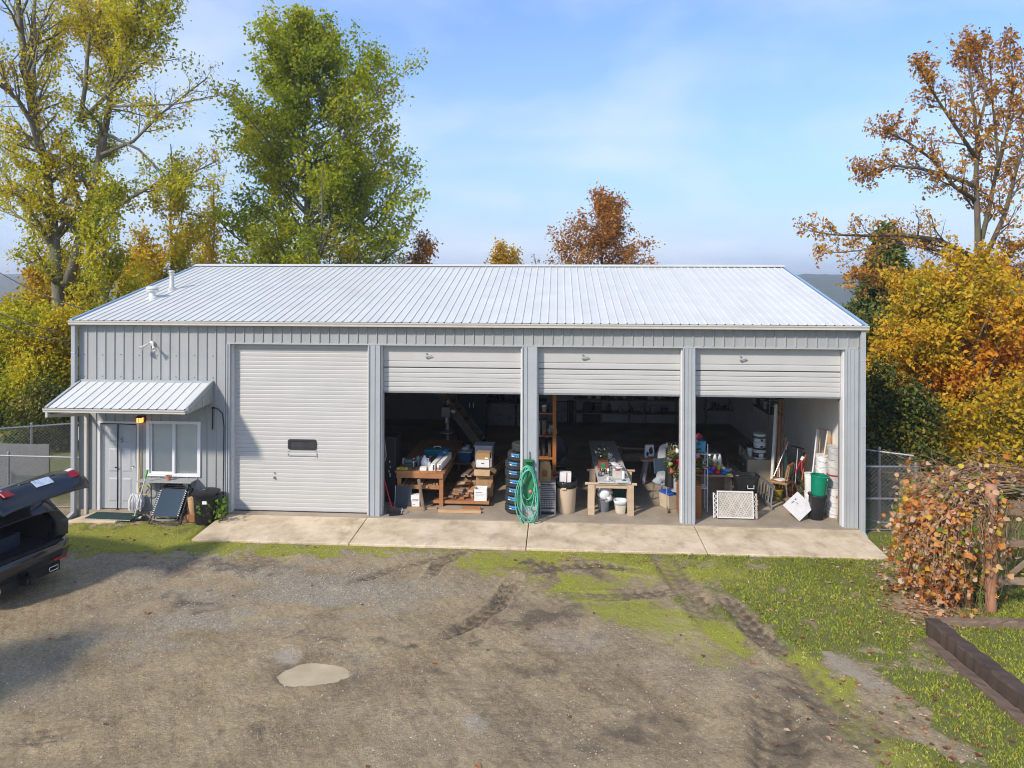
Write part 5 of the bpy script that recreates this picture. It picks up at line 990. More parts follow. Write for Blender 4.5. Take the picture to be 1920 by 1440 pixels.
    # raised tailgate: hinge at the roof's rear edge
    tg_ = bpy.data.objects.new('tailgate', None); COL.objects.link(tg_); tg_.parent = t; tg_.location = (.36, 0, 1.68); tg_.scale = (1, 1, .92)
    # closed profile seen side-on runs back from the hinge: s along the gate, h outward (up)
    pr = [(0, .02), (-.14, .13), (-.30, .25), (-.44, .335), (-.56, .365), (-.68, .345), (-.80, .27), (-.90, .16), (-.96, .05)]; wd_ = [.58, .61, .66, .72, .78, .82, .84, .84, .80]; vs = []; cols = [-1, -.94, -.7, -.35, 0, .35, .7, .94, 1]
    for (s_, h_), w in zip(pr, wd_):
        for c_ in cols: vs.append((s_+.05*c_*c_, c_*w, h_-.05*c_*c_-(.05 if abs(c_) == 1 else 0)))
    nn = len(cols); sk = MB().add(vs, [(i*nn+j, (i+1)*nn+j, (i+1)*nn+j+1, i*nn+j+1) for i in range(len(pr)-1) for j in range(nn-1)]); o = sk.build('gate_skin', paint, tg_, smooth=True); md = o.modifiers.new('s', 'SOLIDIFY'); md.thickness = .035; md.offset = -1; md = o.modifiers.new('b', 'SUBSURF'); md.render_levels = 2; md.levels = 1
    MB().add([(-.06, -.48, .075), (-.38, -.56, .292), (-.38, 0, .318), (-.38, .56, .292), (-.06, .48, .075), (-.06, 0, .090)], [(0, 1, 2, 5), (5, 2, 3, 4)]).build('rear_window', tint_g, tg_)
    MB().prism([(.06, -.55, .05), (-.10, -.58, .155), (-.13, -.58, .150), (.06, -.55, .02)], (0, 1.12, 0)).build('spoiler', paint, tg_, bevel=.008)
    MB().box((-.775, 0, .335), (.16, .32, .012), (0, R(-34), 0)).build('license_plate', mat('plate_blue_white', (.55, .63, .72), .4, 0, .25, 12), tg_); MB().box((-.655, 0, .372), (.04, .66, .025), (0, R(-14), 0)).build('plate_garnish', mat('dark_chrome', (.2, .2, .21), .2, .8), tg_, bevel=.006)
    for s_ in (-1, 1):
        MB().box((-.735, s_*.58, .296), (.17, .25, .035), (s_*.12, R(-30), 0)).build('tail_light', mat('tail_light_red', (.26, .008, .02), .2, 0, .1, 6), tg_, bevel=.012); MB().box((-.60, s_*.60, .338), (.09, .26, .03), (s_*.12, R(-8), 0)).build('reverse_light', mat('tail_light_clear', (.70, .67, .67), .2), tg_, bevel=.01)
    MB().tube([(.28, -.66, 1.45), (-.05, -.70, 1.84)], .014, 6).tube([(.28, .66, 1.45), (-.05, .70, 1.84)], .014, 6).build('gas_strut', blackm, t)
    MB().box((-.55, 0, .372), (.05, .16, .012), (0, 0, 0)).build('badge', chrome, tg_, bevel=.004)
car()
shade_tree(96, -10.2, 6.2, 2.8, 1.1, 'unseen bushy tree added beside the yard to cast shade')  # stands outside the view, put there for its shadow on the gravel
# ------------------------------------------------------------------ contents of the bays
def floor_at(px, py, z=0.): x, y = G(px, py, z); return Vector((x, y, z))
def carton(name, label, cat, c, s, rz, m, flaps=None, group=None, marks=None, tilt=0, open_=False):
    t = thing(name, label, cat, c, rz, group, 0, tilt); w, d, h = s; e = .006
    mb = MB().b(-w/2, w/2, -d/2, -d/2+e, 0, h).b(-w/2, w/2, d/2-e, d/2, 0, h).b(-w/2, -w/2+e, -d/2+e, d/2-e, 0, h).b(w/2-e, w/2, -d/2+e, d/2-e, 0, h).b(-w/2+e, w/2-e, -d/2+e, d/2-e, 0, e)
    mb.build('box_body', m, t)
    if not open_ and not flaps: MB().b(-w/2+.001, w/2-.001, -d/2+.001, -.002, h+.001, h+.005).b(-w/2+.001, w/2-.001, .002, d/2-.001, h+.001, h+.005).build('lid_flaps', m, t)
    for f in flaps or ():
        sd_, ang = f; L = d*.48
        if sd_ in 'lr': s_ = -1 if sd_ == 'l' else 1; a = R(ang); p = [(s_*w/2, -d/2, h), (s_*w/2, d/2, h), (s_*(w/2+L*math.cos(a)), d/2, h+L*math.sin(a)), (s_*(w/2+L*math.cos(a)), -d/2, h+L*math.sin(a))]
        else: s_ = -1 if sd_ == 'f' else 1; a = R(ang); p = [(-w/2, s_*d/2, h), (w/2, s_*d/2, h), (w/2, s_*(d/2+L*math.cos(a)), h+L*math.sin(a)), (-w/2, s_*(d/2+L*math.cos(a)), h+L*math.sin(a))]
        MB().prism(p, (0, 0, .005)).build('flap', m, t)
    for mk in marks or (): x0, x1, z0, z1, mm = mk; MB().b(x0*w, x1*w, -d/2-.0025, -d/2-.0005, z0*h, z1*h).build('print', mm, t)
    return t
ink = mat('ink', (.05, .05, .055), .8)
def board(name, label, p, q, w, h, m, group=None, roll=0, cat='board'):
    p, q = Vector(p), Vector(q); o = MB().beam((0, 0, 0), q-p, w, h, roll).build(name, m, loc=p, bevel=.003); return tag(o, label, cat, group)

# ---- lumber bay: workbench
wl_, wr_ = floor_at(746, 950), floor_at(829, 950); Yb = wr_.y; xb0 = P(744, 950, Yb)[0]; xb1 = P(831, 950, Yb)[0]; LB = 3.2; TB = P(800, 883, Yb)[1]
wb = thing('workbench', 'reddish wooden workbench crowded with tools, white jug and boxes', 'workbench', ((xb0+xb1)/2, Yb, 0)); hw = (xb1-xb0)/2
g = random.Random(3)
for k in range(6):
    x0 = -hw-.04+k*(2*hw+.08)/6; MB().b(x0+.002, x0+(2*hw+.08)/6-.002, -.05, LB, TB-.04, TB+g.uniform(-.002, .002)).build('top_plank', w_red, wb)
MB().b(-hw, hw, -.045, -.005, TB-.16, TB-.043).build('apron', w_red, wb); MB().b(hw-.04, hw, 0, LB, TB-.16, TB-.043).build('apron', w_red, wb); MB().b(-hw, -hw+.04, 0, LB, TB-.16, TB-.043).build('apron', w_red, wb)
for x in (-hw+.05, hw-.05):
    for y in (.05, LB-.1): MB().b(x-.045, x+.045, y-.045, y+.045, 0, TB-.16).build('leg', w_red, wb, bevel=.004)
MB().b(-hw+.09, hw-.09, .0, .04, .40, .49).build('rail', w_red, wb); MB().b(-hw+.1, hw-.1, .05, LB-.1, .40, .42).build('shelf', w_old, wb)
for k in range(13): x = -hw+.14+k*.072; board('offcut', ('offcut on the lower shelf of the workbench, %s' % ('far left end', 'second from the left end', 'third from the left end', 'fourth from the left end', 'fifth from the left end', 'sixth, left of the middle', 'middle one', 'just right of the middle', 'fifth from the right end', 'fourth from the right end', 'third from the right end', 'second from the right end', 'far right end')[k]), (wb.location.x+x, Yb+.02+g.uniform(-.1, .12), .445+g.uniform(0, .05)), (wb.location.x+x+g.uniform(-.04, .10), Yb+1.5, .46+g.uniform(0, .16)), .05, .03, (w_pine, w_old, w_pine)[k % 3], 'offcuts on the workbench shelf')
def onb(px, py, dy=.1): x, z = P(px, py, Yb+dy); return x
wx = wb.location.x
lv = thing('spirit_level', 'yellow spirit level at the left end of the workbench', 'level', (onb(755, 880), Yb+.06, TB)); MB().b(-.13, .13, -.02, .02, 0, .055).build('level_body', yellowp, lv, bevel=.003); MB().b(-.04, -.01, -.022, -.019, .02, .04).b(.04, .07, -.022, -.019, .02, .04).build('vial', black_p, lv)
def jug(label, x, y, z, m=pail_w, s=1., group=None):
    t = thing('plastic_jug', label, 'jug', (x, y, z), 0, group); MB().lathe([(.075*s, 0), (.082*s, .01*s), (.082*s, .13*s), (.06*s, .185*s), (.026*s, .225*s), (.024*s, .24*s)], n=18, sq=.35).build('jug_body', m, t, smooth='edge'); MB().lathe([(.028*s, .238*s), (.028*s, .262*s), (0, .264*s)], n=12).build('cap', white_p, t, smooth='edge'); MB().tube([(.05*s, -.0, .20*s), (.095*s, 0, .19*s), (.10*s, 0, .13*s), (.083*s, 0, .10*s)], .011*s, 6).build('handle', m, t, smooth=True); return t
jug('white plastic jug standing on the workbench', onb(796, 878, .35), Yb+.35, TB, s=1.05)
for k, (px, py, w, d, h, rz, lab, dy) in enumerate(((794, 882, .155, .12, .07, 0, 'small white carton at the front edge of the workbench', .08), (808, 882, .10, .12, .075, .05, 'second small white carton, right of the first on the workbench', .08), (803, 868, .10, .10, .12, .1, 'white carton behind the two small ones on the workbench', .35))): carton('small_carton', lab, 'carton', (onb(px, py, dy), Yb+dy, TB), (w, d, h), rz, white_b, None, 'white cartons on the workbench')
for k, (px, lab) in enumerate(((814, 'left one of two long white fluorescent tube cartons on the workbench'), (826, 'right one of two long white fluorescent tube cartons with orange end'))):
    t = carton('tube_carton', lab, 'carton', (onb(px, 880, .05), Yb+.62, TB), (.10, 1.15, .15), -.06, white_b, None, 'long cartons on the workbench')
    MB().b(-.045, .0, -.578, -.5755, .01, .075).build('end_print', mat('orange_print', (.6, .18, .03), .6), t); MB().b(.005, .04, -.5785, -.5755, .02, .13).build('end_print', ink, t)
t = thing('tool_case', 'teal tool case lying at the back of the workbench', 'tool case', (onb(816, 860, 1.2), Yb+1.5, TB)); MB().box((0, 0, .09), (.62, .34, .17)).build('case_body', teal, t, bevel=.02); MB().tube([(-.08, 0, .18), (-.08, 0, .225), (.08, 0, .225), (.08, 0, .18)], .014, 6).build('handle', white_p, t); MB().b(-.311, .311, -.172, .172, .088, .096).build('seam', black_p, t)
t = thing('tool_pouch', 'blue zipped pouch tilted on top of the white tube cartons', 'pouch', (onb(827, 858, .7), Yb+.85, TB+.16), -.5, None, 0, -.45); MB().box((0, 0, .05), (.38, .13, .09), (0, 0, 0), .7).build('pouch_body', bluep, t, bevel=.02); MB().b(-.18, .18, -.004, .004, .095, .104).build('zip', ink, t)
t = thing('bench_vice', 'grey green bench grinder on the left of the workbench', 'grinder', (onb(766, 872, .4), Yb+.45, TB)); MB().cyl((-.09, 0, .10), (.09, 0, .10), .07, n=16).build('motor', mat('machine_green', (.10, .16, .13), .45, .2), t, smooth='edge'); MB().b(-.08, .08, -.07, .07, 0, .05).build('foot', MATS['machine_green'], t, bevel=.006); t['label'] = 'green bench grinder on the left half of the workbench'; t.name = 'bench_grinder'
for s_ in (-1, 1): MB().cyl((s_*.10, 0, .10), (s_*.145, 0, .10), .085, n=18).build('grinding_wheel', grey_f, t, smooth='edge')
t = thing('clamp', 'upright steel bar clamp beside the grinder on the workbench', 'clamp', (onb(775, 880, .15), Yb+.2, TB)); MB().b(-.012, .012, -.005, .005, 0, .24).build('bar', alu, t); MB().box((0, -.03, .02), (.04, .09, .035)).box((0, -.03, .20), (.04, .09, .035)).build('jaw', blackm, t, bevel=.004)
for k, (px, h, r, m, lab, dy) in enumerate(((784, .21, .055, galv, 'tall grey tin on the workbench left of the jug', .5), (789, .18, .05, galv, 'shorter grey tin on the workbench touching the jug', .6), (779, .12, .04, black_p, 'squat black tin between the clamp and the grey tins', .4), (806, .15, .06, mat('brown_tin', (.12, .06, .04), .5), 'brown tin on the workbench behind the jug', .8))):
    t = thing('tin_can', lab, 'tin', (onb(px, 872, dy), Yb+dy, TB), 0, 'tins on the workbench'); MB().lathe([(r, 0), (r, h)], n=16).build('can_body', m, t, smooth='edge'); MB().lathe([(r+.004, h-.008), (r+.004, h+.004), (r-.008, h+.002), (0, h+.002)], n=16).build('lid', alu, t, smooth='edge')
# things leaning below
x0, x1 = P(741, 950, Yb-.15)[0], P(771, 950, Yb-.15)[0]; zt = P(750, 922, Yb-.1)[1]
t = thing('charcoal_sheet', 'charcoal panel leaning on the left front leg of the workbench', 'panel', ((x0+x1)/2, Yb-.17, 0), 0, None, R(-9)); MB().b(-(x1-x0)/2, (x1-x0)/2, 0, .022, 0, .50).build('panel_face', mat('charcoal_board', (.045, .05, .058), .6, 0, .1, 9), t); MB().b(-(x1-x0)/2-.012, -(x1-x0)/2-.001, -.002, .026, 0, .5).build('edge_strip', alu, t)
x, y = P(779, 950, Yb-.1)[0], Yb-.06
t = carton('paper_box', 'white box with handwriting under the workbench', 'box', (x, y, .02), (.20, .16, .27), 0, white_b, None, None, ((-.3, .4, .62, .66, ink),)); wr = [(-.07, .14), (-.05, .155), (-.035, .14), (-.02, .152), (-.005, .14), (.01, .155), (.02, .14), (.04, .165), (.06, .15), (.07, .17)]; MB().tube([(a, -.083, b_) for a, b_ in wr], .004, 4).tube([(-.05, -.083, .06), (0, -.083, .065)], .004, 4).build('handwriting', ink, t)
board('two_by_four', 'brown plank leaning upright against the front of the workbench', (P(794, 955, Yb-.28)[0], Yb-.28, .0), (P(785, 896, Yb-.07)[0], Yb-.075, TB-.17), .09, .04, w_old, None, R(90))
board('floor_plank', 'pale plank lying on the floor under the front of the workbench', (P(765, 953, Yb-.1)[0], Yb-.2, .02), (P(822, 955, Yb)[0], Yb-.16, .02), .09, .035, w_pine)
# broom and dustpan
b0 = floor_at(737, 962); b1 = P3(712, 866, D+.42); t = thing('broom', 'red handled broom standing against the door post', 'broom', b0); d = Vector(b1)-b0
MB().cyl(d*.10, d, .014, n=8).build('handle', redp, t, smooth='edge'); q = d.to_track_quat('Z', 'Y').to_matrix(); MB().box(d*.09, (.26, .05, .07), (0, 0, .15), .6).build('head', redp, t, bevel=.01); MB().box((0, 0, .065), (.30, .07, .13), (0, 0, .15), .85).build('bristles', black_p, t)
dp = floor_at(741, 965); t = thing('dustpan', 'black dustpan with chrome lip lying at the broom', 'dustpan', (dp.x, dp.y, 0), .3); MB().prism([(-.14, -.08, .0), (.14, -.08, .0), (.13, .10, .03), (-.13, .10, .03)], (0, 0, .02)).build('pan', black_p, t); MB().tube([(.12, -.08, .03), (.16, -.03, .12), (.12, .04, .17)], .012, 6).build('lip', chrome, t, smooth=True)
# hanging hose loop at the left post
lp = [P3(a, b_, D+.36) for a, b_ in ((713, 738), (715, 770), (718, 805), (722, 835), (724, 855), (721, 866), (715, 868), (711, 862))]; o = Vector(lp[0]); t = tag(MB().tube([Vector(p)-o for p in lp], .013, 7).build('air_hose', mat('grey_hose', (.28, .28, .27), .5), loc=o, smooth=True), 'grey air hose hanging in a loop behind the door post', 'hose')
lp = [P3(a, b_, D+.9) for a, b_ in ((728, 868), (729, 878), (728, 886), (730, 893))]; t = thing('tape_roll', 'strip of white paint spots on the dark cabinet behind the broom', 'cabinet', (lp[0][0]-.1, D+1.0, 0)); MB().b(-.22, .26, .02, .5, 0, 1.55).build('cabinet_body', mat('dark_cabinet', (.025, .025, .03), .5), t, bevel=.01); g = random.Random(2); mb = MB()
for p in lp: mb.box((p[0]-lp[0][0]+.1+g.uniform(-.01, .01), .012, p[2]), (.02, .012, .05+.04*(p is lp[-1])))
mb.build('spots', white_p, t); MB().b(.016, .022, .012, .02, .05, 1.5).build('door_gap', ink, t); t.name = 'dark_cabinet'; t['label'] = 'dark cabinet with white paint spots, left of the workbench'

# lumber cart
c0 = floor_at(820, 951); c1 = floor_at(916, 952); Yc = c0.y+.12; xc0, xc1 = P(812, 950, Yc)[0], P(917, 950, Yc)[0]; ct = thing('lumber_cart', 'low wooden cart on casters under the lumber stack', 'cart', ((xc0+xc1)/2, Yc, 0)); hw = (xc1-xc0)/2
for k in range(5): MB().b(-hw, hw, .02+k*.5, .40+k*.5, .105, .125).build('deck_board', w_red, ct)
MB().b(-hw, hw, -.02, .018, .06, .125).build('front_beam', w_red, ct); MB().b(hw-.06, hw, .02, 2.4, .04, .10).build('side_beam', w_red, ct); MB().b(-hw, -hw+.06, .02, 2.4, .04, .10).build('side_beam', w_red, ct)
for x in (-hw+.0, hw-.06):
    for y in (.06, 2.3): cw = MB().cyl((x-.018, y, .04), (x+.018, y, .04), .04, n=14).build('caster', rubber, ct, smooth='edge'); MB().b(x-.025, x+.025, y-.02, y+.02, .075, .10).build('fork', alu, cw)
rows = []; g = random.Random(14); xs0 = P(838, 930, Yc+.05)[0]; xs1 = P(886, 930, Yc+.05)[0]; z = .128; kk = 0; names_h = ('bottom', 'second', 'third', 'fourth', 'fifth', 'sixth', 'seventh')
for row in range(7):
    n = (6, 5, 5, 4, 4, 3, 3)[row]; th = g.choice((.04, .045, .05)) if row else .05; wtot = (xs1-xs0)*(1-.04*row); x = xs0+.03*row
    for k in range(n):
        w = wtot/n*.97; xx = x+(k+.5)*wtot/n+g.uniform(-.008, .008); y0 = Yc+.02+g.uniform(0, .28)+(.25 if row > 4 else 0)
        lab = '%s board in the %s layer of the lumber stack on the cart' % (('leftmost', 'second', 'third', 'fourth', 'fifth', 'rightmost')[k] if k < n-1 else 'rightmost', names_h[row] if row < 6 else 'top')
        board('lumber_board', lab, (xx, y0, z+th/2), (xx+.55+g.uniform(-.04, .04), Yc+2.6+g.uniform(0, .8), z+th/2), w, th-.003, (w_red, w_pine, w_old, w_red, w_old)[(row*2+k) % 5], 'boards stacked on the lumber cart'); kk += 1
    z += th+.002
tb = thing('torn_cardboard', 'crumpled piece of cardboard on top of the lumber stack', 'cardboard', (P(866, 900, Yc+.2)[0], Yc+.3, z)); MB().add([(-.12, -.1, .0), (.06, -.12, .01), (.13, .02, .09), (.03, .12, .02), (-.13, .08, .02), (.04, .0, .04), (.07, -.02, .15)], [(0, 1, 5), (1, 2, 5), (2, 3, 5), (3, 4, 5), (4, 0, 5), (1, 2, 6), (2, 5, 6)]).build('sheet', card2, tb)
for k, (a, b_, lab) in enumerate((((868, 893), (893, 862), 'long grey board running back over the lumber stack, left of three'), ((874, 890), (903, 860), 'long grey board running back over the lumber stack, middle of three'), ((880, 893), (911, 862), 'long grey board running back over the lumber stack, right of three'))): board('long_board', lab, P3(*a, Yc+.5), P3(*b_, Yc+3.4), .10, .035, w_old, 'long boards over the lumber stack')
board('cedar_plank', 'orange cedar plank lying on the floor before the cart, front one', (*G(822, 957, .04), .035), (*G(902, 959, .04), .035), .10, .06, w_pine, 'cedar planks on the floor'); q = G(866, 952, .04); board('cedar_plank', 'shorter reddish cedar plank lying on the floor behind the front one', (q[0], q[1], .04), (*G(901, 953, .04), .04), .09, .07, w_red, 'cedar planks on the floor')
cxy = lambda px, py, dy: (P(px, py, Yc+dy)[0], Yc+dy)
x, y = cxy(902, 945, .16); carton('white_box', 'white printed carton with open top on the right end of the cart', 'carton', (x, y, .127), (.29, .30, .27), 0, white_b, (('r', 75),), 'cartons on the lumber cart', ((-.4, .1, .72, .75, ink), (-.4, .3, .6, .62, grey_f), (-.4, .3, .52, .54, grey_f), (-.4, .2, .44, .46, grey_f)), open_=True)
x, y = cxy(909, 922, .55); carton('brown_box', 'brown carton behind the white printed one, carrying the stack', 'carton', (x, y, .127), (.40, .36, .50), .05, card, None, 'cartons on the lumber cart', ((-.35, .3, .8, .88, mat('dark_brown_print', (.15, .08, .03), .8)),))
x, y = cxy(906, 910, .48); carton('open_box', 'open brown carton with a flap hanging to the right', 'carton', (x, y, .63), (.38, .30, .14), -.08, card2, (('r', -35), ('f', -60), ('l', 60)), 'cartons on the lumber cart', None, 0, True)
x, y = cxy(906, 890, .62); carton('file_box', 'white file box with a hand slot in the middle of the stack', 'carton', (x, y, .79), (.31, .30, .17), .02, white_b, None, 'cartons on the lumber cart', ((-.12, .12, .52, .64, ink),))
x, y = cxy(907, 874, .65); carton('brown_lid_box', 'brown carton with white label on top of the file box', 'carton', (x, y, .966), (.33, .28, .15), -.05, card, None, 'cartons on the lumber cart', ((.15, .40, .15, .35, white_b),))
x, y = cxy(908, 862, 1.6); t = thing('grey_crate', 'pale grey plastic crate behind the carton stack', 'crate', (x, y, 0)); MB().box((0, 0, .55), (.42, .40, 1.04), (0, 0, 0), 1.06).build('crate_body', mat('crate_grey', (.40, .41, .44), .5), t, bevel=.012); MB().b(-.25, .25, -.235, .235, 1.07, 1.10).build('rim', MATS['crate_grey'], t, bevel=.006)
x, y = cxy(873, 862, 2.6); zc = P(873, 864, Yc+2.6)[1]; t = thing('blue_tote', 'blue plastic tote on the bench end behind the lumber', 'tote', (x, y, zc)); MB().box((0, 0, .13), (.30, .30, .26), (0, 0, 0), 1.1).build('tote_body', bluep, t, bevel=.015); MB().b(-.18, .18, -.18, .18, .26, .285).build('lid', pail_w, t, bevel=.006)
st_ = thing('back_stand', 'dark wooden stand carrying the blue tote', 'stand', (x, y+.05, 0)); MB().b(-.5, .5, -.25, .4, zc-.05, zc-.002).build('stand_top', w_old, st_)
for a in (-.42, .42):
    for b_ in (-.2, .34): MB().b(a-.04, a+.04, b_-.04, b_+.04, 0, zc-.05).build('leg', w_old, st_)
t = thing('folded_rags', 'pale folded rags lying on the lid of the blue tote', 'rags', (x, y, zc+.286)); MB().blob((0, 0, .05), (.14, .1, .05), 3, .3).build('rag', white_f, t, smooth=True); MB().blob((.05, .02, .11), (.09, .08, .04), 4, .3).build('rag', grey_f, t, smooth=True)
# drill press and dark shelving deeper in the bay
x, y = P(838, 850, D+4.2)[0], D+4.2; t = thing('drill_press', 'tall dark drill press standing deep in the lumber bay', 'drill press', (x, y, 0)); MB().b(-.25, .25, -.25, .2, 0, .06).build('base', blackm, t); MB().cyl((0, .08, .06), (0, .08, 1.9), .05, n=12).build('column', galv, t); MB().box((0, -.05, 1.62), (.26, .55, .30)).build('head', mat('machine_grey', (.16, .17, .17), .45, .3), t, bevel=.03); MB().cyl((0, -.18, 1.30), (0, -.18, 1.5), .03, n=10).build('chuck', alu, t); MB().cyl((0, -.15, 1.02), (0, -.15, 1.05), .2, n=16).build('table', galv, t); MB().cyl((.13, -.1, 1.6), (.24, -.1, 1.6), .05, n=10).build('motor', white_p, t)
for k in range(3): a = k*2.1; MB().cyl((.14, -.12, 1.45), (.14+.02, -.12+.18*math.cos(a), 1.45+.18*math.sin(a)), .01, n=6).build('feed_lever', blackm, t)
stc = thing('wooden_stair', 'steep wooden stair rising in the dark behind the workbench', 'stair', (-4.6, D+6.0, 0)); a0, a1 = Vector((1.6, 0, 0)), Vector((-.9, 0, 3.4))
a0, a1 = Vector((2.2, 0, .2)), Vector((-.4, 0, 3.6))
for yy in (0, .9): MB().beam(a0+Vector((0, yy, 0)), a1+Vector((0, yy, 0)), .05, .24).build('stringer', w_old, stc)
for k in range(12): p = a0.lerp(a1, (k+.5)/12); MB().b(p.x-.12, p.x+.12, .03, .87, p.z-.02, p.z+.02).build('tread', w_old, stc)
wall_y = D+DEP-.16
def shelf_unit(label, x0, x1, y, zs, d, seed, nmax=14, hmax=.28, group='dark shelves along the back wall', h=None):
    t = thing('wall_shelving', label, 'shelving', ((x0+x1)/2, y, 0), 0, group); hw = (x1-x0)/2; g = random.Random(seed)
    for z in zs: MB().b(-hw, hw, -d, 0, z-.035, z).build('shelf', w_old, t)
    for x in (-hw+.03, hw-.03): MB().b(x-.03, x+.03, -d+.02, -d+.08, 0, h or zs[-1]+.0).build('upright', w_old, t)
    return t
DK = [mat('jar_dark', (.05, .045, .04), .4, 0, .3), mat('jar_grey', (.22, .21, .20), .4, 0, .3), mat('jar_pale', (.5, .49, .46), .5, 0, .2), mat('jar_brown', (.12, .07, .04), .5, 0, .3), mat('jar_blue', (.03, .06, .12), .4, 0, .3), MATS['dark_cabinet']]
def stock(x0, x1, y, z, seed, n, hmin, hmax, place, group):
    g = random.Random(seed); order = ('leftmost', 'second from left', 'third from left', 'fourth from left', 'fifth from left', 'sixth from left', 'seventh from left', 'eighth from left', 'ninth from left', 'tenth from left', 'eleventh from left', 'twelfth from left')
    for k in range(n):
        x = x0+(k+.5)*(x1-x0)/n; w = (x1-x0)/n*g.uniform(.45, .8); h = g.uniform(hmin, hmax); m = g.choice(DK); bottle = g.random() < .55
        t = thing('bottle' if bottle else 'storage_box', '%s item on %s' % (order[k] if k < n-1 or n < 3 else 'rightmost', place), 'bottle' if bottle else 'box', (x, y, z), 0, group)
        if bottle: r = min(w/2, .07); MB().lathe([(r, 0), (r, h*.62), (r*.35, h*.8), (r*.35, h*.93)], n=10).build('bottle_body', m, t, smooth='edge'); MB().lathe([(r*.42, h*.92), (r*.42, h), (0, h)], n=8).build('cap', g.choice(DK), t)
        else: MB().b(-w/2, w/2, -.12, .12, 0, h).build('box_body', m, t, bevel=.005); MB().b(-w/2-.004, w/2+.004, -.124, .124, h-.03, h+.004).build('lid', g.choice(DK), t)
bx0, bx1 = P(1075, 800, wall_y)[0], P(1285, 800, wall_y)[0]
t = shelf_unit('long back bench with bottles standing on it, behind the sawhorse table', bx0, bx1, wall_y, (.45, .95), .6, 1); stock(bx0+.1, bx1-.2, wall_y-.3, .95, 4, 12, .16, .34, 'the long back bench behind the sawhorse table', 'bottles and boxes on the back bench'); stock(bx0+.3, bx1-.6, wall_y-.3, .45, 5, 8, .2, .4, 'the lower shelf of the long back bench', 'boxes under the back bench')
t = shelf_unit('dark back wall shelf in the middle above the bottles', P(1125, 800, wall_y)[0], P(1180, 800, wall_y)[0], wall_y, (1.45, 1.78, 2.1), .28, 2); stock(P(1128, 800, wall_y)[0], P(1178, 800, wall_y)[0], wall_y-.14, 1.45, 6, 9, .12, .26, 'the lower tier of the middle back wall shelf', 'jars on the middle wall shelf'); stock(P(1128, 800, wall_y)[0], P(1178, 800, wall_y)[0], wall_y-.14, 1.78, 7, 8, .12, .26, 'the second tier of the middle back wall shelf', 'jars on the middle wall shelf')
t = shelf_unit('dark shallow rack of small tins at the right of the back wall', P(1208, 800, wall_y)[0], P(1268, 800, wall_y)[0], wall_y, (1.42, 1.6, 1.78, 1.95), .2, 3); stock(P(1211, 800, wall_y)[0], P(1266, 800, wall_y)[0], wall_y-.1, 1.6, 8, 10, .08, .13, 'the shallow tin rack on the back wall', 'tins on the wall rack'); stock(P(1211, 800, wall_y)[0], P(1266, 800, wall_y)[0], wall_y-.1, 1.42, 18, 10, .08, .13, 'the lowest board of the shallow tin rack', 'tins on the wall rack')
hi_ = thing('high_shelf', 'long high shelf running along the back wall near the ceiling', 'shelf', (2.2, wall_y, 2.75)); MB().b(-3.4, 3.9, -.35, 0, 0, .04).build('shelf', w_old, hi_)
for k in range(8): MB().prism([(-3.2+k, -.03, 0), (-3.2+k, -.3, 0), (-3.2+k, -.03, -.28)], (.03, 0, 0)).build('bracket', w_old, hi_)
stock(-1.0, 4.0, wall_y-.18, 2.79, 9, 12, .12, .3, 'the high shelf along the back wall', 'boxes on the high shelf')
for px, py, w, h, lab, m in ((1110, 776, .62, .75, 'dark framed board hanging on the back wall above the bench', DK[0]), (1056, 775, .45, .85, 'pale board hanging on the back wall left of the dark framed one', DK[1]), (1072, 772, .28, .8, 'narrow dark panel hanging between the two boards on the back wall', DK[5]), (945, 750, 1.1, .4, 'framed cabinet door on the dark back wall of the lumber bay', DK[1]), (960, 780, .9, .03, 'thin rail on the back wall of the lumber bay', DK[2])):
    x, z = P(px, py, wall_y); t = thing('wall_board', lab, 'board', (x, wall_y, z-h/2)); MB().b(-w/2, w/2, -.04, 0, 0, h).build('panel', m, t); 
    if h > .1: MB().b(-w/2-.03, -w/2, -.05, 0, -.03, h+.03).b(w/2, w/2+.03, -.05, 0, -.03, h+.03).b(-w/2, w/2, -.05, 0, h, h+.03).b(-w/2, w/2, -.05, 0, -.03, 0).build('frame', DK[5], t)
t = thing('tall_locker', 'tall dark green cupboard in the depth of the lumber bay', 'cupboard', (P(884, 800, D+7)[0], D+7, 0)); MB().b(-.45, .45, 0, .5, 0, 3.2).build('cupboard_body', mat('locker_green', (.01, .035, .03), .5), t); MB().b(-.006, .006, -.01, 0, .05, 3.1).build('door_gap', ink, t); MB().b(-.08, -.05, -.03, 0, 1.2, 1.35).b(.05, .08, -.03, 0, 1.2, 1.35).build('handle', alu, t)
t = thing('work_counter', 'dark counter with white doors at the back of the lumber bay', 'counter', (P(940, 850, D+9.5)[0], D+9.6, 0)); MB().b(-1.6, 1.6, -.05, .7, .92, .98).build('counter_top', blackm, t)
for k in range(3): MB().b(-1.5+k*1.02, -.55+k*1.02, -.02, .0, .1, .88).build('cupboard_door', DK[1], t)
stock(P(925, 800, D+9.7)[0], P(978, 800, D+9.7)[0], D+9.8, .98, 11, 7, .15, .4, 'the dark counter at the back of the lumber bay', 'things on the back counter')
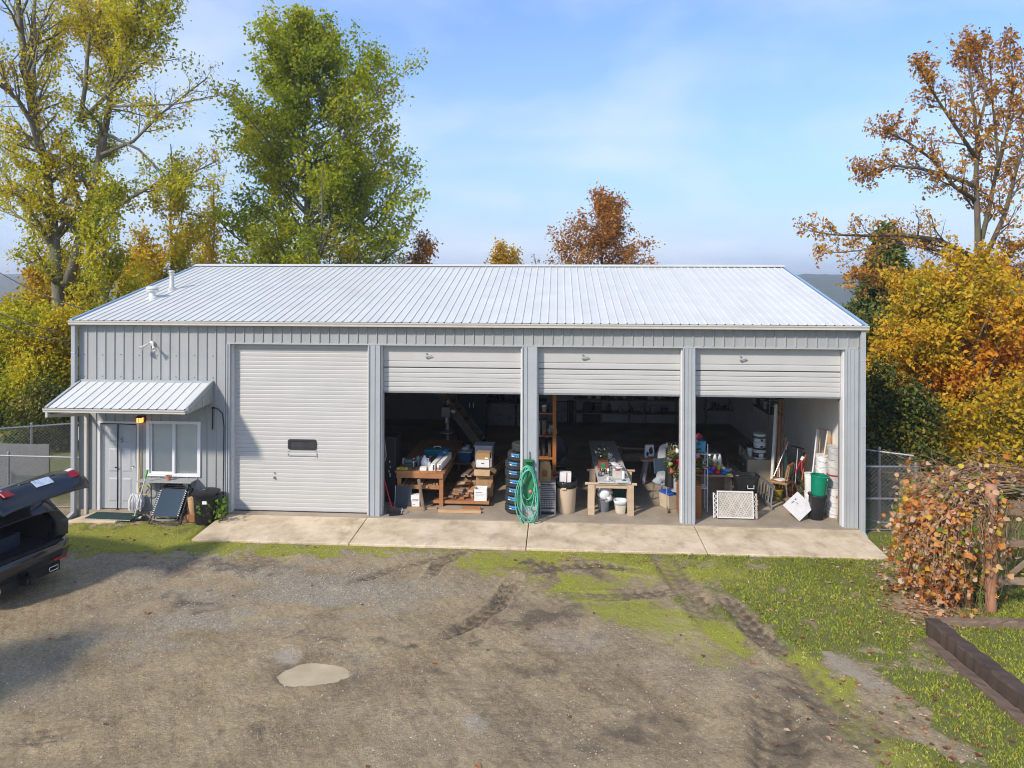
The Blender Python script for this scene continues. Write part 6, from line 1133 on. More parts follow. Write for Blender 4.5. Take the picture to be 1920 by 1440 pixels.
# ---- tyre stack
tx, ty = P(975, 962, D+.62)[0], D+.62; r_t = .315; hts = P(960, 828, D+.62)[1]/8
tread = MB(); prf = [(.19, -.5), (.25, -.52), (.295, -.46), (.315, -.30), (.315, -.16), (.308, -.13), (.315, -.10), (.315, .10), (.308, .13), (.315, .16), (.315, .30), (.295, .46), (.25, .52), (.19, .5)]
def tyre(label, x, y, z, sc, rz):
    t = thing('tyre', label, 'tyre', (x, y, z), rz, 'tyres stacked beside the hose post'); h = hts*.99; o = MB().lathe([(r*sc, (v+.52)*h/1.04) for r, v in prf], n=36).build('tyre_body', rubber, t, smooth=True)
    gm_ = MB(); n = 44
    for k in range(n): a = 2*math.pi*k/n; gm_.box((math.cos(a)*.313*sc, math.sin(a)*.313*sc, h*.30), (.008, .022, h*.20), (0, 0, a)).box((math.cos(a+.05)*.313*sc, math.sin(a+.05)*.313*sc, h*.70), (.008, .022, h*.20), (0, 0, a+.05))
    gm_.build('tread_blocks', rubber, t); return t
nmt = ('bottom tyre of the stack', 'second tyre up from the floor in the stack', 'third tyre up from the floor in the stack', 'fourth tyre up from the floor in the stack', 'fifth tyre up from the floor in the stack', 'sixth tyre up from the floor in the stack', 'second tyre from the top of the stack', 'topmost tyre of the stack, smaller and without a label'); g = random.Random(12); lbm = mat('label_blue', (.05, .27, .55), .45, 0, .1, 20)
for k in range(8):
    dx = (-.03, -.03, -.015, -.02, -.03, -.03, .03, .08)[k]; sc = 1 if k < 7 else .86; t = tyre(nmt[k]+(' with a blue label' if k < 7 else ''), tx+dx, ty+g.uniform(-.02, .02), k*hts, sc, 0)
    if k < 7:
        lb = MB(); a0 = R(225+g.uniform(-6, 8)); n = 6; vs = []
        for j in range(n+1):
            a = a0+R(38)*j/n; vs += [(math.cos(a)*.3195, math.sin(a)*.3195, hts*.58), (math.cos(a)*.308, math.sin(a)*.308, hts*.93)]
        lb.add(vs, [(2*j, 2*j+2, 2*j+3, 2*j+1) for j in range(n)]).build('tyre_label', lbm, t)
        a = a0+R(10); MB().box((math.cos(a)*.3215, math.sin(a)*.3215, hts*.66), (.004, .05, .022), (0, 0, a)).build('label_print', white_b, t)
# green hose on the post
hx, hz_ = P(992, 900, D-.06); hs = thing('garden_hose', 'mint green garden hose coiled on the post between the open bays', 'garden hose', (hx, D-.09, hz_)); hb = mat('mint_hose', (.10, .42, .28), .4, 0, .08, 5)
g = random.Random(31); zt_ = P(992, 873, D-.1)[1]-hz_; 
for k in range(7):
    zb_ = (-.42, -.95, -.90, -.55, -.80, -.98, -.62)[k]; wdt = (.16, .22, .19, .17, .205, .245, .15)[k]; ox = g.uniform(-.03, .035); pts = []; zt2 = zt_-.02*k*.6; cz = (zt2+zb_)/2; hh = (zt2-zb_)/2
    for j in range(32): a = 2*math.pi*j/32; pts.append((ox+wdt*math.cos(a)*(1-.18*math.sin(a))+.03*math.sin(2*a+k), -.02-.018*k+.01*math.sin(3*a+k), cz+hh*math.sin(a)))
    MB().tube(pts, .0135, 7, closed=True).build('hose_loop', hb, hs, smooth=True)
MB().tube([(.14, -.12, -.3), (.19, -.13, -.65), (.12, -.13, -.88), (.02, -.13, -.80), (-.02, -.13, -.72)], .0135, 7).build('hose_end', hb, hs, smooth=True); MB().cyl((-.02, -.13, -.72), (-.05, -.13, -.66), .018, n=8).build('coupling', mat('brass', (.5, .35, .12), .3, .9), hs)
bd = thing('hose_hanger', 'green hose hanger board with red tap on the post', 'hose hanger', (hx, D-.035, hz_)); MB().b(-.115, .10, -.02, .0, -.55, .45).build('back_board', mat('hanger_green', (.03, .18, .07), .6), bd, bevel=.004); MB().tube([(-.0, .005, .42), (-.0, -.01, .52), (.0, -.0, .62)], .012, 6).build('chain', galv, bd); MB().lathe([(.035, 0), (.04, .02), (0, .035)], (.03, -.04, -.25), 12, rot(R(90), 0, 0)).build('tap', mat('tap_copper', (.55, .22, .16), .4, .3), bd, smooth='edge'); MB().prism([(-.10, -.02, .40), (-.10, -.16, .43), (.09, -.16, .43), (.09, -.02, .40)], (0, 0, .02)).build('hanger_shelf', MATS['hanger_green'], bd)

# ---- sawhorse bay
Ys = floor_at(1150, 965).y; zs = P(1150, 905, Ys)[1]
def sawhorse(label, px0, px1, Y, zt, group='sawhorses under the long table'):
    x0, x1 = P(px0, 940, Y)[0], P(px1, 940, Y)[0]; t = thing('sawhorse', label, 'sawhorse', ((x0+x1)/2, Y, 0), 0, group); hw = (x1-x0)/2
    MB().b(-hw, hw, -.045, .045, zt-.05, zt).build('cross_beam', w_saw, t, bevel=.012)
    for s_ in (-1, 1):
        xx = s_*(hw-.16)
        for yy in (-.20, .16): MB().beam((xx, yy, 0), (xx, yy*.25, zt-.052), .15, .04, R(90) if False else 0).build('leg', w_saw, t)
    MB().b(-hw+.2, hw-.2, .05, .075, zt-.2, zt-.08).build('stretcher', w_saw, t); return t
def sawh2(label, px0, px1, Y, zt):
    x0, x1 = P(px0, 940, Y)[0], P(px1, 940, Y)[0]; t = thing('sawhorse', label, 'sawhorse', ((x0+x1)/2, Y, 0), 0, 'sawhorses under the long table'); hw = (x1-x0)/2; bm_ = MB(); 
    MB().tube([(-hw, 0, zt-.03), (hw, 0, zt-.03)], .032, 10).build('cross_beam', w_saw, t, smooth='edge')
    for s_ in (-1, 1):
        xx = s_*(hw-.14)
        for y0, y1 in ((-.06, -.035), (.30, .04)): MB().prism([(xx-.075, y0, 0), (xx+.07, y0, 0), (xx+.07, y1, zt-.05), (xx-.075, y1, zt-.05)], (0, .035, 0)).build('leg', w_saw, t, bevel=.003)
    MB().b(-hw+.22, hw-.22, .0, .025, zt-.13, zt-.05).build('stretcher', w_saw, t); return t
sawh2('front sawhorse carrying the long grey table top', 1097, 1194, Ys, zs); sawh2('second sawhorse close behind the front one under the table top', 1100, 1190, Ys+1.15, zs)
sawh2('third sawhorse far back under the long table top', 1105, 1160, Ys+3.6, zs)
tb0, tb1 = P(1121, 905, Ys-.05)[0], P(1183, 905, Ys-.05)[0]; tbx = (tb0+tb1)/2; tt = thing('table_top', 'long grey board laid on sawhorses as a sale table', 'table', (tbx, Ys-.06, zs)); w2 = (tb1-tb0)/2
skew = -.04; 
for k in range(2): MB().prism([(-w2+k*w2+.002, 0, .0), (k*w2-.002, 0, .0), (k*w2-.002+skew, 4.1, .0), (-w2+k*w2+.002+skew, 4.1, .0)], (0, 0, .035)).build('plank', mat('grey_table_paint', (.50, .49, .47), .6, 0, .08, 6), tt)
zt = zs+.035
def ont(px, py, n=0):                                        # where a photo pixel falls on the table top
    x, y = G(px, py, zt); return x, y
def spray_can(label, px, py, m, capm, h=.24, r=.033):
    x, y = ont(px, py); t = thing('spray_can', label, 'spray can', (x, y, zt)); MB().lathe([(r, 0), (r, h*.74), (r*.7, h*.8)], n=14).build('can_body', m, t, smooth='edge'); MB().lathe([(r*.95, h*.76), (r*.9, h), (0, h)], n=14).build('cap', capm, t, smooth='edge')
spray_can('white spray can with dark cap at the right edge of the sale table', 1169, 897, white_p, mat('violet_cap', (.09, .07, .15), .4)); 
x, y = ont(1140, 901); t = thing('cup_on_saucer', 'white cup on a wide saucer at the front of the table', 'cup', (x, y, zt)); MB().lathe([(.03, 0), (.085, .012), (.09, .018), (.03, .01), (0, .01)], n=20).build('saucer', white_p, t, smooth='edge'); MB().lathe([(.025, .012), (.032, .03), (.034, .085), (.028, .085), (.022, .03), (0, .025)], n=16).build('cup', white_p, t, smooth='edge')
x, y = ont(1169, 903); t = thing('paper_sheets', 'white paper sheets with a teal lid at the front right of the table', 'papers', (x, y, zt)); MB().box((-.03, 0, .004), (.26, .16, .006), (0, 0, .1)).build('sheet', white_b, t); MB().lathe([(.05, .008), (.05, .02), (0, .024)], (.02, .06, 0), 16).build('teal_lid', teal, t)
for px, py, r, h, m, lab in ((1125, 893, .04, .10, glassmat('jar_glass', (.8, .85, .85), .75), 'clear glass jar at the front left of the table'), (1135, 889, .035, .13, None, 'taller clear glass jar behind the front left one'), (1128, 885, .045, .08, None, 'low glass jar left of the orange tin'), (1145, 892, .035, .20, None, 'clear glass carafe in the middle of the table')):
    x, y = ont(px, py); t = thing('glass_jar', lab, 'jar', (x, y, zt), 0, 'glass jars on the sale table'); MB().lathe([(r, 0), (r, h*.75), (r*.7, h), (r*.6, h), (r*.9, h*.74), (r*.9, .006), (0, .006)], n=16).build('jar_body', MATS.get('jg') or MATS.setdefault('jg', glassmat('jar_glass_clear', (.75, .8, .8), .7)), t, smooth='edge'); MB().lathe([(r*.72, h-.005), (r*.72, h+.015), (0, h+.016)], n=14).build('lid', alu, t, smooth='edge')
x, y = ont(1157, 893); carton('clear_case', 'pale box with a red cloth on top at the right of the table', 'box', (x, y, zt), (.22, .20, .14), .05, mat('beige_box', (.52, .47, .40), .6)); t = thing('red_cloth', 'folded red cloth lying on the pale box', 'cloth', (x, y-.02, zt+.146)); MB().blob((0, 0, .015), (.08, .05, .02), 7, .3).build('cloth', mat('dusty_red', (.38, .05, .06), .8), t, smooth=True); MB().blob((-.06, 0, .012), (.05, .05, .015), 8, .3).build('fold', white_f, t, smooth=True)
x, y = ont(1131, 881); carton('orange_tin', 'flat orange and green box beside the plant on the table', 'box', (x, y, zt), (.26, .14, .045), .03, mat('orange_tin', (.5, .17, .05), .5))
t = carton('green_gift_box', 'green box with red edges under the potted flowers', 'box', (x, y+.02, zt+.05), (.24, .16, .15), .03, mat('gift_red', (.20, .05, .04), .6)); MB().b(-.06, .04, -.083, -.081, .01, .14).build('green_panel', mat('gift_green', (.03, .22, .06), .6), t)
x, y = ont(1130, 874); t = thing('flower_pot', 'pot of dried flowers with dark red bow on the table', 'flower pot', (x, y+.15, zt+.0)); MB().lathe([(.07, 0), (.10, .16), (.11, .18), (.09, .18), (.0, .16)], n=16).build('pot', mat('dark_pot', (.12, .03, .03), .5), t, smooth='edge'); mb = MB(); g = random.Random(44); fl1 = []
for k in range(34):
    a = g.uniform(0, 6.28); b_ = g.uniform(.03, .17); h = g.uniform(.20, .42)*(1-.6*b_); p = Vector((b_*math.cos(a), b_*math.sin(a)*.7, h)); mb.tube([(0, 0, .15), p*.6+Vector((0, 0, .06)), p], .004, 3); fl1.append(p)
mb.build('stems', mat('stem', (.08, .10, .04), .8), t); put('leaves', leaves_mesh('leaves', np.array([tuple(p) for p in fl1]), .06, L_dk, 5, tint_by(.55, .1, .2), .1, 5, .04), t); mb = MB()
for p in fl1[::3]: mb.blob(p, (.025, .025, .025), 2, .2, 4, 6)
mb.build('blossoms', white_f, t)
x, y = ont(1142, 872); t = thing('white_canister', 'white canister standing behind the carafe on the table', 'canister', (x+.02, y+.25, zt)); MB().lathe([(.06, 0), (.06, .22), (.05, .23)], n=16).build('canister_body', pail_w, t, smooth='edge'); MB().lathe([(.052, .225), (.052, .25), (0, .255)], n=14).build('lid', pail_w, t, smooth='edge')
for k, (px, py, s_) in enumerate(((1150, 884, .16), (1160, 884, .14), (1152, 877, .17), (1146, 868, .15), (1138, 862, .14), (1132, 856, .16), (1126, 852, .15))):
    x, y = ont(px, py); t = thing('folded_cloth', ('folded pale cloth behind the carafe on the table', 'folded grey cloth just left of the spray can', 'pile of crumpled linen in the middle of the table', 'crumpled linen right of the white canister', 'grey wrapped bundle toward the back of the table', 'pale wrapped bundle near the back end of the table', 'grey bundle at the far back end of the table')[k], 'cloth', (x, y, zt), 0, 'cloth on the sale table'); MB().blob((0, 0, .035), (s_, .12, .04), k, .35).build('cloth', (white_f, grey_f)[k % 2], t, smooth=True); MB().blob((.02, .02, .085), (s_*.7, .09, .03), k+9, .35).build('fold', (grey_f, white_f, white_f)[k % 3], t, smooth=True)
# below the table
x, y = floor_at(1132, 961)[:2]; t = round_bin('laundry_bucket', 'grey bucket heaped with white laundry under the table', x, y+.12, 0, .115, .145, .33, mat('bucket_grey', (.22, .23, .25), .35, .4), 'bucket'); mb = MB()
tl = thing('laundry_heap', 'heap of crumpled white laundry in the grey bucket', 'laundry', (x, y+.12, .30)); MB().blob((0, 0, .10), (.17, .15, .17), 21, .35, 12, 16).build('cloth', white_f, tl, smooth=True); MB().blob((.07, -.05, .02), (.11, .10, .10), 22, .4, 10, 12).build('cloth', white_f, tl, smooth=True)
x, y = floor_at(1164, 964)[:2]; t = thing('waste_bin', 'cream waste bin with white liner under the table', 'waste bin', (x, y+.12, 0)); MB().lathe([(.105, 0), (.115, .02), (.145, .27), (.135, .27), (.1, .03), (0, .03)], n=24, sq=.4).build('bin_body', mat('cream_bin', (.60, .52, .40), .5), t, smooth='edge'); MB().lathe([(.142, .20), (.156, .275), (.15, .295), (.128, .28), (.12, .2), (0, .17)], n=24, sq=.4).build('liner', mat('bag_white', (.62, .66, .68), .4), t, smooth=True)
x, y = floor_at(1143, 958)[:2]; carton('green_book_box', 'green and beige box behind the laundry bucket', 'box', (x+.02, y+.42, 0), (.22, .2, .24), .1, mat('green_card', (.06, .14, .10), .7), None, None, ((-.45, .45, .75, .98, tan),)); x, y = P(1160, 920, Ys+.75)[0], Ys+.75; t = thing('green_bin', 'dark green bin under the table behind the right sawhorse leg', 'bin', (x, y, 0)); MB().b(-.14, .14, -.12, .12, 0, .52).build('bin_body', mat('dark_green_bin', (.01, .07, .04), .5), t, bevel=.015); MB().b(-.15, .15, -.13, .13, .50, .535).build('rim', MATS['dark_green_bin'], t, bevel=.005); carton('amber_box', 'amber carton under the table between the sawhorses', 'carton', (P(1140, 915, Ys+1.0)[0], Ys+1.0, .30), (.35, .3, .3), 0, card2); board('under_block', 'block of wood under the amber carton', (P(1140, 915, Ys+1.0)[0]-.2, Ys+1, .15), (P(1140, 915, Ys+1.0)[0]+.2, Ys+1., .15), .25, .29, w_old, None, 0, 'block')
# beige trash can, white box, vented crate, bag, shelf, jacket
x, y = floor_at(1062, 965)[:2]; y += .24; t = thing('trash_can', 'tall beige trash can with black liner beside the grey rack', 'trash can', (x, y, 0)); MB().lathe([(.19, 0), (.20, .015), (.232, .66), (.222, .66), (.19, .03), (0, .03)], n=30).build('can_body', mat('beige_plastic', (.56, .44, .30), .42, 0, .04, 4), t, smooth='edge'); MB().lathe([(.236, .57), (.242, .64), (.248, .70), (.24, .73), (.225, .71), (.2, .6), (0, .58)], n=30).build('liner', mat('bag_black', (.02, .022, .025), .3, 0, .3, 14, bump=.5, bs=18), t, smooth=True); MB().box((-.06, -.245, .58), (.11, .035, .045)).build('handle', MATS['beige_plastic'], t, bevel=.012); MB().blob((-.05, -.23, .67), (.07, .03, .06), 5, .4).build('liner_knot', MATS['bag_black'], t, smooth=True)
wbx = carton('gift_box', 'white box with red ribbon standing in the beige trash can', 'box', (x-.03, y, .64), (.26, .14, .26), .04, white_b, None, None, ((.08, .16, 0, 1, redp),), .03)
x, y = floor_at(1027, 966)[:2]; y += .16; rk = thing('vented_rack', 'grey plastic vented rack between hose and beige can', 'rack', (x, y, 0)); gm2 = mat('rack_grey', (.24, .24, .235), .5); w2 = .165
for sx in (-w2, w2):
    for sy in (-.13, .13): MB().b(sx-.014, sx+.014, sy-.014, sy+.014, 0, .70).build('corner_post', gm2, rk)
MB().b(-w2-.01, w2+.01, -.15, .15, .69, .72).build('top', gm2, rk, bevel=.004)
for k in range(8): MB().b(-w2+.015, w2-.015, -.142, -.128, .36+k*.04, .384+k*.04).build('slat', gm2, rk)
for k in range(4): MB().b(-w2+.015, w2-.015, -.142, -.13, .18+k*.042, .20+k*.042).build('grid_bar', gm2, rk)
for k in range(8): MB().b(-w2+.025+k*.038, -w2+.045+k*.038, -.1285, -.122, .15, .34).build('grid_bar', gm2, rk)
MB().b(-w2+.015, w2-.015, -.142, -.125, .08, .13).build('bottom_rail', gm2, rk); MB().b(-w2+.015, w2-.015, -.118, .12, .03, .66).build('dark_lining', DK[5], rk)
bx, by = x+.0, y+.12; bag = thing('paper_bag', 'crumpled brown paper bag on the grey rack', 'bag', (P(1022, 905, y+.05)[0], y+.03, .722)); mb = MB(); pr = [(.15, 0), (.15, .10), (.155, .25), (.13, .38), (.12, .45)]; g = random.Random(3); n = 20; vs = []
for r, z in pr:
    for j in range(n): a = 2*math.pi*j/n; k_ = 1/max(abs(math.cos(a)), abs(math.sin(a))*1.5); k_ = 1+(k_-1)*.8; vs.append((r*math.cos(a)*k_*.9+g.uniform(-.006, .006), r*math.sin(a)*k_*.62+g.uniform(-.006, .006), z+(.02*math.sin(3*a) if z > .4 else 0)))
mb.add(vs, [(i*n+j, i*n+(j+1) % n, (i+1)*n+(j+1) % n, (i+1)*n+j) for i in range(len(pr)-1) for j in range(n)]).build('bag_body', card, bag, smooth='edge'); MB().b(-.05, .05, -.105, -.098, .12, .26).build('print', mat('dark_brown_print', (.15, .08, .03), .8), bag)
su = thing('wooden_shelf_unit', 'tall wooden shelf unit full of tins behind the tyres', 'shelf unit', (P(1015, 900, D+1.9)[0], D+1.9, 0)); w2 = .32
for sx in (-w2, w2):
    for sy in (-.2, .25): MB().b(sx-.045, sx+.045, sy-.04, sy+.04, 0, 2.75).build('upright', w_orange if sx > 0 else w_old, su)
for z in (.35, .95, 1.5, 2.05, 2.6): MB().b(-w2+.046, w2-.046, -.22, .28, z-.03, z).build('shelf', w_orange, su)
for k, z in enumerate((.35, .95, 1.5, 2.05)): stock(su.location.x-.27, su.location.x+.27, D+1.9, z, 50+k, 4, .16, .36, ('the lowest', 'the second', 'the third', 'the fourth')[k]+' board of the tall wooden shelf unit', 'goods on the wooden shelf unit')
x, y = P(1043, 890, D+2.3)[0], D+2.3; jk = thing('office_chair', 'chair with a dark jacket over its back behind the trash can', 'chair', (x, y, 0)); MB().cyl((0, 0, .06), (0, 0, .45), .03, n=8).build('column', blackm, jk)
for k in range(5): a = k*1.257; MB().beam((0, 0, .07), (.28*math.cos(a), .28*math.sin(a), .05), .04, .03).build('foot', blackm, jk)
MB().box((0, 0, .48), (.5, .48, .09)).build('seat', blackm, jk, bevel=.03); MB().box((0, .22, .88), (.46, .07, .62), (R(-8), 0, 0)).build('backrest', blackm, jk, bevel=.03); MB().blob((0, .18, .98), (.30, .14, .36), 41, .3, 10, 14).build('jacket', mat('dark_jacket', (.018, .018, .022), .6, 0, .3, 12, bump=.5, bs=20), jk, smooth=True)
x, y = P(1034, 828, D+3.0)[0], D+3.0; t = thing('white_cushion', 'pale cushion on a box behind the dark jacket', 'cushion', (x, y, 1.05)); MB().blob((0, 0, .16), (.14, .10, .26), 31, .2, 10, 12).build('cushion_body', white_f, t, smooth=True); MB().tube([(.02, -.10, .0), (.04, -.11, .2), (.02, -.09, .38)], .008, 5).build('piping', grey_f, t); carton('tall_carton', 'tall dark carton carrying the pale cushion', 'carton', (x, y, 0), (.5, .4, 1.04), 0, card)
x, y = P(1046, 880, D+1.5)[0], D+1.5; t = carton('clutter_box', 'carton with tools and a red tape behind the beige can', 'carton', (x, y, .35), (.46, .36, .26), .1, card, None, None, None, 0, True); carton('base_carton', 'dark grey carton under the box of tools', 'carton', (x, y, 0), (.48, .38, .345), .05, DK[1]); tp = thing('tape_roll', 'red tape roll on top of the tool box behind the can', 'tape', (x-.06, y-.1, .60)); MB().lathe([(.03, 0), (.055, 0), (.055, .05), (.03, .05), (.03, 0)], n=18).build('tape_ring', redp, tp); MB().lathe([(.026, .002), (.0298, .002), (.0298, .048), (.026, .048)], n=14).build('core', card2, tp); tz = thing('heat_gun', 'grey heat gun lying on the box behind the can', 'heat gun', (x+.12, y-.08, .64), .4); MB().cyl((-.12, 0, 0), (.10, 0, .03), .035, n=12).build('barrel', grey_f, tz, smooth='edge'); MB().beam((-.06, 0, 0), (-.10, 0, -.08), .04, .045).build('grip', redp, tz)

# right part of the sawhorse bay
x, y = P(1226, 890, D+3.2)[0], D+3.2; z = P(1226, 858, y)[1]; t = thing('small_stand', 'small trestle stand with pots right of the sale table', 'stand', (x, y, 0)); MB().b(-.36, .36, -.25, .25, z-.04, z).build('stand_top', w_saw, t)
for sx in (-.25, .25):
    for sy in (-.18, .18): MB().beam((sx*1.2, sy*1.3, 0), (sx*.8, sy*.8, z-.04), .09, .03).build('leg', grey_f, t)
tq = thing('patterned_bag', 'white bag with dark pattern standing on the small stand', 'bag', (x-.12, y, z)); MB().box((0, 0, .17), (.26, .12, .34), (0, 0, .1), .9).build('bag_body', white_f, tq, bevel=.02); MB().blob((.03, -.065, .2), (.06, .008, .08), 3, .3).blob((-.06, -.065, .1), (.04, .008, .05), 4, .3).build('pattern', ink, tq); tq = thing('teal_pot', 'teal enamel pot on the small stand', 'pot', (x+.14, y, z)); MB().lathe([(.11, 0), (.13, .03), (.13, .14), (.12, .14), (.115, .03), (0, .02)], n=18).build('pot_body', teal, tq, smooth='edge'); MB().tube([(-.13, 0, .12), (-.17, 0, .12), (-.17, 0, .09), (-.13, 0, .09)], .01, 5).build('handle', teal, tq); tq = thing('wooden_tray', 'orange wooden tray at the front of the small stand', 'tray', (x+.02, y-.2, z)); MB().b(-.2, .2, -.08, .08, 0, .02).build('tray_base', w_orange, tq); MB().b(-.2, .2, -.08, -.065, .02, .06).b(-.2, .2, .065, .08, .02, .06).build('rim', w_orange, tq)
plk = board('back_plank', 'long brown board lying across the back of the sawhorse bay', P3(1155, 858, D+4.6), P3(1225, 857, D+4.4), .05, .22, w_old)
trs = thing('plank_trestle', 'dark trestle holding the long brown board', 'trestle', (P(1190, 880, D+4.5)[0], D+4.5, 0)); MB().b(-.5, .5, -.05, .05, .55, .60).build('beam', w_old, trs)
for s_ in (-.4, .4): MB().beam((s_, -.25, 0), (s_, 0, .56), .06, .04).beam((s_, .25, 0), (s_, 0, .56), .06, .04).build('leg', w_old, trs)
# stroller / ironing board, chairs, wreath, clothes rack
x, y = P(1248, 930, D+1.55)[0], D+1.55; t = thing('metal_chair', 'metal chair frame piled with grey cloth left of the clothes', 'chair', (x, y, 0), .3); 
for sx, sy in ((-.20, -.2), (.2, -.2), (-.2, .2), (.2, .2)): MB().cyl((sx*1.15, sy*1.1, 0), (sx, sy, .46), .013, n=8).build('leg', chrome, t)
MB().box((0, 0, .47), (.44, .44, .05)).build('seat', grey_f, t, bevel=.02); MB().box((0, .22, .80), (.42, .04, .36), (R(-10), 0, 0)).build('backrest', navy, t, bevel=.02); tc_ = thing('grey_sweater', 'crumpled grey sweater lying on the metal chair', 'clothing', (x-.05, y-.05, .50)); MB().blob((0, 0, .09), (.24, .2, .12), 51, .35, 10, 12).build('cloth', grey_f, tc_, smooth=True); MB().blob((-.16, -.1, .03), (.12, .1, .09), 52, .35).build('sleeve', grey_f, tc_, smooth=True)
x, y = P(1246, 870, D+1.95)[0], D+1.95; zb, zt_ = P(1246, 928, y)[1], P(1246, 832, y)[1]; t = thing('ironing_board', 'upright ironing board with grey white cover behind the wreath', 'ironing board', (x, y, 0), .1); o = [(-.17, .35), (.2, .35), (.2, zt_-.12), (.12, zt_-.02), (0, zt_), (-.12, zt_-.06), (-.17, zt_-.25)]; MB().prism([(a, 0, b_) for a, b_ in o], (0, .035, 0)).build('board_cover', mat('board_grey', (.50, .49, .50), .8), t); MB().tube([(-.19, .0, .3), (-.19, .0, zt_-.25), (-.13, 0, zt_-.04), (0, 0, zt_+.02), (.13, 0, zt_)], .014, 6).build('rim', black_p, t); MB().tube([(-.1, .05, .0), (.12, .05, zt_*.6)], .014, 6).tube([(.14, .05, .0), (-.1, .05, zt_*.6)], .014, 6).build('leg', galv, t)
x, y = P(1271, 880, D+.95)[0], D+.95; ra = thing('clothes_rack', 'clothes rack hung with grey and black clothes beside the post', 'clothes rack', (x, y, 0)); MB().tube([(-.25, 0, .06), (-.25, 0, 1.55), (.3, 0, 1.55), (.3, 0, .06)], .013, 6).build('frame', chrome, ra)
for s_ in (-.25, .3): MB().tube([(s_, -.25, .06), (s_, .25, .06)], .013, 6).build('foot', chrome, ra); cw = MB().cyl((s_-.015, -.25, .03), (s_+.015, -.25, .03), .032, n=10).build('caster', rubber, ra)
for k, (x0, m, zb, w, d, lab) in enumerate(((-.18, black_p, .55, .20, .3, 'black garment hanging leftmost on the clothes rack'), (-.06, grey_f, .45, .18, .34, 'grey garment hanging second on the clothes rack'), (.06, mat('denim', (.14, .17, .22), .9, 0, .2, 30), .22, .16, .36, 'long faded denim garment on the clothes rack'), (.18, white_f, .60, .16, .32, 'pale garment hanging rightmost on the clothes rack'))):
    t = thing('garment', lab, 'garment', (x+x0, y, 0), 0, 'garments on the clothes rack'); mb = MB(); n = 14; vs = []; g = random.Random(k)
    for i, z in enumerate((1.5, 1.42, 1.2, .9, zb)):
        for j in range(n): a = 2*math.pi*j/n; r_ = (.3, .9, 1, 1.05, 1.1)[i]; vs.append((w*.5*r_*math.cos(a)*(1+.15*math.sin(5*a+i)), d*.5*r_*math.sin(a)*(1+.1*math.sin(4*a)), z+g.uniform(-.01, .01)))
    mb.add(vs, [(i*n+j, i*n+(j+1) % n, (i+1)*n+(j+1) % n, (i+1)*n+j) for i in range(4) for j in range(n)]).build('cloth', m, t, smooth=True); MB().tube([(0, 0, 1.5), (0, 0, 1.555), (.0, .03, 1.575), (0, .04, 1.55)], .004, 4).build('hook', chrome, t)
x, y = P(1268, 850, D+.62)[0], D+.62; zc = P(1268, 866, y)[1]; t = thing('flower_wreath', 'dried flower wreath with purple and green blooms beside the post', 'wreath', (x+.05, y, zc)); ring = [(.20*math.cos(a), .0, .27*math.sin(a)) for a in np.linspace(0, 6.283, 25)[:-1]]; MB().tube(ring, .035, 6, closed=True).build('ring', mat('twig_ring', (.16, .12, .07), .9), t); g = np.random.RandomState(3)
pts = np.array(ring)[g.randint(0, 24, 220)]+g.normal(0, .03, (220, 3)); put('leaves', leaves_mesh('leaves', pts, .075, L_dk, 4, tint_by(.7, .1, .25), .1, 3, .025), t); 
for c_, m in (((-.21, -.05, .06), mat('violet_bloom', (.22, .15, .25), .8)), ((-.18, -.05, -.03), mat('lime_bloom', (.25, .29, .10), .8)), ((-.15, -.05, -.20), mat('red_bloom', (.32, .09, .05), .8)), ((-.02, -.05, .26), white_f)): MB().blob(c_, (.05, .04, .05), 5, .4).build('bloom', m, t, smooth=True)
t = thing('red_shirt', 'bright red shirt hanging below the wreath beside the post', 'clothing', (P(1274, 868, D+.75)[0], D+.75, P(1274, 868, D+.75)[1])); mb = MB(); MB().blob((0, 0, -.05), (.15, .05, .15), 61, .3, 10, 12).build('cloth', mat('bright_red_cloth', (.55, .02, .02), .8), t, smooth=True); MB().blob((.05, -.03, -.22), (.14, .05, .2), 62, .3, 10, 12).build('grey_lining', grey_f, t, smooth=True)
x, y = floor_at(1277, 972)[:2]; t = thing('oak_cabinet', 'small orange oak cabinet beside the post', 'cabinet', (P(1283, 970, D+.62)[0], D+.38, 0), R(0)); hc_ = P(1272, 910, D+.45)[1]; MB().b(-.14, .33, 0, .42, 0, hc_).build('cabinet_body', w_orange, t, bevel=.004); MB().b(-.155, -.141, .03, .39, .05, hc_-.05).build('door', w_orange, t, bevel=.003); MB().lathe([(.012, 0), (.018, .02), (0, .03)], (-.155, .08, hc_*.45), 8, rot(0, R(-90), 0)).build('knob', chrome, t); MB().b(-.16, .345, -.02, .44, hc_+.001, hc_+.025).build('cabinet_top', w_orange, t, bevel=.004)
tw = thing('towel_heap', 'white patterned towels heaped on the oak cabinet', 'towels', (t.location.x+.02, D+.58, hc_+.026)); MB().blob((-.02, 0, .10), (.16, .15, .14), 71, .3, 10, 14).build('towel', white_f, tw, smooth=True); MB().blob((-.10, -.08, .06), (.05, .05, .06), 72, .3).build('dark_fold', ink, tw, smooth=True)
x, y = floor_at(1258, 945)[:2]; t = thing('lidded_box', 'beige box with a bright blue lid under the clothes', 'box', (P(1257, 940, D+1.1)[0], D+1.15, 0), .5); MB().box((0, 0, .17), (.34, .34, .32), (0, 0, 0), 1.05).build('box_body', tan, t); MB().b(-.19, .19, -.19, .19, .335, .38).build('lid', mat('bright_blue', (.02, .09, .42), .5), t, bevel=.01)

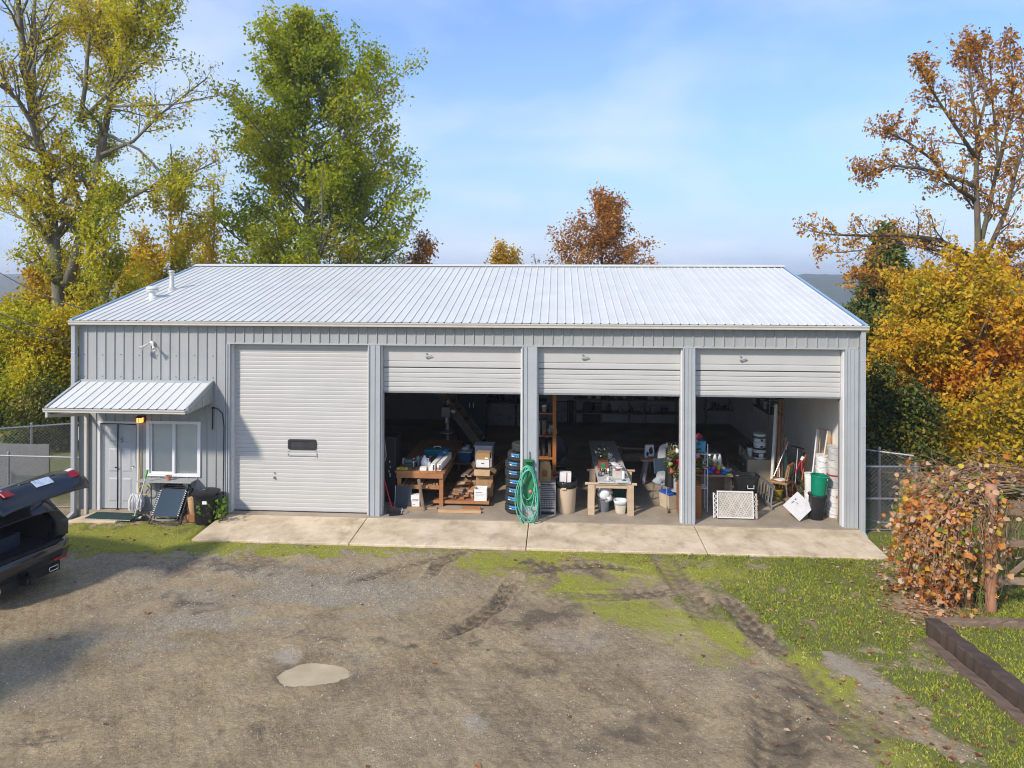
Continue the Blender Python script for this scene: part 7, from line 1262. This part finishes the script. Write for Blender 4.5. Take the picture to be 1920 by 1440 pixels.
# ---- bucket bay
Yt = floor_at(1330, 957).y+.35; x0, x1 = P(1312, 900, Yt)[0], P(1378, 900, Yt)[0]; z = P(1340, 890, Yt)[1]; xm = (x0+x1)/2; t = thing('toy_table', 'low dark table covered with bright plastic toys', 'table', (xm, Yt, 0)); w2 = (x1-x0)/2+.08; MB().b(-w2, w2, -.03, .75, z-.04, z).build('table_top', w_old, t)
MB().b(-w2+.12, -w2+.30, .1, .14, 0, z-.04).build('leg', w_old, t); MB().b(w2-.3, w2-.12, .1, .14, 0, z-.04).build('leg', w_old, t); MB().b(-w2+.1, w2-.1, .55, .6, 0, z-.04).build('rear_leg_board', w_old, t); MB().beam((-w2+.02, .0, 0), (-w2+.04, .05, z-.04), .02, .02).build('folding_leg', blackm, t)
TOY = {k: mat('toy_'+k, v, .4) for k, v in dict(blue=(.02, .10, .48), red=(.55, .02, .02), orange=(.65, .20, .02), yellow=(.55, .50, .05), lime=(.30, .50, .06), pink=(.60, .15, .30), purple=(.20, .06, .36), cyan=(.10, .38, .48), white=(.72, .72, .70), green=(.12, .28, .08)).items()}
def toy(label, px, dy, parts, kind='toy'):
    x = P(px, 895, Yt+dy)[0]; t = thing('plastic_toy', label, kind, (x, Yt+dy, z), 0, 'toys on the dark table')
    for nm, c, s_, m in parts: MB().blob(c, s_, len(nm), .18, 7, 9).build(nm, TOY[m], t, smooth=True)
toy('blue toy truck at the front left of the toy table', 1328, .06, (('body', (0, 0, .05), (.11, .06, .05), 'blue'), ('cab', (-.06, 0, .09), (.05, .05, .05), 'blue'), ('wheel', (.06, -.06, .03), (.03, .02, .03), 'purple')))
toy('purple and pink toy with orange head behind the blue truck', 1336, .22, (('body', (0, 0, .08), (.09, .06, .08), 'purple'), ('head', (.03, 0, .18), (.05, .05, .05), 'orange'), ('arm', (-.09, 0, .09), (.04, .03, .03), 'pink')))
toy('red toy car at the front of the toy table', 1345, .04, (('body', (0, 0, .04), (.08, .05, .035), 'red'), ('cabin', (0, 0, .075), (.045, .04, .03), 'red')))
toy('lime and yellow toy figure in the middle of the toy table', 1347, .28, (('body', (0, 0, .08), (.05, .045, .09), 'yellow'), ('head', (0, 0, .19), (.035, .035, .035), 'lime')))
toy('tall green dinosaur-like toy at the back left of the toy table', 1330, .5, (('body', (0, 0, .10), (.06, .05, .11), 'green'), ('neck', (.01, 0, .24), (.025, .025, .10), 'green'), ('head', (.0, -.02, .34), (.04, .03, .025), 'white')))
toy('white toy tower on the left at the back of the toy table', 1340, .55, (('body', (0, 0, .16), (.055, .055, .17), 'white'), ('base', (0, 0, .03), (.07, .07, .03), 'orange')))
toy('white toy tower on the right at the back of the toy table', 1349, .56, (('body', (0, 0, .16), (.055, .055, .17), 'white'), ('base', (0, 0, .03), (.07, .07, .03), 'yellow')))
toy('cyan and pink toy at the right of the toy table', 1362, .2, (('body', (0, 0, .05), (.12, .07, .05), 'cyan'), ('wing', (.07, 0, .07), (.08, .03, .03), 'pink'), ('tail', (-.07, 0, .1), (.05, .03, .04), 'white')))
toy('dark blue toy boat at the right front of the toy table', 1357, .03, (('body', (0, 0, .035), (.09, .05, .035), 'blue'), ('deck', (.02, 0, .07), (.05, .03, .02), 'purple')))
toy('lime green stick toy at the right front edge of the toy table', 1366, .0, (('body', (0, 0, .015), (.09, .025, .015), 'lime'), ('tip', (.1, 0, .015), (.04, .02, .015), 'pink')))
toy('small dark red toy at the left end of the toy table', 1316, .1, (('body', (0, 0, .04), (.06, .05, .04), 'red'), ('top', (0, 0, .09), (.03, .03, .03), 'purple')))
toy('pale blue doll at the left end of the toy table', 1319, .3, (('body', (0, 0, .09), (.05, .04, .09), 'cyan'), ('head', (0, 0, .2), (.035, .035, .035), 'white')))
x, y = P(1396, 915, D+1.25)[0], D+1.15; zt_ = P(1396, 889, y)[1]; zb = P(1396, 925, y-.2)[1]; t = thing('black_tote', 'open black storage tote with white handle above the gate', 'tote', (x, y, zb)); h = zt_-zb; mb = MB().lathe([(.22, 0), (.235, .02), (.275, h-.03), (.30, h-.03), (.30, h), (.265, h), (.225, .03), (0, .03)], n=28, sq=.75); mb.v = [(a*1., b_*.75, c_) for a, b_, c_ in mb.v]; mb.build('tote_body', black_p, t, smooth='edge'); MB().tube([(-.01, -.215, h*.48), (-.01, -.225, h*.30), (.13, -.225, h*.30), (.13, -.215, h*.48)], .010, 6).build('handle', white_p, t); bs_ = thing('black_crate', 'black crate on the floor under the black tote', 'crate', (x, y, 0)); MB().box((0, 0, zb/2-.001), (.48, .36, zb-.004)).build('crate_body', black_p, bs_, bevel=.01); MB().b(-.245, .245, -.185, .185, zb-.05, zb-.02).build('rim', black_p, bs_)
# baby gate
Yg = floor_at(1380, 975).y+.03; x0, x1 = P(1338, 975, Yg)[0], P(1421, 975, Yg)[0]; zt_ = P(1380, 922, Yg)[1]; gt = thing('pressure_gate', 'white mesh pressure gate standing on the floor before the tote', 'gate', ((x0+x1)/2, Yg, .0), 0, None, R(-6)); w2 = (x1-x0)/2; H = zt_
MB().b(-w2+.09, w2-.11, -.014, .014, H-.03, H).b(-w2+.09, w2-.11, -.014, .014, .03, .055).build('cross_rail', white_p, gt)
for a in (-w2+.08, w2-.11): MB().b(a, a+.022, -.018, .016, .03, H).build('upright', white_p, gt)
for a, m in ((-w2, white_p), (w2-.025, w_saw)): MB().b(a, a+.025, .018, .045, .02, H-.05).build('end_bar', m, gt)
def lattice(xa, xb, za, zb, y, cell, w, m, nm):
    mb = MB(); n = int((xb-xa+zb-za)/cell)+1
    for k in range(-int((zb-za)/cell)-1, n):
        for sg in (1, -1):
            p0, p1 = (xa+k*cell, za if sg > 0 else zb), (xa+k*cell+(zb-za)*.62, zb if sg > 0 else za)
            if p1[0] <= xa or p0[0] >= xb: continue
            t0 = max(0, (xa-p0[0])/(p1[0]-p0[0])); t1 = min(1, (xb-p0[0])/(p1[0]-p0[0])); q0 = (p0[0]+(p1[0]-p0[0])*t0, y+.001*sg, p0[1]+(p1[1]-p0[1])*t0); q1 = (p0[0]+(p1[0]-p0[0])*t1, y+.001*sg, p0[1]+(p1[1]-p0[1])*t1); mb.beam(q0, q1, .004, w)
    return mb.build(nm, m, gt)
lattice(-w2+.10, w2-.11, .055, H-.03, 0, .026, .007, mat('mesh_cream', (.66, .60, .52), .6), 'front_mesh'); lattice(-w2+.025, w2-.025, .03, H-.06, .03, .06, .011, white_p, 'rear_mesh')
MB().b(w2-.0, w2+.02, .02, .045, H*.62, H*.68).b(w2-.0, w2+.02, .02, .045, H*.52, H*.57).build('bumper_foot', w_saw, gt)
# step ladder lying on its side
def stepladder(label, pts_top, pts_bot, Y0, Y1, nr, group='aluminium ladders in the bucket bay'):
    a, b_ = Vector(P3(*pts_top[0], Y0)), Vector(P3(*pts_top[1], Y1)); c, d = Vector(P3(*pts_bot[0], Y0)), Vector(P3(*pts_bot[1], Y1)); o = c.copy(); t = thing('step_ladder', label, 'ladder', o, 0, group)
    MB().beam(a-o, b_-o, .03, .07).build('side_rail', alu, t); MB().beam(c-o, d-o, .03, .07).build('side_rail', alu, t)
    for k in range(nr): f = (k+.5)/nr; MB().beam(a.lerp(b_, f)-o, c.lerp(d, f)-o, .075, .022).build('rung', alu, t)
stepladder('aluminium ladder lying on its edge beside the gate', ((1419, 889), (1452, 914)), ((1416, 921), (1447, 951)), D+2.1, D+1.05, 6); stepladder('aluminium ladder further back behind the black tote', ((1362, 862), (1400, 900)), ((1360, 884), (1396, 930)), D+3.4, D+2.3, 6)
# tan cabinet, pails, poles
x0, x1 = P(1395, 880, D+3.0)[0], P(1446, 900, D+2.6)[0]; zc = P(1430, 860, D+2.9)[1]; t = thing('tan_cabinet', 'tan cabinet with drawers carrying the stacked paint pails', 'cabinet', (P(1430, 900, D+2.9)[0], D+2.75, 0), R(0)); MB().b(-.42, .22, 0, .9, 0, zc).build('cabinet_body', tan, t, bevel=.005); MB().b(-.435, -.421, .03, .87, .1, zc-.06).build('cabinet_door', mat('olive_door', (.22, .19, .12), .7), t)
for k in range(3):
    for y_ in (.2, .6): MB().b(-.43, -.421, y_, y_+.25, .15+k*.28, .38+k*.28).build('drawer_front', tan, t); MB().b(-.455, -.431, y_+.1, y_+.15, .25+k*.28, .28+k*.28).build('drawer_pull', alu, t)
cz = zc
def pail(label, x, y, z, r, h, m=pail_w, lid=None, band=None, group='white pails', lab=None, handle=True, tilt=0):
    t = thing('paint_pail', label, 'pail', (x, y, z), 0, group); MB().lathe([(r*.90, 0), (r*.92, .01), (r*.985, h*.80), (r*1.02, h*.80), (r*1.02, h*.83), (r*.99, h*.84), (r, h*.93)], n=24).build('pail_body', m, t, smooth='edge'); MB().lathe([(r*1.03, h*.915), (r*1.05, h*.93), (r*1.05, h), (r*.9, h*.985), (0, h*.985)], n=24).build('lid', lid or m, t, smooth='edge')
    if band: z0, z1, mm = band; MB().lathe([(r*(.92+.065*z0)+.003, h*z0), (r*(.92+.065*z1)+.003, h*z1)], n=24).build('label_band', mm, t, smooth=True)
    if lab: mm, a0, a1, z0, z1 = lab; n = 6; vs = []; rr = r+.006; vs = [(rr*math.cos(R(a0+(a1-a0)*j/n)), rr*math.sin(R(a0+(a1-a0)*j/n)), h*zz) for j in range(n+1) for zz in (z0, z1)]; MB().add(vs, [(2*j, 2*j+2, 2*j+3, 2*j+1) for j in range(n)]).build('label', mm, t)
    if handle: MB().tube([(-r*1.03, -.01, h*.78), (-r*.8, -r*.75, h*.55), (0, -r*1.06, h*.42), (r*.8, -r*.75, h*.55), (r*1.03, -.01, h*.78)], .004, 5).build('handle', galv, t)
    return t
xq = P(1424, 850, D+2.95)[0]; yq = D+2.95; hp = (P(1424, 812, yq)[1]-cz)/3; gl_ = mat('pail_green', (.02, .16, .06), .5); dk_ = mat('pail_dark_label', (.06, .06, .065), .5)
pail('bottom paint pail of three with dark label on the tan cabinet', xq, yq, cz, .155, hp*.98, band=(.2, .75, dk_), lab=(white_b, 250, 290, .25, .7)); pail('middle paint pail of three on the tan cabinet, half hidden label', xq, yq, cz+hp, .155, hp*.98, band=(.1, .35, dk_), lab=(ink, 262, 285, .4, .65)); pail('top paint pail of three with a green band on the tan cabinet', xq, yq, cz+2*hp, .155, hp*.98, band=(.45, .72, gl_), lab=(ink, 265, 288, .15, .4))
x = P(1403, 850, D+3.3)[0]; t = thing('flower_vase', 'pale pot of dark dried flowers left of the paint pails', 'flower pot', (x, D+3.15, cz)); MB().lathe([(.05, 0), (.085, .22), (.075, .22), (0, .18)], n=16).build('pot', pail_w, t, smooth='edge'); mb = MB(); g = random.Random(5)
for k in range(16): a = g.uniform(0, 6.28); mb.tube([(0, 0, .2), (.06*math.cos(a), .06*math.sin(a), .3), (.11*math.cos(a), .1*math.sin(a), g.uniform(.30, .42))], .006, 4)
mb.build('dry_flowers', DK[0], t)
pp = []
for k, (pt, pb, Yb_, w, h, m, lab, nm) in enumerate((((1456, 758), (1446, 905), D+2.0, .15, .06, mat('birch_white', (.58, .54, .48), .7, 0, .15, 12, stain=((.15, .1, .07), 9, .64, .8)), 'pale birch coloured pole leaning tallest against the right wall', 'leaning_pole'), ((1464, 748), (1457, 900), D+2.15, .09, .05, w_red, 'reddish brown pole leaning beside the pale birch pole', 'leaning_pole'), ((1470, 752), (1464, 895), D+2.3, .08, .05, w_old, 'brown plank leaning second right of the pale birch pole', 'leaning_pole'), ((1473, 820), (1470, 896), D+2.45, .11, .05, w_pine, 'short pale brown board leaning right of the brown plank', 'leaning_pole'))):
    p, q = P3(*pb, Yb_), P3(*pt, Yb_+.45); p = (p[0], p[1], 0.005); board(nm, lab, p, q, w, h, m, 'poles leaning at the right wall', R(90), 'pole')
for k, (pt, pb, m, lab) in enumerate((((1461, 855), (1462, 895), alu, 'thin aluminium rod leaning among the poles'), ((1478, 828), (1451, 893), alu, 'thin rod leaning aslant across the poles'))):
    p, q = Vector(P3(*pb, D+1.9)), Vector(P3(*pt, D+2.2)); t = tag(MB().cyl((0, 0, 0), q-p, .013, n=8).build('thin_rod', m, loc=p, smooth='edge'), lab, 'rod', 'thin rods among the poles')
t = thing('folded_umbrella', 'dark green folded umbrella leaning at the right wall', 'umbrella', P3(1474, 896, D+2.0)); MB().lathe([(.01, .0), (.06, .08), (.05, .5), (.02, .68)], n=10).build('canopy', mat('umbrella_green', (.012, .035, .03), .7), t); MB().cyl((0, 0, -.05), (0, 0, .8), .009, n=6).build('shaft', alu, t)
# shelves at the left wall of this bay
t = shelf_unit('dark shelving with tools along the back of the bucket bay', P(1318, 800, wall_y)[0], P(1432, 800, wall_y)[0], wall_y, (.6, 1.2, 1.75, 2.3), .4, 14); 
for k, z_ in enumerate((.6, 1.2, 1.75)): stock(P(1321, 800, wall_y)[0], P(1430, 800, wall_y)[0], wall_y-.2, z_, 60+k, 11, .15, .42, 'the %s board of the dark shelving in the bucket bay' % ('lowest', 'middle', 'upper')[k], 'goods on the dark shelving')
yw = D+5.5; t = thing('wall_rack', 'grey wire rack with paint tins on the right inner wall', 'rack', (6.1, yw, 1.55)); 
for k in range(3): MB().b(-.22, .2, -.9, .9, k*.42-.02, k*.42).build('shelf', galv, t)
for a in (-.88, .88): MB().b(-.22, -.20, a-.012, a+.012, -.3, 1.1).build('upright', galv, t)
for r_ in range(2):
    for k in range(5): xx, yy = 6.05, yw-.7+k*.35; t = thing('paint_tin', '%s tin on the %s board of the wire rack' % (('nearest', 'second', 'middle', 'fourth', 'farthest')[k], ('lower', 'upper')[r_]), 'tin', (xx, yy, 1.551+r_*.42), 0, 'paint tins on the wire rack'); MB().lathe([(.085, 0), (.085, .22)], n=14).build('can_body', DK[(k*3+r_) % 4], t, smooth='edge'); MB().lathe([(.09, .215), (.09, .23), (0, .225)], n=14).build('lid', alu, t, smooth='edge')
t = thing('stacked_trays', 'stack of flat trays and brown cartons behind the toy table', 'trays', (P(1330, 860, D+2.6)[0], D+2.6, 0)); zz = P(1330, 880, D+2.6)[1]; MB().b(-.6, .48, -.1, .6, zz-.05, zz).build('stand_top', w_old, t); MB().b(.0, .25, .0, .3, 0, zz-.05).build('stand_leg', w_old, t); MB().b(-.5, -.3, .0, .3, 0, zz-.05).build('stand_leg', w_old, t)
carton('flat_carton', 'flat brown carton at the bottom of the tray stack', 'carton', (P(1331, 870, D+2.7)[0], D+2.75, zz), (.58, .5, .17), 0, card)
for k in range(4): tq = thing('flat_tray', ('lowest', 'second', 'third', 'top')[k]+' grey tray above the flat brown carton', 'tray', (P(1331, 870, D+2.7)[0]-.03+.02*k, D+2.75, zz+.18+k*.065), 0, 'flat trays in the bucket bay'); MB().b(-.28+.03*k, .28-.03*k, -.22, .22, 0, .045).build('tray_body', (DK[1], DK[2], DK[1], DK[2])[k], tq, bevel=.004); MB().b(-.29+.03*k, .29-.03*k, -.23, .23, .046, .055).build('rim', DK[1], tq)
t = thing('blue_basket', 'blue plastic basket with red handles hanging beside the post', 'basket', (P(1308, 840, D+1.0)[0], D+1.0, P(1308, 846, D+1.0)[1])); MB().box((0, 0, .13), (.28, .26, .26), (0, 0, 0), 1.2).build('basket_body', mat('sky_blue_plastic', (.05, .25, .42), .5), t, bevel=.015); MB().blob((.02, 0, .32), (.1, .08, .08), 4, .3).build('contents', mat('dark_red_cloth', (.2, .02, .03), .8), t); sr = thing('wire_stand', 'white wire stand holding blue basket and dried flowers', 'stand', (P(1310, 880, D+1.0)[0], D+1.0, 0))
for a in (-.18, .17): MB().cyl((a, -.15, 0), (a, -.15, 1.55), .012, n=6).build('upright', white_p, sr); MB().cyl((a, .15, 0), (a, .15, 1.55), .012, n=6).build('upright', white_p, sr)
for zz_ in (.55, 1.0, P(1308, 846, D+1.0)[1]-.02): MB().b(-.19, .18, -.16, .16, zz_-.015, zz_-.003).build('tier', white_p, sr)
t = thing('dried_bouquet', 'dried bouquet with a pink bloom on the wire stand', 'bouquet', (P(1306, 862, D+.9)[0], D+.9, 1.0)); g = np.random.RandomState(8); pts = g.normal(0, .10, (90, 3))*(.8, .6, 1.6)+(0, 0, .14); put('leaves', leaves_mesh('leaves', pts, .09, L_dk, 6, tint_by(.8, .1, .2), .1, 3, .02), t); MB().blob((0, -.08, .28), (.07, .05, .06), 9, .4).build('bloom', TOY['pink'], t, smooth=True); MB().tube([(0, 0, 0), (.02, 0, .2)], .02, 6).build('stems', DK[3], t)
# brown chair, yellow bucket, orange box
x, y = floor_at(1478, 948)[:2]; y += .30; ch = thing('vinyl_chair', 'brown vinyl chair with metal legs turned to the left', 'chair', (x-.05, y+.1, 0), R(-35)); zs_ = .44
for sx, sy in ((-.2, -.2), (.2, -.2), (-.2, .2), (.2, .2)): MB().cyl((sx*1.12, sy*1.12, 0), (sx, sy, zs_), .012, n=8).build('leg', alu, ch)
MB().box((0, 0, zs_+.02), (.44, .44, .06)).build('seat', leather, ch, bevel=.02); MB().box((.20, .0, zs_+.30), (.05, .42, .36), (0, R(12), 0)).build('backrest', leather, ch, bevel=.018); MB().tube([(.19, -.2, zs_), (.27, -.2, zs_+.45)], .012, 6).tube([(.19, .2, zs_), (.27, .2, zs_+.45)], .012, 6).build('back_frame', alu, ch)
tq = thing('white_papers', 'white papers lying on the seat of the brown chair', 'papers', (ch.location.x, ch.location.y, zs_+.052)); MB().box((0, 0, .004), (.26, .2, .008), (0, 0, .4)).build('sheet', white_b, tq); MB().box((.02, .01, .0125), (.22, .2, .007), (0, 0, .6)).build('sheet', white_b, tq)
x, y = floor_at(1463, 941)[:2]; t = round_bin('yellow_bucket', 'dirty yellow bucket under the brown chair', x, y+.25, 0, .11, .135, .25, mat('dirty_yellow', (.35, .27, .04), .5, 0, .25, 14), 'bucket'); MB().tube([(-.13, 0, .22), (-.07, -.12, .10), (.07, -.13, .07), (.13, 0, .2)], .006, 5).build('handle', blackm, t)
x, y = floor_at(1490, 956)[:2]; carton('orange_box', 'orange box on the floor behind the sink top', 'box', (x, y+.18, 0), (.22, .2, .15), .2, mat('orange_card', (.45, .17, .04), .7))
x, y = floor_at(1492, 938)[:2]; t = thing('red_crate', 'dark red jerry can behind the brown chair', 'jerry can', (x, y+.3, 0)); MB().box((0, 0, .16), (.24, .16, .30)).build('can_body', mat('dark_red', (.22, .05, .03), .5), t, bevel=.03); MB().tube([(-.07, 0, .31), (-.05, 0, .36), (.06, 0, .36), (.08, 0, .31)], .014, 6).build('handle', MATS['dark_red'], t); t.name = 'jerry_can'
# shovel-like tool, pruners, T squeegee, green plant
def tool(name, label, pb, pt, Y0, Y1, cat): p, q = Vector(P3(*pb, Y0)), Vector(P3(*pt, Y1)); return thing(name, label, cat, p), q-p
t, d = tool('squeegee', 'T shaped squeegee leaning with its blade up at the right wall', (1491, 905), (1496, 840), D+1.75, D+1.85, 'squeegee'); MB().cyl((0, 0, 0), d, .012, n=8).build('handle', alu, t); MB().beam(d+Vector((-.17, 0, .045)), d+Vector((.15, 0, -.02)), .03, .035).build('blade', rubber, t)
t, d = tool('loppers', 'long loppers with red handles and black jaws at the wall', (1493, 886), (1508, 846), D+1.55, D+1.6, 'loppers'); MB().cyl((-.02, 0, .0), d*.55, .016, n=8).build('handle', redp, t); MB().cyl((.13, 0, .02), d*.55+Vector((.02, 0, 0)), .016, n=8).build('handle', redp, t); MB().beam(d*.55, d*.98, .04, .09).build('jaw', blackm, t, bevel=.008); MB().box(d*.68+Vector((0, -.03, 0)), (.06, .01, .10), (0, .5, 0)).build('tag', white_b, t)
board('oak_board', 'varnished oak board leaning behind the red loppers', P3(1505, 905, D+1.7), P3(1512, 853, D+1.85), .13, .03, w_orange, None, R(90)); 
t = low_plant('ivy_plant', 'dark green plant behind the chair at the right wall', P(1507, 930, D+1.5)[0], D+1.5, 0., .16, .75, 12, L_dk, .09, 97, None, 'plant', .42)
MB()
# frames leaning, white boards
def lean(name, label, pb, pt, Y0, Y1, w, h, m, group='white boards leaning at the right wall', cat='board'): return board(name, label, P3(*pb, Y0), P3(*pt, Y1), w, h, m, group, R(90), cat)
lean('leaning_board', 'narrow white board leaning leftmost by the bucket stack', (1524, 900), (1534, 805), D+1.25, D+1.40, .10, .03, white_p); lean('leaning_board', 'thin pale stick leaning beside the narrow white board', (1533, 890), (1539, 808), D+1.30, D+1.45, .03, .02, w_pine); lean('leaning_board', 'wide cream board leaning with its top towards the doorway', (1542, 895), (1555, 808), D+1.0, D+1.2, .16, .03, mat('cream_board', (.66, .55, .40), .6)); lean('leaning_board', 'brown strip leaning behind the wide cream board', (1555, 870), (1560, 815), D+1.1, D+1.25, .05, .02, w_orange)
board('frame_bar', 'short brown bar bridging the tops of the leaning boards', P3(1534, 804, D+1.41), P3(1553, 807, D+1.3), .03, .03, w_old)
# bucket stacks
def stack(pxs, Y, zs_list, r, labels, **kw):
    for (px, z0, z1), lab in zip(zs_list, labels): pail(lab, P(px, 900, Y)[0], Y, z0, r, z1-z0-.004, **kw)
Y1 = D+.72; zz_ = lambda py: P(1565, py, Y1)[1]
hs_ = [0, .13, .27, zz_(940)-.0, zz_(905), zz_(873), zz_(843)]
zA = [0.0, .16, .31, .60, .88, 1.16, 1.44]
labs = ('lowest squat white pail of the right bucket column', 'second squat white pail from the floor in the right column', 'white pail with red print, third from the floor in the right column', 'grey white pail, fourth from the floor in the right column', 'white pail above the red rim in the right column', 'grey white pail with wire handle on top of the right column'); xA = P(1564, 940, Y1)[0]; colA = [pail_w, pail_w, pail_w, mat('pail_grey', (.48, .48, .47), .45), mat('pail_dirty', (.58, .55, .50), .5), MATS['pail_grey']]
zA = [0.0, .165, .33, .66, .95, 1.28, 1.58]
for k in range(6): pail(labs[k], xA+(.0, .012, .0, .02, .02, .03)[k], Y1+.05, zA[k], .155, zA[k+1]-zA[k]-.004, colA[k], redp if k == 3 else None, None, 'white pails in the right bucket column', (redp, 272, 284, .35, .55) if k == 2 else None)
Y2 = D+1.0; xB = P(1545, 900, Y2)[0]; labsB = ('bottom white pail of the middle column behind the green pot', 'second white pail of the middle column behind the green pot', 'white pail with red print behind the rim of the green pot', 'topmost white pail of the middle column, slightly tilted'); zB = [0, .38, .74, 1.04, 1.30]
for k in range(4): pail(labsB[k], xB, Y2+.1, zB[k], .15, zB[k+1]-zB[k]-.004, pail_w, None, None, 'white pails in the middle bucket column', (mat('magenta_print', (.5, .02, .15), .5), 240, 265, .3, .6) if k == 2 else None)
x = P(1519, 930, D+1.15)[0]; pail('lower white container left of the black bin', x, D+1.2, 0, .11, .42, pail_w, None, None, 'white containers left of the black bin', None, False); pail('upper white container left of the green pot', x, D+1.2, .425, .11, .42, pail_w, None, None, 'white containers left of the black bin', None, False)
x, y = floor_at(1535, 978)[:2]; bbn = thing('black_bin', 'tall black bin leaning slightly, under the green pot', 'bin', (x, y+.20, 0), 0, None, 0, R(5)); MB().lathe([(.14, 0), (.15, .015), (.175, .52), (.19, .52), (.19, .545), (.165, .545), (.14, .03), (0, .03)], n=28, sq=.35).build('bin_body', black_p, bbn, smooth='edge'); MB().lathe([(.192, .50), (.196, .51), (.196, .53), (.192, .54)], n=28, sq=.35).build('rim', black_p, bbn, smooth='edge')
gp = thing('green_pot', 'green plastic pot stacked in the black bin', 'pot', (x+.055, y+.19, .50), 0, None, 0, R(5)); MB().lathe([(.145, 0), (.15, .015), (.185, .44), (.20, .445), (.20, .475), (.175, .475), (.15, .03), (0, .03)], n=30).build('pot_body', greenp, gp, smooth='edge'); MB().box((.09, -.19, .43), (.015, .015, .02)).build('clip', white_p, gp)
# sink top leaning on its corner
sx_, sy_ = floor_at(1497, 978)[:2]; sk = thing('sink_top', 'white square basin top leaning on its corner before the black bin', 'basin', (sx_+.02, sy_+.0, .0)); c_, s2 = math.cos(R(40)), math.sin(R(40))
def skp(u, v, w=0):  # u to the right along the lower edge, v up the slab, w out of its face
    q = rot(R(-38), 0, 0)@Vector((u*c_-v*s2, -w, u*s2+v*c_)); return q+Vector((0, .0, 0))
MB().add([skp(*p) for p in ((0, 0, 0), (.50, 0, 0), (.50, .46, 0), (0, .46, 0), (0, 0, .03), (.50, 0, .03), (.50, .46, .03), (0, .46, .03))], [(3, 2, 1, 0), (4, 5, 6, 7), (0, 1, 5, 4), (1, 2, 6, 5), (2, 3, 7, 6), (3, 0, 4, 7)]).build('slab', mat('cultured_marble', (.58, .57, .55), .25, 0, .04, 5), sk, bevel=.006)
bz = MB(); n = 28; vs = []
for r, w in ((1, .031), (.93, .034), (.80, .031)):
    for j in range(n): a = 2*math.pi*j/n; vs.append(skp(.25+.17*r*math.cos(a), .19+.12*r*math.sin(a), w))
bz.add(vs, [(i*n+j, i*n+(j+1) % n, (i+1)*n+(j+1) % n, (i+1)*n+j) for i in range(2) for j in range(n)]+[tuple(2*n+j for j in range(n))]).build('bowl', MATS['cultured_marble'], sk, smooth='edge'); mb = MB()
for u in (.18, .25, .32): mb.cyl(skp(u, .385, .03), skp(u, .385, .07), .013, n=10)
mb.tube([skp(.18, .385, .075), skp(.32, .385, .075)], .009, 6).tube([skp(.25, .385, .08), skp(.25, .33, .10), skp(.25, .29, .085)], .010, 6); mb.build('tap', mat('satin_steel', (.62, .62, .62), .45, .3), sk, smooth='edge'); MB().box(skp(.25, .19, -.05), (.28, .10, .18)).build('basin_back', MATS['cultured_marble'], sk, bevel=.02)
# strips leaning at the doorway's right edge
for k, (pb, pt, lab) in enumerate((((1570, 975), (1577, 830), 'pale wooden strip leaning inside the right doorway, leftmost'), ((1574, 980), (1580, 790), 'long cream strip leaning inside the right doorway, middle one'), ((1578, 982), (1583, 800), 'white strip leaning inside the right doorway, nearest the post'))): lean('wall_strip', lab, pb, pt, D+.45-.05*k, D+.55-.05*k, .045, .02, (w_pine, MATS['cream_board'], white_p)[k], 'strips leaning inside the right doorway', 'strip')
